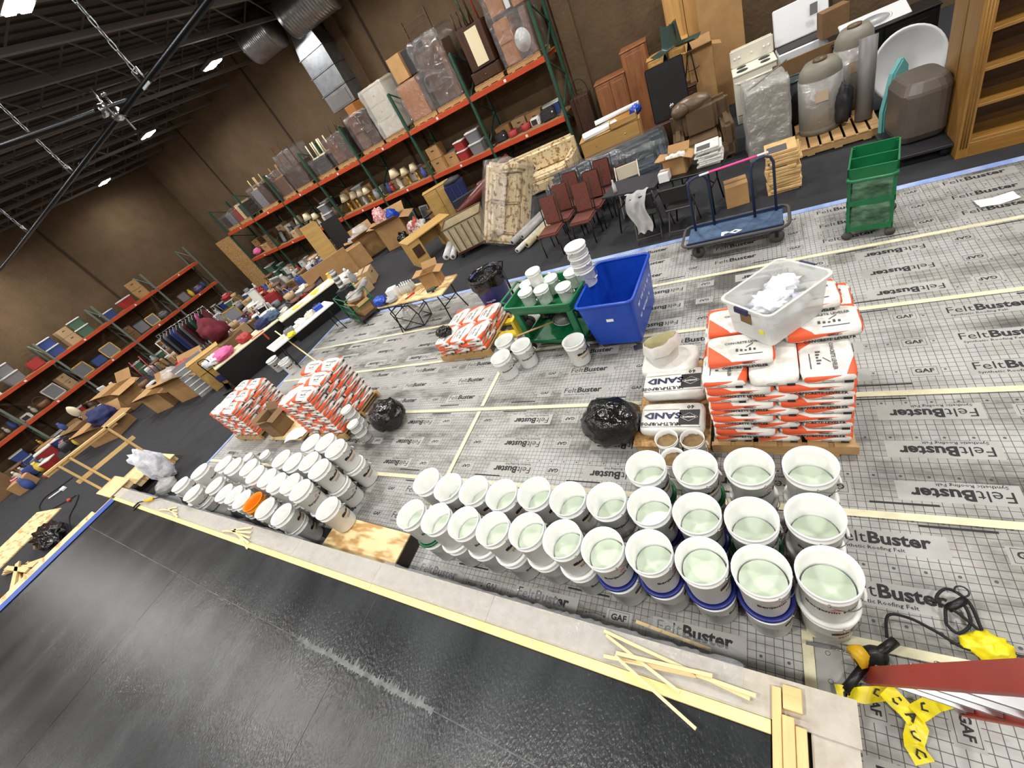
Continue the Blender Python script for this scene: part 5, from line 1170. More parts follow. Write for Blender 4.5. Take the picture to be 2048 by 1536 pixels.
# --- appliances
t = thing('electric_stove', 'cream electric stove with four black burners', 'stove', (-.08, 11.35, 0), .06)
MB().cbox(0, 0, 0, .74, .62, .90).build('oven_body', 'appliance', t, bevel=.012); MB().cbox(0, -.01, .90, .76, .66, .035).build('cooktop', 'appliance', t, bevel=.01); MB().box(-.38, .24, .93, .38, .33, 1.26).build('control_panel', 'appliance', t, bevel=.025, seg=2)
MB().cbox(0, -.325, .18, .70, .03, .62).build('oven_door', 'appliance', t, bevel=.01); MB().tube([(-.3, -.37, .78), (.3, -.37, .78)], .014, 8).build('door_handle', 'appliance', t)
for x, y, r in ((-.2, -.15, .10), (.2, -.15, .085), (-.2, .12, .085), (.2, .12, .10)): MB().lathe([(.01, 0), (r, 0), (r, .008), (.01, .012)], 20, T(x, y, .936)).build('burner', 'burner', t)
for x in (-.3, -.22, 0, .22, .3): MB().lathe([(.022, 0), (.02, .025), (.005, .026)], 12, T(x, .238, 1.1, rx=PI / 2)).build('knob', 'appliance', t)
t = thing('chest_freezer', 'white chest freezer with raised lid behind the stove', 'freezer', (.78, 11.7, 0), .06); MB().cbox(0, 0, 0, .9, .6, .88).build('freezer_body', 'appliance_white', t, bevel=.02); MB().box(-.45, -.04, 0, .45, .04, .62, T(0, .3, .9, rx=-.25)).build('raised_lid', 'appliance_white', t, bevel=.015); MB().cbox(0, -.02, .88, .86, .5, .015).build('dark_gasket', 'dark_stuff', t)
MB().box(-.06, -.005, 0, .06, .005, .18).build('lid_label', 'label_grey', t, loc=(.2, .25, 1.2))
MB().box(-.5, -.02, 0, .5, .02, .95).build('cardboard_sheet', 'cardboard_dark', label='brown cardboard panel leaning in front of the freezer', cat='cardboard', loc=(.72, 10.55, 0), rz=.08)
t = thing('wrapped_appliance', 'grey metal appliance under a torn plastic wrap by the recliner', 'appliance', (.06, 9.25, 0), .10); MB().cbox(0, 0, .03, .58, .66, 1.05).build('appliance_body', 'tank_grey', t, bevel=.015); wrap_on(t, .32, .36, 1.12, 0, 'wrap_hazy'); MB().tube([(-.3, -.3, 1.12), (.36, .2, 1.22)], .012, 6).build('handle_bar', 'tank_grey', t)
t = thing('dark_barrel', 'dark barrel with green rim behind the wrapped appliance', 'barrel', (.48, 9.75, 0)); MB().lathe([(.01, 0), (.2, 0), (.23, .4), (.2, .82), (.17, .82), (.15, .6), (.01, .58)], 24).build('barrel_body', 'dark_stuff', t); MB().tube([(.2 * math.cos(a), .2 * math.sin(a), .83) for a in [i * PI / 10 for i in range(20)]], .02, 6, closed=True).build('green_rim', 'green_vinyl', t)
def tank(label, x, y, z, r, h):
    t = thing('storage_tank', label, 'tank', (x, y, z), 0, 'grey wrapped tanks'); MB().lathe([(.02, 0), (r, 0), (r * 1.02, .08), (r, .1), (r, h * .82), (r * .96, h * .9), (r * .7, h), (.02, h)], 30).build('tank_body', 'tank_grey', t); MB().lathe([(.02, h), (.09, h), (.09, h + .035), (.02, h + .045)], 16).build('cap', 'leather_brown', t)
    MB().lathe([(r * 1.03, .1), (r * 1.035, h * .8)], 30).build('stretch_wrap', 'wrap_hazy', t); MB().box(-.08, -.004, 0, .08, .004, .16, T(0, -r * 1.05, h * .5)).build('tank_label', 'label_tan', t); return t
tank('nearer grey tank wrapped in film on the pallet', .80, 9.02, .146, .28, 1.0); tank('farther grey tank wrapped in film behind the nearer one', 1.28, 9.6, .146, .25, 1.12)
t = pallet(.98, 9.1, 1.05, 1.5, 'rough pallet under the grey tanks', 0)
lumpy((1.08, 8.86, .45), .12, .16, .30, 71, amp=.3, freq=3).build('cable_bundle', 'dark_stuff', label='bundle of dark hoses beside the nearer tank', cat='hoses')
MB().tube([(0, 0, .15), (.05, .25, 1.2)], .11, 14).build('metal_cylinder', 'steel_dark', label='tall dark metal cylinder between the tanks', cat='cylinder', loc=(1.33, 8.8, 0))
t = thing('tub_basin', 'round white tub standing on edge behind the oak bookcase', 'tub', (1.92, 9.35, .55), rot=(1.15, .0, .35)); MB().lathe([(.02, -.22), (.40, -.2), (.48, -.05), (.50, .0), (.46, .0), (.44, -.04), (.02, -.16)], 36).build('tub_shell', 'tub_white', t)
t = thing('teal_sink', 'teal glazed sink standing on its side', 'sink', (1.50, 8.15, .12), rot=(.0, .12, .5))
MB().prism([(-.09, 0), (.09, .05), (.17, .45), (.10, .80), (.0, .92), (-.09, .75), (-.13, .3)], -.05, .05, T(0, 0, 0, rx=PI / 2)).build('sink_slab', 'teal_glaze', t, bevel=.02, seg=2); MB().lathe([(.04, 0), (.075, 0), (.075, .02), (.04, .01)], 18, T(.0, -.055, .6, rx=PI / 2)).build('drain_ring', 'teal_glaze', t); MB().lathe([(.002, 0), (.03, 0)], 12, T(.0, -.06, .58, rx=PI / 2)).build('drain_hole', 'black_plastic', t)
t = thing('grey_tub', 'large rounded grey-brown tub standing beside the bookcase', 'tub', (1.72, 7.75, .17), rot=(0, 0, .1)); b = MB(); shell(b, [(.22, .3, .1, 0), (.25, .36, .14, .1), (.25, .38, .16, .6), (.2, .3, .14, .72)]); b.add([(x, y, .72) for x, y in rrect(.2, .3, .14)], [tuple(range(20))]); b.build('tub_shell', 'tub_brown', t, bevel=.02)
t = thing('wheeled_board', 'dark flat board on casters under the grey-brown tub', 'board', (1.68, 7.6, .0), .0); MB().cbox(0, 0, .12, .62, .95, .04).build('board', 'dark_stuff', t, bevel=.006)
for sx in (-.25, .25):
    for sy in (-.4, .4): MB().lathe([(.05, -.015), (.05, .015)], 12, T(sx, sy, .05, rx=PI / 2)).bar((sx, sy, .05), (sx, sy, .12), .025).build('caster', 'black_rubber', t)
cabinet('long black cabinet with a pale wood top near the right wall', 1.78, 10.75, 0, 1.35, .6, .88, .02, 'black_plastic', 2, 0); t = thing('vanity_top', 'white vanity top with oval basin leaning on the black cabinet', 'vanity top', (1.7, 10.8, .93), rot=(.28, 0, .05)); MB().box(-.45, -.28, 0, .45, .28, .03).build('slab', 'tub_white', t, bevel=.01); MB().lathe([(.01, -.02), (.12, -.01), (.2, .03), (.22, .036), (.235, .032)], 30, sy=.75).build('oval_basin', 'tub_white', t); MB().lathe([(.002, .0), (.022, .0)], 12, T(0, 0, -.008)).build('drain', 'iron', t)
MB().box(-.2, -.15, 0, .2, .15, .4).build('storage_crate', 'cardboard_dark', label='open dark carton with flaps left of the vanity top', cat='box', loc=(1.2, 11.4, .88), rz=.2)
# --- trellis
t = thing('iron_trellis', 'rusty arched iron garden trellis leaning by the rack end', 'trellis', (-3.82, 12.25, 0), .2)
MB().tube([(-.2, 0, 0), (-.2, 0, 1.7)] + [(-.2 * math.cos(a), 0, 1.7 + .28 * math.sin(a)) for a in [i * PI / 8 for i in range(1, 8)]] + [(.2, 0, 1.7), (.2, 0, 0)], .010, 6).build('arch_frame', 'iron', t)
for x in (-.07, .07): MB().tube([(x, 0, .1), (x, 0, 1.6)], .006, 5).build('bar', 'iron', t)
for z in (.5, 1.0, 1.5): MB().tube([(-.2, 0, z), (.2, 0, z)], .006, 5).build('crossbar', 'iron', t)
for sx in (-1, 1): MB().tube([(sx * (.03 + .02 * a) * math.cos(a * 1.6), 0, 1.72 + .04 * a * math.sin(a * 1.6) * .6) for a in [i * .25 for i in range(12)]], .006, 5).build('scroll', 'iron', t)
MB().box(-.25, -.2, 0, .25, .2, 1.55).build('dark_dresser', 'walnut', label='narrow dark dresser beside the rack end', cat='dresser', loc=(-4.0, 12.75, 0), rz=.05, bevel=.01)
lumpy((-2.35, 10.95, 1.10), .12, .12, .10, 75, amp=.4, freq=5).build('blue_bow', 'blue_bin', label='shiny blue bow on the dresser before the cedar wardrobe', cat='bow')
# ================================================================== STORED FURNITURE, CENTRE
sofa('cream floral sofa in front of the rack\'s right end', -5.55, 11.55, 0, 2.7, .95, .95, .05, 'cream_floral', 2)
t = sofa('cream floral loveseat wrapped in film, tipped on its end', -4.95, 9.2, .48, 1.75, .85, .85, 0, 'cream_floral', 2, film_='wrap_film', rot=(.05, -.95, 1.05), name='wrapped_loveseat')
t = thing('chaise', 'maroon leather chaise standing on edge behind the canvas cart', 'chaise', (-6.6, 10.65, 0), .72)
b = MB(); b.grid(lambda u, v: (-.95 + 1.9 * u, .05 * math.sin(u * 3), .62 + .35 * u ** 2 - (.16 * v if v < 1 else 0)), 16, 3); MB().box(-.95, -.05, .02, .95, .05, .95).build('frame_board', 'dark_stuff', t, bevel=.01); MB().tube([(-.95, 0, .62), (-.4, 0, .74), (.2, 0, .90), (.8, 0, 1.12), (.98, 0, 1.2)], .13, 14, taper=lambda s_: .7 + .6 * math.sin(PI * min(1, s_ + .15))).build('padded_back', 'maroon', t); MB().box(-.98, -.09, .0, -.88, .09, .66).box(.88, -.09, 0, .98, .09, 1.05).build('end_rail', 'maroon', t, bevel=.02)
for i, (x, y, r, ln, m_) in enumerate(((-4.62, 8.75, .07, 1.7, 'grey_cloth'), (-4.42, 8.85, .065, 1.6, 'grey_cloth'), (-4.30, 8.6, .075, 1.5, 'canvas'), (-4.5, 8.45, .06, 1.5, 'newsprint'), (-4.12, 8.85, .07, 1.5, 'canvas'))):
    t = thing('rug_roll', ('grey rug roll lying uppermost beside the rust chairs', 'second grey rug roll beside the rust chairs', 'tan paper roll with open end beside the rust chairs', 'thin pale roll lying lowest beside the rust chairs', 'tan rug roll nearest the rust chairs')[i], 'roll', (x, y, .09 + (.13 if i < 2 else 0)), 1.25, 'rolled rugs'); MB().lathe([(r * .45, -ln / 2), (r, -ln / 2), (r, ln / 2), (r * .45, ln / 2)], 16, T(ry=PI / 2)).build('roll_body', m_, t); MB().lathe([(r * .2, -ln / 2 - .002), (r * .45, -ln / 2 - .002)], 12, T(ry=PI / 2)).build('roll_core', 'dark_stuff', t)
# canvas laundry cart
t = thing('laundry_cart', 'dirty canvas laundry cart on casters', 'cart', (-6.45, 8.85, 0), .42)
b = MB(); shell(b, [(.44, .34, .05, .18), (.52, .40, .06, .85)]); b.build('canvas_tub', 'canvas', t); b = MB(); shell(b, [(.42, .32, .05, .22), (.50, .38, .06, .845)]); b.build('canvas_lining', 'canvas', t); MB().tube([(x, y, .86) for x, y in rrect(.53, .41, .07)], .016, 8, closed=True).build('top_rim', 'leather_brown', t)
MB().cbox(0, 0, .13, .94, .74, .045).build('base_board', 'walnut', t)
for sx in (-.38, .38):
    for sy in (-.28, .28): MB().lathe([(.055, -.016), (.055, .016)], 14, T(sx, sy, .055, rx=PI / 2)).bar((sx, sy, .055), (sx, sy, .14), .03).build('caster', 'black_rubber', t)
for i in range(5): MB().box(-.012, -.004, 0, .012, .004, .62, T(-.36 + i * .18, -.375, .2, rx=.09)).build('seam', 'leather_brown', t)
for i, (dx, r) in enumerate(((0, .10), (.26, .085))):
    t = thing('film_roll', ('larger roll of plastic film beside the canvas cart', 'smaller roll of plastic film beside the canvas cart')[i], 'roll', (-7.45 + dx, 8.95 - dx * .3, r), 1.95, 'plastic film rolls'); MB().lathe([(.04, -.42), (r, -.42), (r, .42), (.04, .42)], 22, T(ry=PI / 2)).build('film_body', 'tub_white', t); MB().lathe([(.02, -.43), (.04, -.43), (.04, .43), (.02, .43)], 14, T(ry=PI / 2)).build('cardboard_core', 'leather_brown', t)
# oak desk
t = thing('oak_desk', 'pale oak kneehole desk turned with its back to the hall', 'desk', (-8.15, 9.35, 0), 1.0)
MB().cbox(0, 0, .72, 1.5, .72, .035).build('desktop', 'desk_oak', t, bevel=.005)
for sx in (-1, 1):
    MB().cbox(sx * .55, 0, 0, .38, .66, .72).build('pedestal', 'desk_oak', t, bevel=.005)
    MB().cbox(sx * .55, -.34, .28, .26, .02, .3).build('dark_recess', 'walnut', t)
MB().cbox(0, .25, .3, .74, .02, .42).build('modesty_panel', 'desk_oak', t)
carton('open carton on the folding table with flaps up', -5.55, 5.82, .74, .34, .32, .30, .25, 'cardboard', True)
# ================================================================== WORK TABLES ON THE FELT
ftable('folding table with plywood top, tools and open carton', -6.05, 5.72, 1.85, .66, .74, -.05, 'ply'); ftable('long folding table of tools beside the green tube cart', -10.0, 5.55, 1.85, .66, .74, 1.22, 'paper')
# things on the near table
def bottle(label, x, y, z, grp, h=.2, m_='bin_plastic', cap='white'):
    t = thing('water_bottle', label, 'bottle', (x, y, z), 0, grp); MB().lathe([(.004, 0), (.03, 0), (.031, h * .62), (.013, h * .86), (.013, h * .93), (.004, h * .93)], 12).build('bottle_body', m_, t); MB().lathe([(.004, h * .93), (.015, h * .93), (.015, h), (.004, h)], 10).build('cap', cap, t); return t
for r in range(3):
    for c in range(5): bottle('water bottle in the shrink pack, row %s, %s from left' % (('one', 'two', 'three')[r], ORD[c]), -6.42 + c * .068, 5.74 + r * .068, .74, 'water bottles on the near table')
MB().cbox(0, 0, 0, .2, .2, .2).build('white_carton', 'paper', label='white cube-shaped carton beside the water bottles', cat='box', loc=(-6.62, 5.72, .74), rz=.3, bevel=.006)
lumpy((-6.82, 5.48, .84), .17, .12, .10, 81, amp=.35, freq=3).build('blue_cloth', 'blue_bin', label='crumpled blue plastic bag at the table\'s left end', cat='bag')
lumpy((-6.55, 5.52, .80), .15, .10, .06, 82, amp=.35, freq=3).build('rag_pile', 'grey_cloth', label='pale crumpled rags beside the blue bag', cat='rags')
for i in range(4): strip_('pale paint stirring stick on the near table, %s from left' % ORD[i], Vector((-6.0 + i * .05, 5.55, .748 + .004 * (i % 2))), Vector((-5.78 + i * .05, 5.95, .748 + .004 * (i % 2))), .028, .006, grp='stir sticks on the near table')
MB().box(-.2, -.13, 0, .2, .13, .012).build('plywood_offcut', 'osb', label='plywood offcut lying on the near table', cat='plywood', loc=(-6.08, 5.82, .74), rz=.3)
t = thing('power_drill', 'green cordless drill hanging off the near table edge', 'drill', (-5.42, 5.50, .74), .4); MB().tube([(-.1, 0, .06), (.08, 0, .06)], .032, 10).build('motor_body', 'green_vinyl', t); MB().box(-.02, -.02, -.05 + .05, .025, .02, .06).build('grip', 'black_plastic', t, bevel=.006); MB().tube([(.08, 0, .06), (.15, 0, .06)], .012, 8).build('chuck', 'black_metal', t)
t = thing('pliers', 'red-handled pliers on the near table', 'pliers', (-6.12, 5.52, .745), .9); MB().tube([(0, 0, .01), (.09, .03, .01), (.17, .025, .01)], .010, 6).tube([(0, 0, .01), (.09, -.03, .01), (.17, -.025, .01)], .010, 6).build('handles', 'label_red', t); MB().tube([(0, 0, .01), (-.06, 0, .01)], .012, 6).build('jaws', 'steel_dark', t)
# wire cage cart under the near table
t = thing('wire_cart', 'black wire frame cart with clear bag under the near table', 'cart', (-6.5, 5.72, .016), .1)
for sy in (-.2, .2): MB().tube([(-.3, sy, .02), (-.34, sy, .5), (-.1, sy, .6), (.2, sy, .55), (.3, sy, .3), (.26, sy, .02), (-.3, sy, .02)], .012, 7).build('wire_frame', 'black_metal', t); MB().tube([(-.3, sy, .02), (.28, sy, .35)], .009, 6).tube([(.26, sy, .02), (-.33, sy, .4)], .009, 6).build('cross_wire', 'black_metal', t)
for p in ((-.3, .02), (-.34, .5), (.3, .3), (.26, .02)): MB().tube([(p[0], -.2, p[1]), (p[0], .2, p[1])], .009, 6).build('spacer_wire', 'black_metal', t)
lumpy((-6.5, 5.72, .27), .24, .15, .2, 84, amp=.3).build('clear_bag', 'wrap_hazy', label='clear bag held in the black wire cart', cat='bag')
# green tube cart with sheets
t = thing('tube_cart', 'green tube-frame panel cart loaded with cartons', 'cart', (-8.95, 6.55, .016), -.42)
for sx in (-.42, .42):
    MB().tube([(sx, -.3, .1), (sx, -.32, .75), (sx, .3, .75), (sx, .3, .1)], .018, 7).build('end_frame', 'green_cart', t); MB().tube([(sx, -.31, .42), (sx, .3, .42)], .014, 7).build('end_rail', 'green_cart', t)
for z in (.14, .34, .54, .75): MB().tube([(-.42, -.31, z), (.42, -.31, z)], .016, 7).build('side_rail', 'green_cart', t)
MB().cbox(0, 0, .1, .86, .6, .03).build('deck', 'dark_ply', t)
for sx in (-.34, .34):
    for sy in (-.24, .24): MB().lathe([(.05, -.016), (.05, .016)], 12, T(sx, sy, .05, rx=PI / 2)).bar((sx, sy, .05), (sx, sy, .11), .025).build('caster', 'black_rubber', t)
carton('carton standing on the green tube cart', -8.9, 6.58, .146, .5, .34, .34, -.4, 'cardboard', True); lumpy((-8.95, 6.62, .60), .25, .17, .12, 85, amp=.35).build('clear_bag', 'wrap_hazy', label='clear bag of film heaped on the green tube cart', cat='bag')
MB().tube([(0, 0, 0), (1.05, -.35, .42)], .07, 14).build('grey_tube', 'grey_cloth', label='long grey tube leaning over the green tube cart', cat='tube', loc=(-9.35, 7.0, .8 - .35))
for i in range(4):
    t = thing('paint_can', 'printed paint can stacked on the green cart\'s corner, %s from bottom' % ORD[i], 'can', (-9.42 + .02 * i, 6.85, .80 + i * .125), i * .7, 'stacked paint cans'); MB().lathe([(.01, 0), (.085, 0), (.085, .118), (.075, .122), (.01, .118)], 20).build('can_body', 'label_grey', t); MB().lathe([(.0855, .03), (.0855, .09)], 20).build('paper_label', 'newsprint', t); MB().tube([(.086 * math.cos(a), .086 * math.sin(a), .12) for a in [q * PI / 9 for q in range(18)]], .004, 5, closed=True).build('rim', 'alu', t)
MB().box(-.17, -.17, 0, .17, .17, .8).build('utility_crate', 'dark_stuff', label='black plastic crate tower behind the green tube cart', cat='crate', loc=(-9.42, 6.87, 0), rz=.2, bevel=.01)
# on the far table
for i, (dx, m_, nm) in enumerate(((.62, 'blue_bin', 'blue'), (.35, 'appliance', 'cream'), (.05, 'paper', 'white'), (-.3, 'label_grey', 'grey'))):
    t = thing('tool_case', '%s tool case on the far long table' % nm, 'case', (-10.0 + .34 * dx, 5.55 + .94 * dx, .74), 1.0 + i, 'tool cases on the far table'); MB().cbox(0, 0, 0, .24, .18, .11).build('case_body', m_, t, bevel=.012); MB().tube([(-.05, 0, .11), (-.05, 0, .15), (.05, 0, .15), (.05, 0, .11)], .008, 6).build('handle', 'black_plastic', t)
strip_('long pale stick leaning against the far long table', at(550, 662, .9), at(640, 728, .04), .03, .012); strip_('long pale batten lying on the far long table', Vector((-10.25, 4.9, .75)), Vector((-9.75, 6.2, .75)), .04, .015)
lumpy((-9.72, 5.05, .80), .12, .1, .06, 88, amp=.3).build('yellow_gloves', 'caution_yellow', label='yellow gloves on the far long table', cat='gloves')
for i, (u, v) in enumerate(((563, 738), (588, 742))):
    p = at(u, v, 0); pail((p.x, p.y, 0), ('white bucket under the far long table, left one', 'white bucket with blue label under the far long table')[i], 'buckets under the far table', face_cam(p), 'script')
# between the left stacks
carton('brown carton on the plywood between the left leveler stacks', -8.15, 2.72, .10, .34, .34, .42, .1, 'cardboard_dark', True); MB().box(-.55, -.45, 0, .55, .45, .03).build('plywood_sheet', 'ply', label='plywood sheet on the floor between the left leveler stacks', cat='plywood', loc=(-7.85, 2.95, .06)); MB().box(-.5, -.04, 0, .5, .04, .044).build('wood_batten', 'pallet_wood', label='front batten under the plywood between left leveler stacks', cat='batten', loc=(-7.85, 2.8, .016)); MB().box(-.5, -.03, 0, .5, .03, .044).build('wood_batten', 'pallet_wood', label='rear batten under the plywood between left leveler stacks', cat='batten', loc=(-7.85, 3.15, .016))
t = thing('plastic_jug', 'white jug with green label between the left leveler stacks', 'jug', (-7.7, 3.1, .09)); b = MB(); shell(b, [(.14, .11, .05, 0), (.15, .12, .05, .36), (.06, .06, .03, .46), (.05, .05, .03, .52)]); b.build('jug_body', 'pail_white', t); MB().box(-.1, -.004, 0, .1, .004, .08, T(0, -.125, .16)).build('green_label', 'caution_yellow', t); MB().lathe([(.01, .52), (.04, .52), (.04, .55), (.01, .55)], 12).build('cap', 'white', t)
b = MB(); b.grid(lambda u, v: ((u - .5) * .5, (v - .5) * .3, .03 * abs(math.sin(5 * u + 3 * v))), 12, 8); b.build('paper_sack', 'paper', label='torn white paper sack on the plywood sheet', cat='paper', loc=(-7.55, 2.62, .095), rz=.3)
MB().box(-.22, -.16, 0, .22, .16, .004).build('paper_sheet', 'paper', label='white paper sheet on the far left leveler stack', cat='paper', loc=(-9.4, 2.8, .15 + 8 * BT * .97 + .004), rz=.3)
for i, (dx, dy) in enumerate(((-5.88, 2.82), (-5.62, 2.60))):
    for k in range(4 if i == 0 else 3): pail((dx, dy, .016 + k * .105), 'small white tub, %s from bottom, %s nested tower beside black bag' % (ORD[k], ('rear', 'front')[i]), 'nested small tubs', k, None, None, None, .16, .10, 'tub', name='small_pail', handle=False)
# stairs with railing beyond the platform
t = thing('wooden_stairs', 'new plywood stairs with pine railing at the platform\'s far end', 'stairs', (-12.35, .70, 0), .0)
for i in range(3):
    MB().box(-.46, .42 * (2 - i), .15 * i + .0, .46, .42 * (3 - i), .15 * (i + 1) - .02).build('step_box', 'ply', t); MB().box(-.50, .42 * (2 - i) - .02, .15 * (i + 1) - .02, .50, .42 * (3 - i) + .02, .15 * (i + 1)).build('tread', 'pine_pale', t, bevel=.003)
for i, yy in enumerate((.10, .32, 1.15)): MB().bar((-.48, yy, .1), (-.48, yy, 1.35), .045, .09).build('railing_post', 'pine_z', t, bevel=.003)
MB().bar((.48, 1.12, .0), (.48, 1.12, .35), .045, .09).build('railing_post', 'pine_z', t)
MB().bar((-.48, -.15, 1.38), (-.48, 1.6, 1.28), .09, .045).build('handrail', 'pine_y', t, bevel=.003); MB().bar((-.53, -.15, 1.33), (-.53, 1.35, 1.25), .03, .09).build('handrail_cap', 'pine_y', t); MB().bar((-.50, .0, .85), (-.50, 1.3, .78), .035, .085).build('mid_rail', 'pine_y', t, bevel=.003)
lumpy((-11.25, 1.5, .45), .24, .22, .48, 91, amp=.3, n=30, m_=20).build('white_sack', 'cloth_white', label='crumpled white plastic sack beside the wooden stairs', cat='sack')
lumpy((-10.8, 1.25, .14), .3, .2, .12, 92, amp=.3).build('clear_film_heap', 'wrap_hazy', label='heap of clear film beside the left bucket cluster', cat='plastic sheet')
# ================================================================== PALLET RACKS
mat('rack_green', (44, 84, 66), 0.5, metal=.2, col2=(36, 70, 56), scale=6); mat('rack_orange', (196, 74, 34), 0.5, col2=(176, 62, 28), scale=4); mat('rack_grey', (112, 122, 112), 0.5, metal=.3)
mat('chipboard', (150, 120, 80), 0.85, col2=(128, 100, 64), scale=12); mat('brass', (176, 140, 70), 0.35, metal=.8); mat('shade', (228, 214, 178), 0.8); mat('ceramic', (198, 192, 180), 0.3); mat('ceramic_dark', (74, 58, 48), 0.35); mat('yellow_vase', (226, 196, 70), 0.4); mat('glass_grey', (150, 156, 158), 0.15)
mat('c_red', (158, 44, 44), 0.6); mat('c_blue', (56, 78, 140), 0.6); mat('c_grey', (120, 122, 126), 0.6); mat('c_white', (216, 214, 208), 0.6); mat('c_dark', (44, 42, 44), 0.6); mat('c_purple', (98, 84, 130), 0.6); mat('c_green', (70, 104, 82), 0.6); mat('c_tan', (184, 156, 116), 0.7); mat('c_pink', (214, 96, 150), 0.7); mat('c_brown', (104, 72, 48), 0.6)
def rack(label, uprights, depth, z_beams, h, along='x', fm='rack_green', bm_='rack_orange', grp='pallet racks'):
    """uprights: positions along the run in the rack's own x; front at y=0, back at y=depth"""
    t = thing('pallet_rack', label, 'rack', (0, 0, 0), 0, grp)
    for x in uprights:
        for y in (0, depth):
            MB().cbox(x, y, 0, .075, .07, h).build('upright', fm, t)
        b = MB(); z = .25; k = 0
        br = MB()
        while z < h - .5:
            br.bar((x, 0, z if k % 2 == 0 else z + .55), (x, depth, z + .55 if k % 2 == 0 else z), .03); z += .6; k += 1
        br.build('frame_brace', fm, t, kind='stuff')
    for i in range(len(uprights) - 1):
        a, c = sorted((uprights[i], uprights[i + 1]))
        for z in z_beams:
            for y in (-.03, depth + .03): MB().box(a + .04, y - .025, z - .125, c - .04, y + .025, z).build('beam', bm_, t)
            for q in range(4):
                x0 = a + .05 + (c - a - .1) * q / 4; x1 = a + .05 + (c - a - .1) * (q + 1) / 4 - .01
                MB().box(x0, 0, z - .02, x1, depth, z).build('deck_board', 'chipboard', t)
            MB().box((a + c) / 2 - .05, -.058, z - .095, (a + c) / 2 + .02, -.055, z - .03).build('bay_tag', 'paper', t)
    return t
RX = [-4.41 - 2.43 * k for k in range(8)]; RY = 12.45; RD = 1.02; ZU, ZL = 2.73, 1.32
rk = rack('long pallet rack with orange beams along the far wall', RX, RD, (ZL, ZU), 3.8); rk.location = (0, RY, 0)
LYs = [11.6 - 2.36 * k for k in range(6)]; LX = -24.0; ZU2, ZL2 = 2.42, 1.26
rk2 = rack('lower pallet rack with orange beams along the left wall', [-y for y in LYs], .92, (ZL2, ZU2), 3.2, fm='rack_grey'); rk2.location = (LX, 0, 0); rk2.rotation_euler = (0, 0, -PI / 2); rk2.location = (LX, 0, 0)
rk2.rotation_euler = (0, 0, PI / 2); rk2.location = (LX, 0, 0)
for ch_ in rk2.children: pass
rk2.scale = (-1, 1, 1)
BAY = ['first', 'second', 'third', 'fourth', 'fifth', 'sixth', 'seventh']
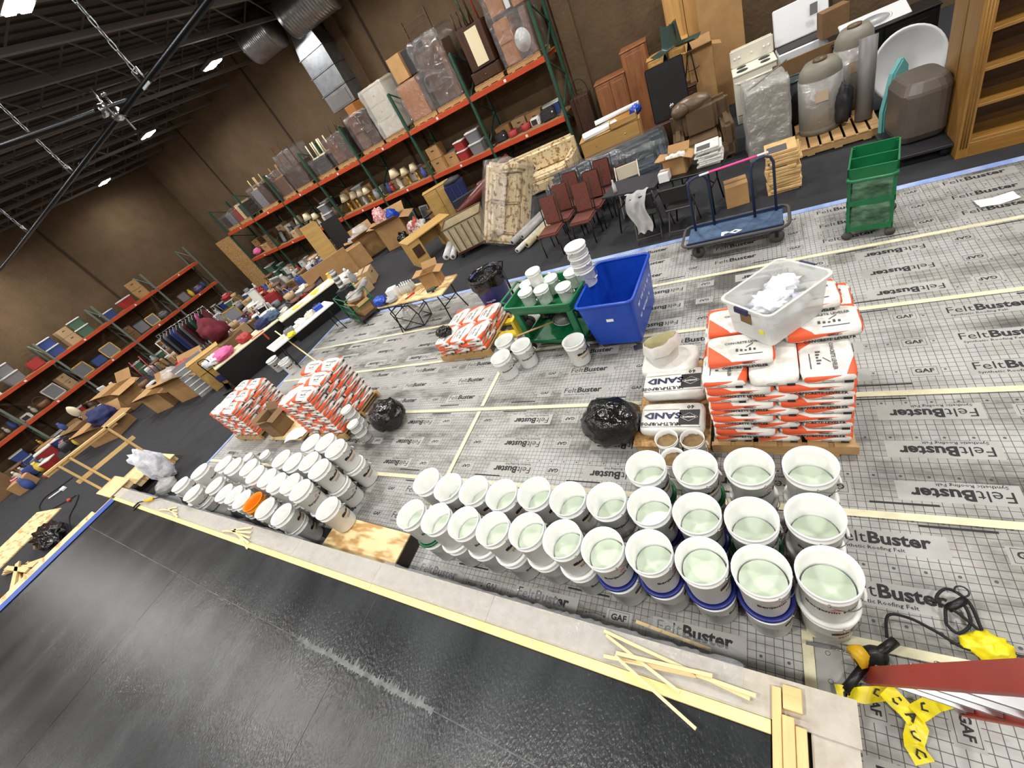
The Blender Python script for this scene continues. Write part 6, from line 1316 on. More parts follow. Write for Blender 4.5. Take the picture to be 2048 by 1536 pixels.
# --- small item builders (prototypes are copied)
PR = {}
COLN = {'cardboard': 'brown', 'cardboard_dark': 'dark brown', 'c_red': 'red', 'c_blue': 'blue', 'c_grey': 'grey', 'c_white': 'white', 'c_dark': 'black', 'c_purple': 'purple', 'c_green': 'green', 'c_tan': 'tan', 'c_pink': 'pink', 'c_brown': 'brown', 'ceramic': 'cream', 'ceramic_dark': 'dark', 'yellow_vase': 'yellow', 'glass_grey': 'glassy', 'brass': 'brass', 'shade': 'cream'}
def proto(kind, m_):
    key = (kind, m_)
    if key in PR: return PR[key]
    P_ = []      # list of (part name, mesh, material, [sub parts])
    if kind == 'carton':
        P_.append(('box_body', MB().cbox(0, 0, 0, .42, .34, .32).mesh('box_body', .004), m_)); P_.append(('packing_tape', MB().cbox(0, 0, .32, .41, .05, .003).mesh('packing_tape'), 'c_tan' if m_ != 'c_tan' else 'cardboard_dark')); P_.append(('hand_hole', MB().cbox(0, -.171, .2, .1, .003, .03).mesh('hand_hole'), 'c_dark'))
    elif kind == 'bin':
        b = MB(); shell(b, [(.2, .15, .03, 0), (.23, .18, .04, .3)]); P_.append(('tub', b.mesh('tub'), m_)); b = MB(); shell(b, [(.24, .19, .04, .29), (.24, .19, .04, .32), (.22, .17, .04, .325)]); b.add([(x, y, .325) for x, y in rrect(.22, .17, .04)], [tuple(range(20))]); P_.append(('lid', b.mesh('lid'), 'c_white' if m_ != 'c_white' else 'c_grey'))
    elif kind == 'lamp':
        P_.append(('lamp_base', MB().lathe([(.01, 0), (.09, 0), (.09, .02), (.05, .05), (.085, .16), (.05, .3), (.015, .34), (.012, .42), (.004, .42)], 16).mesh('lamp_base'), m_)); P_.append(('lamp_shade', MB().lathe([(.19, .38), (.10, .62)], 18).mesh('lamp_shade'), 'shade'))
    elif kind == 'vase': P_.append(('vase_body', MB().lathe([(.01, 0), (.07, 0), (.11, .12), (.1, .24), (.05, .33), (.06, .38), (.05, .38), (.04, .33), (.01, .1)], 18).mesh('vase_body'), m_)); P_.append(('neck_band', MB().lathe([(.053, .325), (.056, .335)], 16).mesh('neck_band'), 'brass'))
    elif kind == 'pot': P_.append(('pot_body', MB().lathe([(.01, 0), (.12, 0), (.13, .02), (.13, .15), (.12, .15), (.118, .03), (.01, .02)], 18).mesh('pot_body'), m_)); P_.append(('pot_handle', MB().tube([(.13, 0, .12), (.3, 0, .14)], .012, 6).mesh('pot_handle'), 'c_dark'))
    elif kind == 'figurine': P_.append(('figure_body', lumpy((0, 0, .12), .07, .06, .12, 5, 14, 10, .25).mesh('figure_body'), m_)); P_.append(('figure_head', MB().ball((0, 0, .27), .045, .045, .05, 10, 8).mesh('figure_head'), m_))
    elif kind == 'picture':
        P_.append(('picture', MB().box(-.22, -.005, .03, .22, .005, .47, T(rx=-.2)).mesh('picture'), 'c_grey')); b = MB()
        for a in ((-.26, 0, .26, .04), (-.26, .46, .26, .5), (-.26, 0, -.22, .5), (.22, 0, .26, .5)): b.box(a[0], -.015, a[1], a[2], .01, a[3], T(rx=-.2))
        P_.append(('frame', b.mesh('frame'), m_))
    elif kind == 'suitcase': P_.append(('case_body', MB().cbox(0, 0, 0, .55, .2, .4).mesh('case_body', .04, 2), m_)); P_.append(('handle', MB().tube([(-.07, 0, .4), (-.07, 0, .45), (.07, 0, .45), (.07, 0, .4)], .012, 6).mesh('handle'), 'c_dark'))
    elif kind == 'appliance': P_.append(('housing', MB().cbox(0, 0, 0, .34, .28, .24).mesh('housing', .03, 2), m_)); P_.append(('front_panel', MB().cbox(-.03, -.142, .04, .2, .01, .15).mesh('front_panel', .004), 'c_dark')); P_.append(('dial', MB().lathe([(.022, 0), (.018, .02), (.004, .02)], 10, T(.12, -.142, .15, rx=PI / 2)).mesh('dial'), 'c_white'))
    elif kind == 'basket': P_.append(('basket_body', MB().lathe([(.01, 0), (.13, 0), (.17, .2), (.18, .2), (.16, .02), (.01, .03)], 16).mesh('basket_body'), m_)); P_.append(('basket_handle', MB().tube([(.17 * math.cos(a), 0, .2 + .2 * math.sin(a)) for a in [i * PI / 8 for i in range(9)]], .01, 5).mesh('basket_handle'), m_))
    elif kind == 'bundle': P_.append(('cloth_bundle', lumpy((0, 0, .13), .25, .2, .15, 7, 20, 12, .3, 3).mesh('cloth_bundle'), m_)); P_.append(('tie', MB().tube([(.12 * math.cos(a), .1 * math.sin(a), .27) for a in [i * PI / 6 for i in range(12)]], .012, 5, closed=True).mesh('tie'), 'c_white'))
    elif kind == 'stool':
        P_.append(('seat', MB().lathe([(.01, .42), (.17, .42), (.17, .46), (.01, .47)], 18).mesh('seat'), m_))
        for k in range(4): a = k * PI / 2 + .7; P_.append(('leg', MB().tube([(.12 * math.cos(a), .12 * math.sin(a), .42), (.2 * math.cos(a), .2 * math.sin(a), 0)], .016, 6).mesh('leg'), m_))
    elif kind == 'books':
        for k in range(5): P_.append(('book', MB().cbox(-.1 + k * .05, .01 * (k % 2), 0, .042, .18, .22 + .02 * (k % 3)).mesh('book'), ('c_red', 'c_tan', 'c_dark', 'c_green', 'c_blue')[k]))
    PR[key] = P_; return P_
KN = {'carton': ('cardboard_box', 'box', 'carton'), 'bin': ('storage_tote', 'tote', 'lidded tote'), 'lamp': ('table_lamp', 'lamp', 'table lamp with cream shade'), 'vase': ('vase', 'vase', 'vase'), 'pot': ('cooking_pot', 'pot', 'cooking pot'), 'figurine': ('figurine', 'figurine', 'figurine'), 'picture': ('framed_picture', 'picture', 'framed picture'), 'suitcase': ('suitcase', 'suitcase', 'suitcase'), 'appliance': ('small_appliance', 'appliance', 'small appliance'), 'basket': ('basket', 'basket', 'basket'), 'bundle': ('cloth_bundle', 'bundle', 'cloth bundle'), 'stool': ('low_stool', 'stool', 'stool'), 'books': ('book_row', 'books', 'row of books')}
KH = {'carton': (.42, .34, .33), 'bin': (.48, .38, .33), 'lamp': (.38, .38, .62), 'vase': (.22, .22, .38), 'pot': (.3, .26, .16), 'figurine': (.14, .14, .32), 'picture': (.52, .12, .5), 'suitcase': (.55, .2, .45), 'appliance': (.34, .28, .24), 'basket': (.36, .36, .4), 'bundle': (.5, .4, .3), 'stool': (.4, .4, .47), 'books': (.26, .2, .26)}
def item(kind, m_, x, y, z, rz, s_, where, grp):
    nm_, ct, wd = KN[kind]; col = COLN.get(m_, '')
    lab = ('%s %s, %s' % (col, wd, where)).strip() if kind != 'books' else '%s, %s' % (wd, where)
    t = thing(nm_, lab, ct, (x, y, z), rz, grp); t.scale = (s_, s_, s_)
    for (pn, me, mm) in proto(kind, m_): 
        if not me.materials: me.materials.append(MATS[mm])
        link(pn, me, None, t)
    return t
MIXM = {'carton': ('cardboard', 'cardboard', 'cardboard_dark', 'c_tan', 'c_white'), 'bin': ('c_blue', 'c_grey', 'glass_grey', 'c_red', 'c_green'), 'lamp': ('ceramic', 'ceramic_dark', 'brass'), 'vase': ('ceramic', 'ceramic_dark', 'yellow_vase', 'glass_grey', 'c_blue'), 'pot': ('c_dark', 'c_grey', 'c_red'), 'figurine': ('ceramic', 'brass', 'c_white', 'c_red'), 'picture': ('c_brown', 'brass', 'c_dark', 'c_white'), 'suitcase': ('c_dark', 'c_red', 'c_blue'), 'appliance': ('c_white', 'c_dark', 'c_grey'), 'basket': ('c_tan', 'c_brown'), 'bundle': ('c_pink', 'c_white', 'c_purple', 'c_grey', 'c_red', 'c_blue'), 'stool': ('c_brown', 'c_tan', 'c_white'), 'books': ('c_red',)}
def shelf_fill(a, c, yf, z, kinds, where, grp, seed, axis='x', zmax=1.1, step=(.02, .1), deep=.5, ord_from='left'):
    """place things one after another along a deck; axis 'x' for the far rack, 'y' for the left one"""
    rr = random.Random(seed); s = a; spots = []
    while s < c - .2:
        k = rr.choice(kinds); m_ = rr.choice(MIXM[k]); sc_ = rr.uniform(.85, 1.2); wd = KH[k][0] * sc_
        if s + wd > c: break
        d = rr.uniform(.22, deep); spots.append((k, m_, s + wd / 2, d, sc_, rr.uniform(-.3, .3))); s += wd + rr.uniform(*step)
    for i, (k, m_, s, d, sc_, rz) in enumerate(spots):
        wh = '%s from left, %s' % (ORD[i], where)
        if axis == 'x': item(k, m_, s, yf + d, z, rz, sc_, wh, grp)
        else: item(k, m_, LX - d, s, z, rz + PI / 2, sc_, wh, grp)
        if k in ('carton', 'bin') and rr.random() < .4 and KH[k][2] * sc_ * 2 < zmax:
            if axis == 'x': item(k, m_, s + .01, yf + d, z + KH[k][2] * sc_, rz + .1, sc_ * .95, 'stacked on the ' + wh, grp)
            else: item(k, m_, LX - d, s, z + KH[k][2] * sc_, rz + PI / 2, sc_ * .95, 'stacked on the ' + wh, grp)
LK = [('pot', 'appliance', 'carton', 'pot', 'basket'), ('carton', 'carton', 'bin', 'appliance', 'carton'), ('lamp', 'vase', 'figurine', 'vase', 'lamp'), ('lamp', 'vase', 'figurine', 'lamp', 'vase'), ('lamp', 'figurine', 'vase', 'lamp', 'bin'), ('carton', 'bin', 'appliance', 'lamp', 'picture'), ('bin', 'carton', 'figurine', 'bundle', 'vase')]
for k in range(7):
    a, c = RX[k + 1] + .08, RX[k] - .08
    shelf_fill(a, c, RY, ZL, LK[k], 'lower deck, %s rack bay' % BAY[k], 'things on the lower deck, %s bay' % BAY[k], 100 + k, deep=.42)
    shelf_fill(a, c, RY + .4, ZL, ('carton', 'carton', 'bin'), 'lower deck rear, %s rack bay' % BAY[k], 'boxes at the back of the lower deck, %s bay' % BAY[k], 200 + k, deep=.34)
    shelf_fill(a, c, RY, .0, ('carton', 'carton', 'suitcase', 'bin', 'picture', 'stool'), 'floor under %s rack bay' % BAY[k], 'things on the floor under the %s bay' % BAY[k], 300 + k, deep=.45)
for k in range(5):
    a, c = LYs[k + 1] + .08, LYs[k] - .08; wh = 'left wall rack, %s bay' % BAY[k]
    if k in (1, 2, 4, 3): shelf_fill(a, c, 0, ZU2, ('bin', 'carton', 'suitcase', 'bin', 'carton'), 'top deck, ' + wh, 'things on the left rack top deck, %s bay' % BAY[k], 400 + k, 'y', step=(.05, .35))
    shelf_fill(a, c, 0, ZL2, ('figurine', 'vase', 'appliance', 'bundle', 'carton', 'picture', 'suitcase', 'basket'), 'lower deck, ' + wh, 'things on the left rack lower deck, %s bay' % BAY[k], 500 + k, 'y')
    shelf_fill(a, c, 0, .0, ('carton', 'bin', 'suitcase', 'stool', 'carton'), 'floor, ' + wh, 'things under the left rack, %s bay' % BAY[k], 600 + k, 'y')
# --- wrapped loads on the upper deck
wood('brown_wood', (112, 72, 44), (84, 52, 30), 2, .45, 2); wood('orange_wood', (178, 118, 58), (150, 94, 42), 2, .45, 2)
def load(label, x, w_, h, parts, d=.85, wrap='wrap_film', wrap_h=None, pal=True, yo=.5):
    """parts: list of (kind, x0, z0, w, h, material) inside a stretch-wrapped pallet load"""
    y = RY + yo; z = ZU
    if pal:
        p_ = pallet(x, y, w_, d, 'pallet under the ' + label); p_.location.z = z; z += .135
    t = thing('wrapped_furniture', label, 'furniture', (x, y, z), 0, 'wrapped furniture on the top rack deck')
    rr = random.Random(int(abs(x) * 10))
    for (k, x0, z0, pw, ph, m_) in parts:
        if k == 'box': MB().box(x0, -d * .45, z0, x0 + pw, d * .4, z0 + ph).build('furniture_body', m_, t, bevel=.01)
        elif k == 'cab':
            o = MB().box(x0, -d * .42, z0, x0 + pw, d * .4, z0 + ph).build('cabinet_body', m_, t, bevel=.01)
            n = max(1, int(ph / .4))
            for i in range(n): q = MB().box(x0 + .03, -d * .445, z0 + .03 + i * (ph - .03) / n, x0 + pw - .03, -d * .42, z0 + (i + 1) * (ph - .03) / n).build('drawer_front', m_, o, bevel=.005); MB().ball((x0 + pw / 2, -d * .46, z0 + (i + .5) * ph / n), .018, .018, .018, 8, 6).build('knob', 'brass', o)
        elif k == 'legs':
            for i in range(4): MB().tube([(x0 + pw * (i % 2), -.2 + .35 * (i // 2), z0), (x0 + pw * (i % 2) + .02, -.2 + .35 * (i // 2), z0 + ph)], .02, 6).build('chair_leg', m_, t)
            MB().box(x0 - .03, -.25, z0, x0 + pw + .03, .2, z0 + .05).build('chair_seat', m_, t, bevel=.01)
        elif k == 'ladder':
            for sx in (0, pw): MB().bar((x0 + sx, -.3, z0), (x0 + sx, -.3, z0 + ph), .04, .04).build('post', m_, t)
            for i in range(int(ph / .14)): MB().bar((x0, -.3, z0 + .08 + i * .14), (x0 + pw, -.3, z0 + .08 + i * .14), .025, .025).build('slat', m_, t)
        elif k == 'oval': MB().lathe([(.004, 0), (.24, 0), (.25, .015), (.004, .03)], 28, T(x0, -d * .44, z0, rx=PI / 2), sx=.85).build('oval_panel', m_, t)
        elif k == 'panel': MB().box(x0, -d * .47, z0, x0 + pw, -d * .45, z0 + ph).build('pale_panel', m_, t)
    if wrap: wrap_on(t, w_ / 2 + .02, d / 2 + .02, wrap_h or h, 0, wrap)
    return t
load('wrapped oak hutch with white oval panel, right end of top deck', -5.05, 1.0, 1.9, [('cab', -.45, 0, .42, .95, 'orange_wood'), ('oval', .18, .36, 0, 0, 'tub_white'), ('box', .3, 0, .15, .95, 'brown_wood'), ('box', -.4, 1.05, .4, .75, 'orange_wood'), ('panel', .05, 1.05, .12, .7, 'paper'), ('box', .22, 1.0, .2, .8, 'orange_wood')])
load('dark dresser with cream mirror panel on the top deck', -6.15, .95, 1.35, [('cab', -.45, 0, .9, .28, 'walnut'), ('box', -.35, .3, .75, .9, 'walnut'), ('panel', -.12, .36, .36, .78, 'shade'), ('legs', -.4, 1.2, .3, .4, 'walnut')], wrap=None)
for i, (dx, m_, nm) in enumerate(((-.15, 'rack_green', 'green'), (.02, 'walnut', 'dark'), (.2, 'c_red', 'red'))): MB().tube([(0, 0, 0), (-.12, .05, .95 + .1 * i)], .022, 7).build('broom_pole', m_, label='%s pole standing on the dark dresser, top deck' % nm, cat='pole', group='poles on the dark dresser', loc=(-6.1 + dx, RY + .45, ZU + .135 + 1.22))
load('very tall dark wardrobe wrapped in film on the top deck', -7.5, 1.05, 2.0, [('cab', -.42, 0, .84, 1.3, 'walnut'), ('box', .3, .05, .14, 1.25, 'brown_wood'), ('ladder', -.4, 1.3, .8, .75, 'walnut')], wrap_h=1.6)
load('large tan crate wrapped in film beside the tall wardrobe', -8.55, .95, .95, [('box', -.45, 0, .75, .95, 'orange_wood'), ('box', .32, 0, .15, .95, 'walnut')])
MB().box(-.25, -.25, 0, .25, .25, .62).build('cardboard_box', 'cardboard', label='orange-brown carton on top of the large tan crate', cat='box', loc=(-8.75, RY + .55, ZU + .135 + .99), bevel=.005); MB().box(-.32, -.18, 0, .3, .18, .6).build('television', 'c_dark', label='dark television on top of the large tan crate', cat='television', loc=(-8.2, RY + .6, ZU + .135 + .99), bevel=.02)
load('cream cabinet tower wrapped in film, top deck third bay', -9.85, .95, 1.35, [('cab', -.42, 0, .8, 1.3, 'appliance'), ('box', -.42, 1.3, .84, .06, 'pine_pale')], wrap='wrap_hazy')
load('brown chests wrapped in film, top deck third bay', -10.95, 1.0, 1.0, [('cab', -.45, 0, .45, .95, 'brown_wood'), ('cab', .03, 0, .42, .85, 'walnut'), ('box', -.2, .95, .4, .3, 'orange_wood')], wrap_h=1.02)
load('brown sideboard wrapped in film, right part of fourth bay', -12.35, 1.05, .95, [('cab', -.45, 0, .5, .75, 'brown_wood'), ('box', .08, 0, .38, .8, 'walnut'), ('legs', -.1, .8, .4, .35, 'walnut')], wrap_h=.85)
load('dark chairs stacked upside down and wrapped, fourth bay', -13.55, .95, .9, [('box', -.35, 0, .7, .45, 'c_dark'), ('legs', -.35, .5, .28, .5, 'shade'), ('legs', .05, .5, .28, .5, 'shade')], wrap_h=.55)
load('tall ladder-back chair stack wrapped in film, fifth bay', -15.0, 1.0, 1.5, [('box', -.4, 0, .8, .7, 'walnut'), ('ladder', -.4, .7, .38, .8, 'brown_wood'), ('ladder', .02, .7, .38, .6, 'walnut')], wrap_h=1.25)
load('dining chairs wrapped in film, left part of fifth bay', -16.1, .85, 1.0, [('box', -.35, 0, .7, .6, 'brown_wood'), ('legs', -.3, .6, .5, .45, 'orange_wood')], wrap_h=.9)
load('wrapped chairs and grey armchair, sixth bay of top deck', -17.6, 1.2, .9, [('box', -.5, 0, .55, .7, 'c_grey'), ('box', .08, 0, .42, .75, 'walnut'), ('legs', -.4, .7, .4, .4, 'pine')], wrap_h=.85)
load('low bundle with red cloth wrapped in film, seventh bay', -19.65, 1.1, .6, [('box', -.5, 0, .3, .5, 'c_red'), ('box', -.1, 0, .2, .62, 'pine_pale'), ('box', .15, 0, .35, .55, 'c_dark')], wrap_h=.62)
load('wrapped odds and ends at the far left end of top deck', -20.82, 1.0, .6, [('box', -.45, 0, .4, .45, 'c_dark'), ('box', .0, 0, .4, .5, 'c_grey')], wrap_h=.55)
# ================================================================== LEFT SIDE CLUTTER
MB().box(-.62, -.012, 0, .62, .012, 2.6).build('chipboard_sheet', 'osb', label='tall chipboard sheet leaning against the far rack\'s left end', cat='chipboard', loc=(-22.1, 12.35, .02), rz=.08)
t = thing('leaning_panels', 'pale wood panel leaning upright beside the cartons', 'panel', (-13.35, 10.35, 0), .55); MB().box(-.5, -.02, 0, .1, .02, 1.95, T(rx=-.1)).build('pale_panel_face', 'desk_oak', t); MB().box(-.52, .02, 0, .12, .05, 1.9, T(rx=-.1)).build('backing_panel', 'pine_pale', t)
t = thing('leaning_panels', 'black panel leaning behind the pale wood panel', 'panel', (-13.0, 10.75, 0), .55); MB().box(-.35, -.03, 0, .3, .03, 1.75, T(rx=-.12)).build('black_panel_face', 'black_plastic', t); MB().box(-.3, -.05, .5, .25, -.03, .56, T(rx=-.12)).build('panel_rail', 'c_dark', t)
MB().box(-.85, -.03, 0, .85, .03, .92).build('cardboard_sheet', 'cardboard', label='wide flat carton standing on edge before the leaning panels', cat='cardboard', loc=(-12.75, 9.3, .0), rz=.93)
carton('closed carton right of the leaning panels', -12.35, 10.35, 0, .7, .55, .72, .9, 'cardboard', False); carton('big open carton stuffed with clear bags', -12.5, 11.3, 0, .95, .75, .75, .85, 'cardboard', True); carton('big printed carton holding quilts by the pale desk', -11.0, 11.35, 0, 1.0, .8, .85, .35, 'cardboard', True)
lumpy((-12.55, 11.35, .85), .38, .3, .22, 101, amp=.25).build('clear_bag', 'wrap_hazy', label='grey stuffed clear bag in the big open carton', cat='bag'); lumpy((-12.75, 11.0, .76), .28, .2, .12, 102, amp=.35).build('crumpled_paper', 'grey_cloth', label='crumpled grey packing paper in the open carton', cat='packing paper')
t = thing('quilt_pile', 'red and white quilt with blue cover in the printed carton', 'quilt', (-11.1, 11.4, .75), .3); lumpy((-.2, 0, .22), .24, .24, .38, 103, amp=.25).build('red_quilt', 'quilt_red' if 'quilt_red' in MATS else mat('quilt_red', (186, 92, 92), .9, col2=(222, 200, 196), scale=14, sharp=.08), t); lumpy((.22, .0, .15), .22, .2, .22, 104, amp=.25).build('blue_cover', 'blue_bin', t)
lumpy((-10.35, 10.75, .22), .22, .2, .24, 105, amp=.3).build('rubbish_bag', 'bag_black', label='black bag slumped beside the printed carton', cat='rubbish bag', group='black rubbish bags'); lumpy((-9.6, 10.75, .35), .35, .25, .38, 106, amp=.4, freq=4).build('clothes_heap', mat('clothes_mix', (206, 200, 196), .9, col2=(150, 62, 48), scale=5, sharp=.06), label='heap of mixed clothes behind the pale oak desk', cat='clothes')
t = thing('navy_chest', 'tall navy blue fabric chest behind the canvas cart', 'chest', (-7.9, 11.3, 0), .55); MB().cbox(0, 0, 0, .62, .45, 1.15).build('chest_body', 'navy_cloth', t, bevel=.03, seg=2); MB().lathe([(.02, 1.15), (.3, 1.15), (.26, 1.25), (.02, 1.3)], 20, sy=.7).build('rounded_top', 'c_dark', t); MB().bar((-.1, -.24, .2), (-.1, -.24, 1.05), .015).bar((.1, -.24, .2), (.1, -.24, 1.05), .015).build('blue_piping', 'c_blue', t)
cabinet('tan headboard cabinet left of the navy chest', -8.75, 11.55, 0, .9, .35, 1.15, .55, 'desk_oak', 2, 0)
MB().tube([(0, 0, .1), (1.9, .9, .5)], .04, 8).build('black_pole', 'c_dark', label='long dark pole lying below the far rack', cat='pole', loc=(-11.0, 11.95, 0))
# long desks
def office_desk(label, x, y, L_, W_, h, rz, top='paper'):
    t = thing('office_desk', label, 'desk', (x, y, 0), rz, 'office desks')
    MB().prism([(-L_ / 2, -W_ / 2), (-L_ / 4, -W_ / 2), (0, -W_ / 2 + .12), (L_ / 4, -W_ / 2 + .12), (L_ / 2, -W_ / 2), (L_ / 2, W_ / 2), (-L_ / 2, W_ / 2)], h - .035, h).build('desktop', top, t, bevel=.005)
    MB().box(-L_ / 2 + .02, W_ / 2 - .06, 0, L_ / 2 - .02, W_ / 2 - .03, h - .036).build('modesty_panel', 'black_plastic', t)
    for sx in (-1, 1): MB().box(sx * L_ / 2 - (.04 if sx > 0 else 0), -W_ / 2 + .1, 0, sx * L_ / 2 + (.04 if sx < 0 else 0), W_ / 2 - .02, h - .036).build('end_panel', 'black_plastic', t)
    return t
mat('desk_cream', (222, 210, 176), .5)
office_desk('long cream-topped desk with black panels, piled with pink clothes', -12.5, 5.35, 2.1, .8, .75, 1.22 + PI, 'desk_cream'); office_desk('cream-topped curved desk with black panels nearer the tube cart', -11.35, 7.0, 1.9, .8, .75, 1.12 + PI, 'desk_cream')
for i, (x, y, z, rx, m_, nm, lab) in enumerate(((-12.75, 4.75, .86, .38, 'c_pink', 'pink_clothes', 'pile of bright pink clothes on the long desk'), (-12.95, 4.55, .85, .34, 'cloth_white', 'white_clothes', 'pale pink and white clothes at the long desk\'s near end'), (-12.5, 5.4, .84, .24, 'c_red', 'red_clothes', 'red clothes on the long desk'), (-12.35, 6.0, .83, .26, 'navy_cloth', 'dark_clothes', 'dark folded clothes on the long desk'), (-12.25, 6.3, .84, .3, 'deck_blue', 'blue_cushion', 'round blue patterned cushion on the long desk'))):
    lumpy((x, y, z), rx, rx * .8, .13, 110 + i, amp=.35, freq=3).build(nm, m_, label=lab, cat='clothes', group='clothes heaped on the long desk')
t = thing('orange_band', 'orange strap tied round the long desk edge', 'strap', (-12.08, 5.55, .74), 1.22); MB().box(-.2, -.03, -.02, .2, .02, .03).build('strap_loop', 'rack_orange', t, bevel=.006); MB().box(.1, -.05, -.25, .15, -.04, 0).build('strap_tail', 'rack_orange', t)
for i in range(7): MB().box(-.16, -.11, 0, .16, .11, .012 + .006 * (i % 3)).build('paper_stack', 'caution_yellow' if i % 3 == 1 else 'paper', label='%s paper stack on the curved desk, %s from near end' % (('white', 'yellow', 'white')[i % 3], ORD[i]), cat='papers', group='paper stacks on the curved desk', loc=(-11.6 + .1 * i + .1 * (i % 2), 6.45 + .2 * i, .75), rz=1.2 + .2 * i)
# beige cabinet, grille panel, hand truck
cabinet('beige wooden cabinet at the near end of the long desk', -13.75, 4.75, 0, .95, .5, .98, 1.15, 'desk_oak', 1, 1)
t = thing('grille_panel', 'grey ribbed panel leaning on the beige cabinet', 'panel', (-14.25, 4.45, 0), 1.15); MB().box(-.45, -.02, 0, .45, .02, 1.05, T(rx=-.22)).build('panel_board', 'c_grey', t)
for i in range(6): MB().box(-.43, -.03, .1 + i * .16, .43, -.02, .13 + i * .16, T(rx=-.22)).build('rib', 'c_white', t)
t = thing('hand_truck', 'small black folding hand truck before the beige cabinet', 'hand truck', (-12.9, 4.35, 0), .5); MB().tube([(-.15, 0, .1), (-.15, -.05, 1.0), (-.1, -.06, 1.06), (.1, -.06, 1.06), (.15, -.05, 1.0), (.15, 0, .1)], .014, 7).build('frame', 'black_metal', t); MB().box(-.2, -.3, .02, .2, .0, .04).build('toe_plate', 'black_metal', t)
for sx in (-.2, .2): MB().lathe([(.02, -.02), (.09, -.02), (.09, .02), (.02, .02)], 16, T(sx, .05, .09, ry=PI / 2)).build('wheel', 'black_rubber', t)
MB().box(-.12, -.1, .3, .12, -.02, .5).build('motor_box', 'navy_cloth', t, bevel=.01)
# big cartons
carton('large open carton of bagged clothes, right one of the pair', -15.2, 4.5, 0, 1.1, .9, .72, .35, 'cardboard', True); carton('large open carton of bagged clothes, left one of the pair', -16.45, 4.0, 0, .8, .8, .6, .35, 'cardboard', True)
lumpy((-15.65, 4.35, .75), .36, .3, .25, 120, amp=.25).build('clear_bag', 'wrap_hazy', label='clear bag bulging from the large open carton', cat='bag'); lumpy((-14.95, 4.65, .80), .35, .28, .2, 121, amp=.35).build('maroon_clothes', 'c_red', label='maroon clothes heaped in the large open carton', cat='clothes')
lumpy((-15.0, 6.0, 1.05), .42, .34, .42, 122, amp=.3).build('maroon_sack', mat('maroon_cloth', (112, 30, 44), .9, col2=(88, 22, 34), scale=4), label='big maroon cloth sack hanging by the clothes rail', cat='sack'); MB().box(-.5, -.4, 0, .5, .4, .68).build('wooden_crate', 'cardboard_dark', label='dark carton under the maroon cloth sack', cat='box', loc=(-15.0, 6.0, 0), bevel=.01)
carton('tall closed carton standing alone on the left carpet', -20.1, 4.05, 0, 1.05, .9, .85, .2, 'cardboard', True); carton('brown carton beneath the crumpled blue blanket', -18.6, 2.7, 0, 1.25, .85, .55, .35, 'cardboard', True); lumpy((-18.8, 2.95, .62), .6, .38, .3, 124, amp=.3, freq=2.6).build('blue_blanket', 'navy_cloth', label='crumpled royal blue blanket in the left carton', cat='blanket')
carton('second carton behind the blue blanket carton', -20.2, 2.6, 0, .9, .7, .6, .3, 'cardboard_dark', True); carton('dark carton at the photo\'s left edge', -23.0, -.1, 0, 1.0, 1.0, .7, .2, 'cardboard_dark', False)
# clothes rail
t = thing('clothes_rail', 'metal clothes rail hung with dark garments', 'clothes rail', (-16.6, 6.1, 0), .8)
for sx in (-.9, .9): MB().tube([(sx, 0, .05), (sx, 0, 1.65)], .016, 7).build('upright', 'chrome', t); MB().tube([(sx, -.25, .04), (sx, .25, .04)], .016, 7).build('foot', 'chrome', t)
MB().tube([(-.9, 0, 1.65), (.9, 0, 1.65)], .016, 7).build('top_rail', 'chrome', t)
GM = ['c_dark', 'c_grey', 'c_dark', 'c_blue', 'c_purple', 'c_dark', 'c_grey', 'maroon_cloth', 'c_dark', 'c_green', 'c_dark', 'c_pink', 'c_dark', 'maroon_cloth']
for i, m_ in enumerate(GM):
    t = thing('hanging_garment', '%s garment on the clothes rail, %s from left' % (COLN.get(m_, 'maroon'), ORD[i]), 'garment', (-16.6 + (-.8 + i * .12) * math.cos(.8), 6.1 + (-.8 + i * .12) * math.sin(.8), 0), .8, 'garments on the rail')
    b = MB(); b.grid(lambda u, v: (.03 * math.sin(PI * u) * (1 if v < .5 else 1) + .012 * math.sin(9 * u + i), -.24 + .48 * u * (1 if v > .15 else 1), 1.58 - .1 * abs(u - .5) * 2 - .85 * v), 8, 8); b.grid(lambda u, v: (-.03 * math.sin(PI * u) - .012 * math.sin(9 * u + i), -.24 + .48 * u, 1.58 - .1 * abs(u - .5) * 2 - .85 * v), 8, 8); b.build('cloth', m_, t); MB().tube([(0, -.2, 1.5), (0, 0, 1.6), (0, 0, 1.66)], .005, 5).tube([(0, .2, 1.5), (0, 0, 1.6)], .005, 5).build('hanger', 'c_white', t)
# high chair
t = thing('high_chair', 'white plastic high chair with black tray straps', 'high chair', (-15.6, 8.0, 0), .5)
for sx in (-.22, .22): MB().bar((sx, -.3, 0), (sx, .02, .7), .03).build('leg', 'c_white', t); MB().bar((sx, .32, 0), (sx, -.02, .7), .03).build('leg', 'c_white', t)
MB().cbox(0, 0, .6, .38, .36, .05).build('seat', 'c_white', t, bevel=.02); MB().box(-.19, .14, .62, .19, .2, 1.15, T(rx=-.08)).build('backrest', 'c_white', t, bevel=.05, seg=2); MB().cbox(0, -.22, .78, .46, .22, .03).build('tray', 'c_white', t, bevel=.012); MB().cbox(0, .02, .3, .36, .1, .22).build('black_basket', 'c_dark', t)
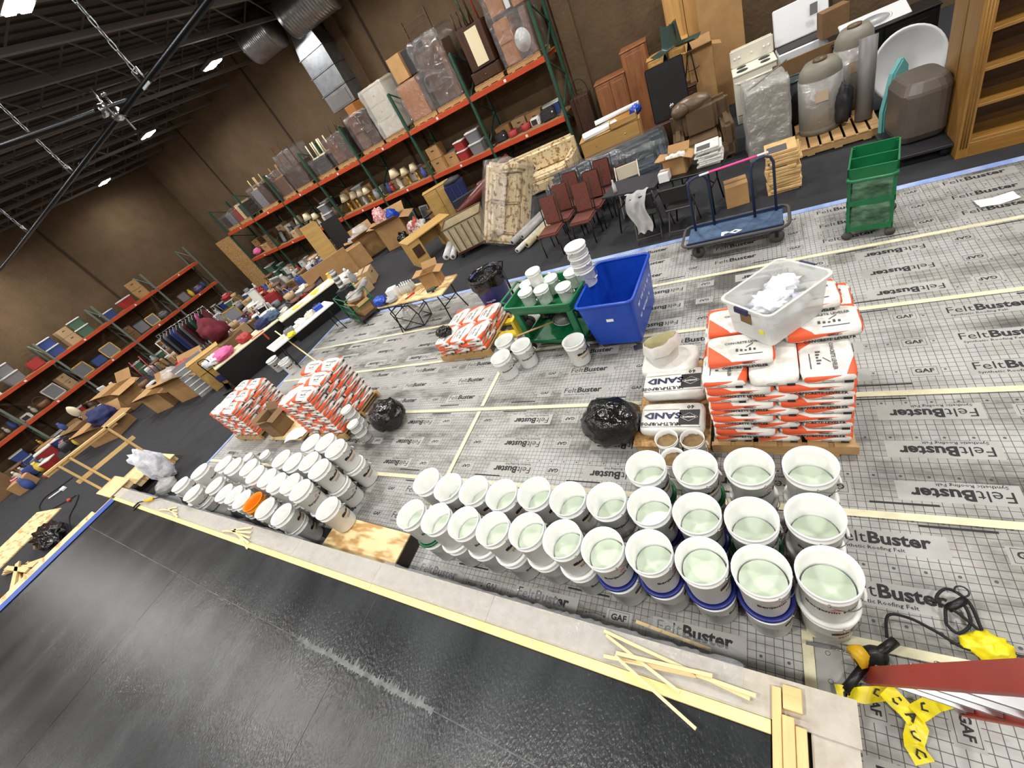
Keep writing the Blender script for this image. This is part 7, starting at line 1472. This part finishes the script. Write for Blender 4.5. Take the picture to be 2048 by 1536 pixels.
# white wire frame shelf and red hand truck
t = thing('wire_frame_table', 'white wire frame table frame by the left rack', 'table frame', (-19.6, 6.6, 0), .7)
for sx in (-.5, .5):
    for sy in (-.3, .3): MB().tube([(sx, sy, 0), (sx, sy, 1.2)], .018, 6).build('leg', 'c_white', t)
for z in (.6, 1.2):
    MB().tube([(-.5, -.3, z), (.5, -.3, z), (.5, .3, z), (-.5, .3, z)], .016, 6, closed=True).build('frame_ring', 'c_white', t)
t = thing('dolly_truck', 'red and grey hand truck leaning beside the tall carton', 'hand truck', (-20.2, 5.1, 0), .9)
for sx in (-.2, .2): MB().tube([(sx, 0, .05), (sx, .35, 1.15)], .018, 7).build('side_tube', 'c_red', t)
for i in range(4): MB().tube([(-.2, .06 + i * .09, .25 + i * .26), (.2, .06 + i * .09, .25 + i * .26)], .014, 6).build('crossbar', 'alu', t)
MB().box(-.22, -.22, .02, .22, 0, .04).build('toe_plate', 'alu', t)
t = thing('office_chair', 'white office chair with blue seat behind the tall carton', 'chair', (-21.4, 3.9, 0), .4); MB().cbox(0, 0, .45, .46, .44, .07).build('seat', 'c_blue', t, bevel=.03); MB().box(-.2, .2, .55, .2, .25, 1.0).build('backrest', 'c_white', t, bevel=.02); MB().tube([(0, 0, .08), (0, 0, .45)], .03, 8).build('column', 'c_white', t)
for i in range(5): a = i * 2 * PI / 5; MB().bar((0, 0, .08), (.28 * math.cos(a), .28 * math.sin(a), .05), .04, .03).build('base_arm', 'c_white', t); 
t = thing('desk_fan', 'white pedestal fan lying among the left clutter', 'fan', (-21.9, 3.0, 0), .3); MB().lathe([(.01, 0), (.2, 0), (.2, .03), (.01, .04)], 20).build('base', 'c_white', t); MB().tube([(0, 0, .03), (.1, 0, .75)], .02, 7).build('pole', 'c_white', t); MB().lathe([(.02, -.08), (.2, -.06), (.26, 0), (.2, .06), (.02, .08)], 22, T(.12, 0, .85, rx=PI / 2)).build('fan_cage', 'shade', t)
# free clutter fields
def field(n, box_, kinds, where, grp, seed, smin=.9, smax=1.35, dmin=.42, avoid=()):
    rr = random.Random(seed); pts = []; tries = 0
    while len(pts) < n and tries < 900:
        tries += 1; x = rr.uniform(box_[0], box_[1]); y = rr.uniform(box_[2], box_[3])
        if all((x - p[0]) ** 2 + (y - p[1]) ** 2 > dmin ** 2 for p in pts) and not any(a[0] < x < a[1] and a[2] < y < a[3] for a in avoid): pts.append((x, y))
    pts.sort()
    for i, (x, y) in enumerate(pts):
        k = rr.choice(kinds); m_ = rr.choice(MIXM[k]); sc_ = rr.uniform(smin, smax); wh = '%s from left, %s' % (ORD[i], where)
        item(k, m_, x, y, 0, rr.uniform(0, 6), sc_, wh, grp)
        if k in ('carton', 'bin', 'suitcase') and rr.random() < .55:
            k2 = rr.choice(('figurine', 'vase', 'appliance', 'bundle', 'figurine', 'basket', 'pot')); item(k2, rr.choice(MIXM[k2]), x, y, KH[k][2] * sc_ if k != 'suitcase' else .4 * sc_, rr.uniform(0, 6), rr.uniform(.8, 1.1), 'atop the ' + wh, grp)
ALLK = ('carton', 'carton', 'bin', 'appliance', 'suitcase', 'picture', 'stool', 'basket', 'bundle', 'pot', 'vase')
field(38, (-19.5, -14.3, 9.2, 12.1), ALLK, 'before the rack\'s far bays', 'clutter before the far rack bays', 1, 1.0, 1.6)
field(32, (-20.8, -16.4, 6.9, 9.2), ALLK, 'behind the clothes rail', 'clutter behind the clothes rail', 2)
field(30, (-15.2, -12.6, 7.3, 9.1), ALLK, 'around the high chair', 'clutter around the high chair', 3, dmin=.36, avoid=((-16, -15.2, 7.6, 8.4),))
field(24, (-23.3, -20.9, 5.4, 11.2), ALLK, 'left aisle by wall rack', 'clutter in the left aisle', 4)
field(18, (-18.9, -16.7, 4.4, 6.0), ALLK, 'left of the open cartons', 'clutter left of the open cartons', 5)
field(24, (-23.6, -20.4, .4, 2.6), ALLK, 'beyond the blue blanket carton', 'clutter beyond the blue blanket carton', 6)
field(9, (-11.9, -10.2, 7.9, 9.0), ('carton', 'bundle', 'bin', 'picture'), 'behind the curved desk', 'clutter behind the curved desk', 7)
field(10, (-23.5, -21.2, 3.3, 5.2), ALLK, 'behind the white fan', 'clutter behind the white fan', 8)
# carpet at the left of the platform: cord, lumber, ply
t = thing('extension_cord', 'black extension cord looped on the carpet left of the platform', 'cord', (0, 0, 0)); MB().tube(curve_([tuple(at(u, v, .014)) for u, v in ((145, 955), (118, 975), (90, 995), (78, 1015), (88, 1025), (110, 1015), (140, 998), (156, 990), (150, 1010), (138, 1035), (140, 1060), (143, 1085))]), .02, 6).build('cord', 'black_rubber', t); MB().lathe([(.03, -.05), (.05, 0), (.03, .05)], 10, Matrix.Translation(at(138, 1000, .05)) @ T(ry=PI / 2)).build('orange_plug', 'rack_orange', t)
t = thing('white_lamp_arm', 'thin white folding arm lying on the carpet', 'lamp arm', (0, 0, 0)); MB().tube([tuple(at(98, 997, .03)), tuple(at(122, 980, .03))], .022, 6).build('arm', 'white', t); MB().box(-.14, -.06, 0, .14, .06, .05, Matrix.Translation(at(128, 978, .01))).build('end_plate', 'white', t)
MB().box(-.75, -1.1, 0, .75, 1.1, .03).build('plywood_sheet', 'ply', label='plywood sheet lying left of the platform\'s blue edge', cat='plywood', loc=(-16.5, -1.0, .005), rz=.2)
for i in range(7): strip_('lumber offcut in the pile left of the platform, %s down' % ORD[i], Vector((-14.9 + .12 * i, -1.3 + .06 * i, .06 + .05 * (i % 3))), Vector((-13.5 + .1 * i, -.75 - .12 * i, .06 + .05 * (i % 3))), .09, .04, 'pine', 'lumber offcuts')
lumpy((-14.3, -.35, .16), .75, .28, .16, 131, amp=.4, freq=3).build('black_tarp', 'bag_black', label='crumpled black plastic tarp beside the platform\'s blue edge', cat='tarp')
for i, (x, y, m_) in enumerate(((-13.2, -1.75, 'c_brown'), (-13.6, -2.2, 'c_grey'), (-13.0, -2.5, 'c_white'))): lumpy((x, y, .2), .3, .25, .2, 133 + i, amp=.3).build('cloth_heap', m_, label='%s cloth heap left of the platform near the lumber' % COLN[m_], cat='cloth heap', group='cloth heaps by the lumber')
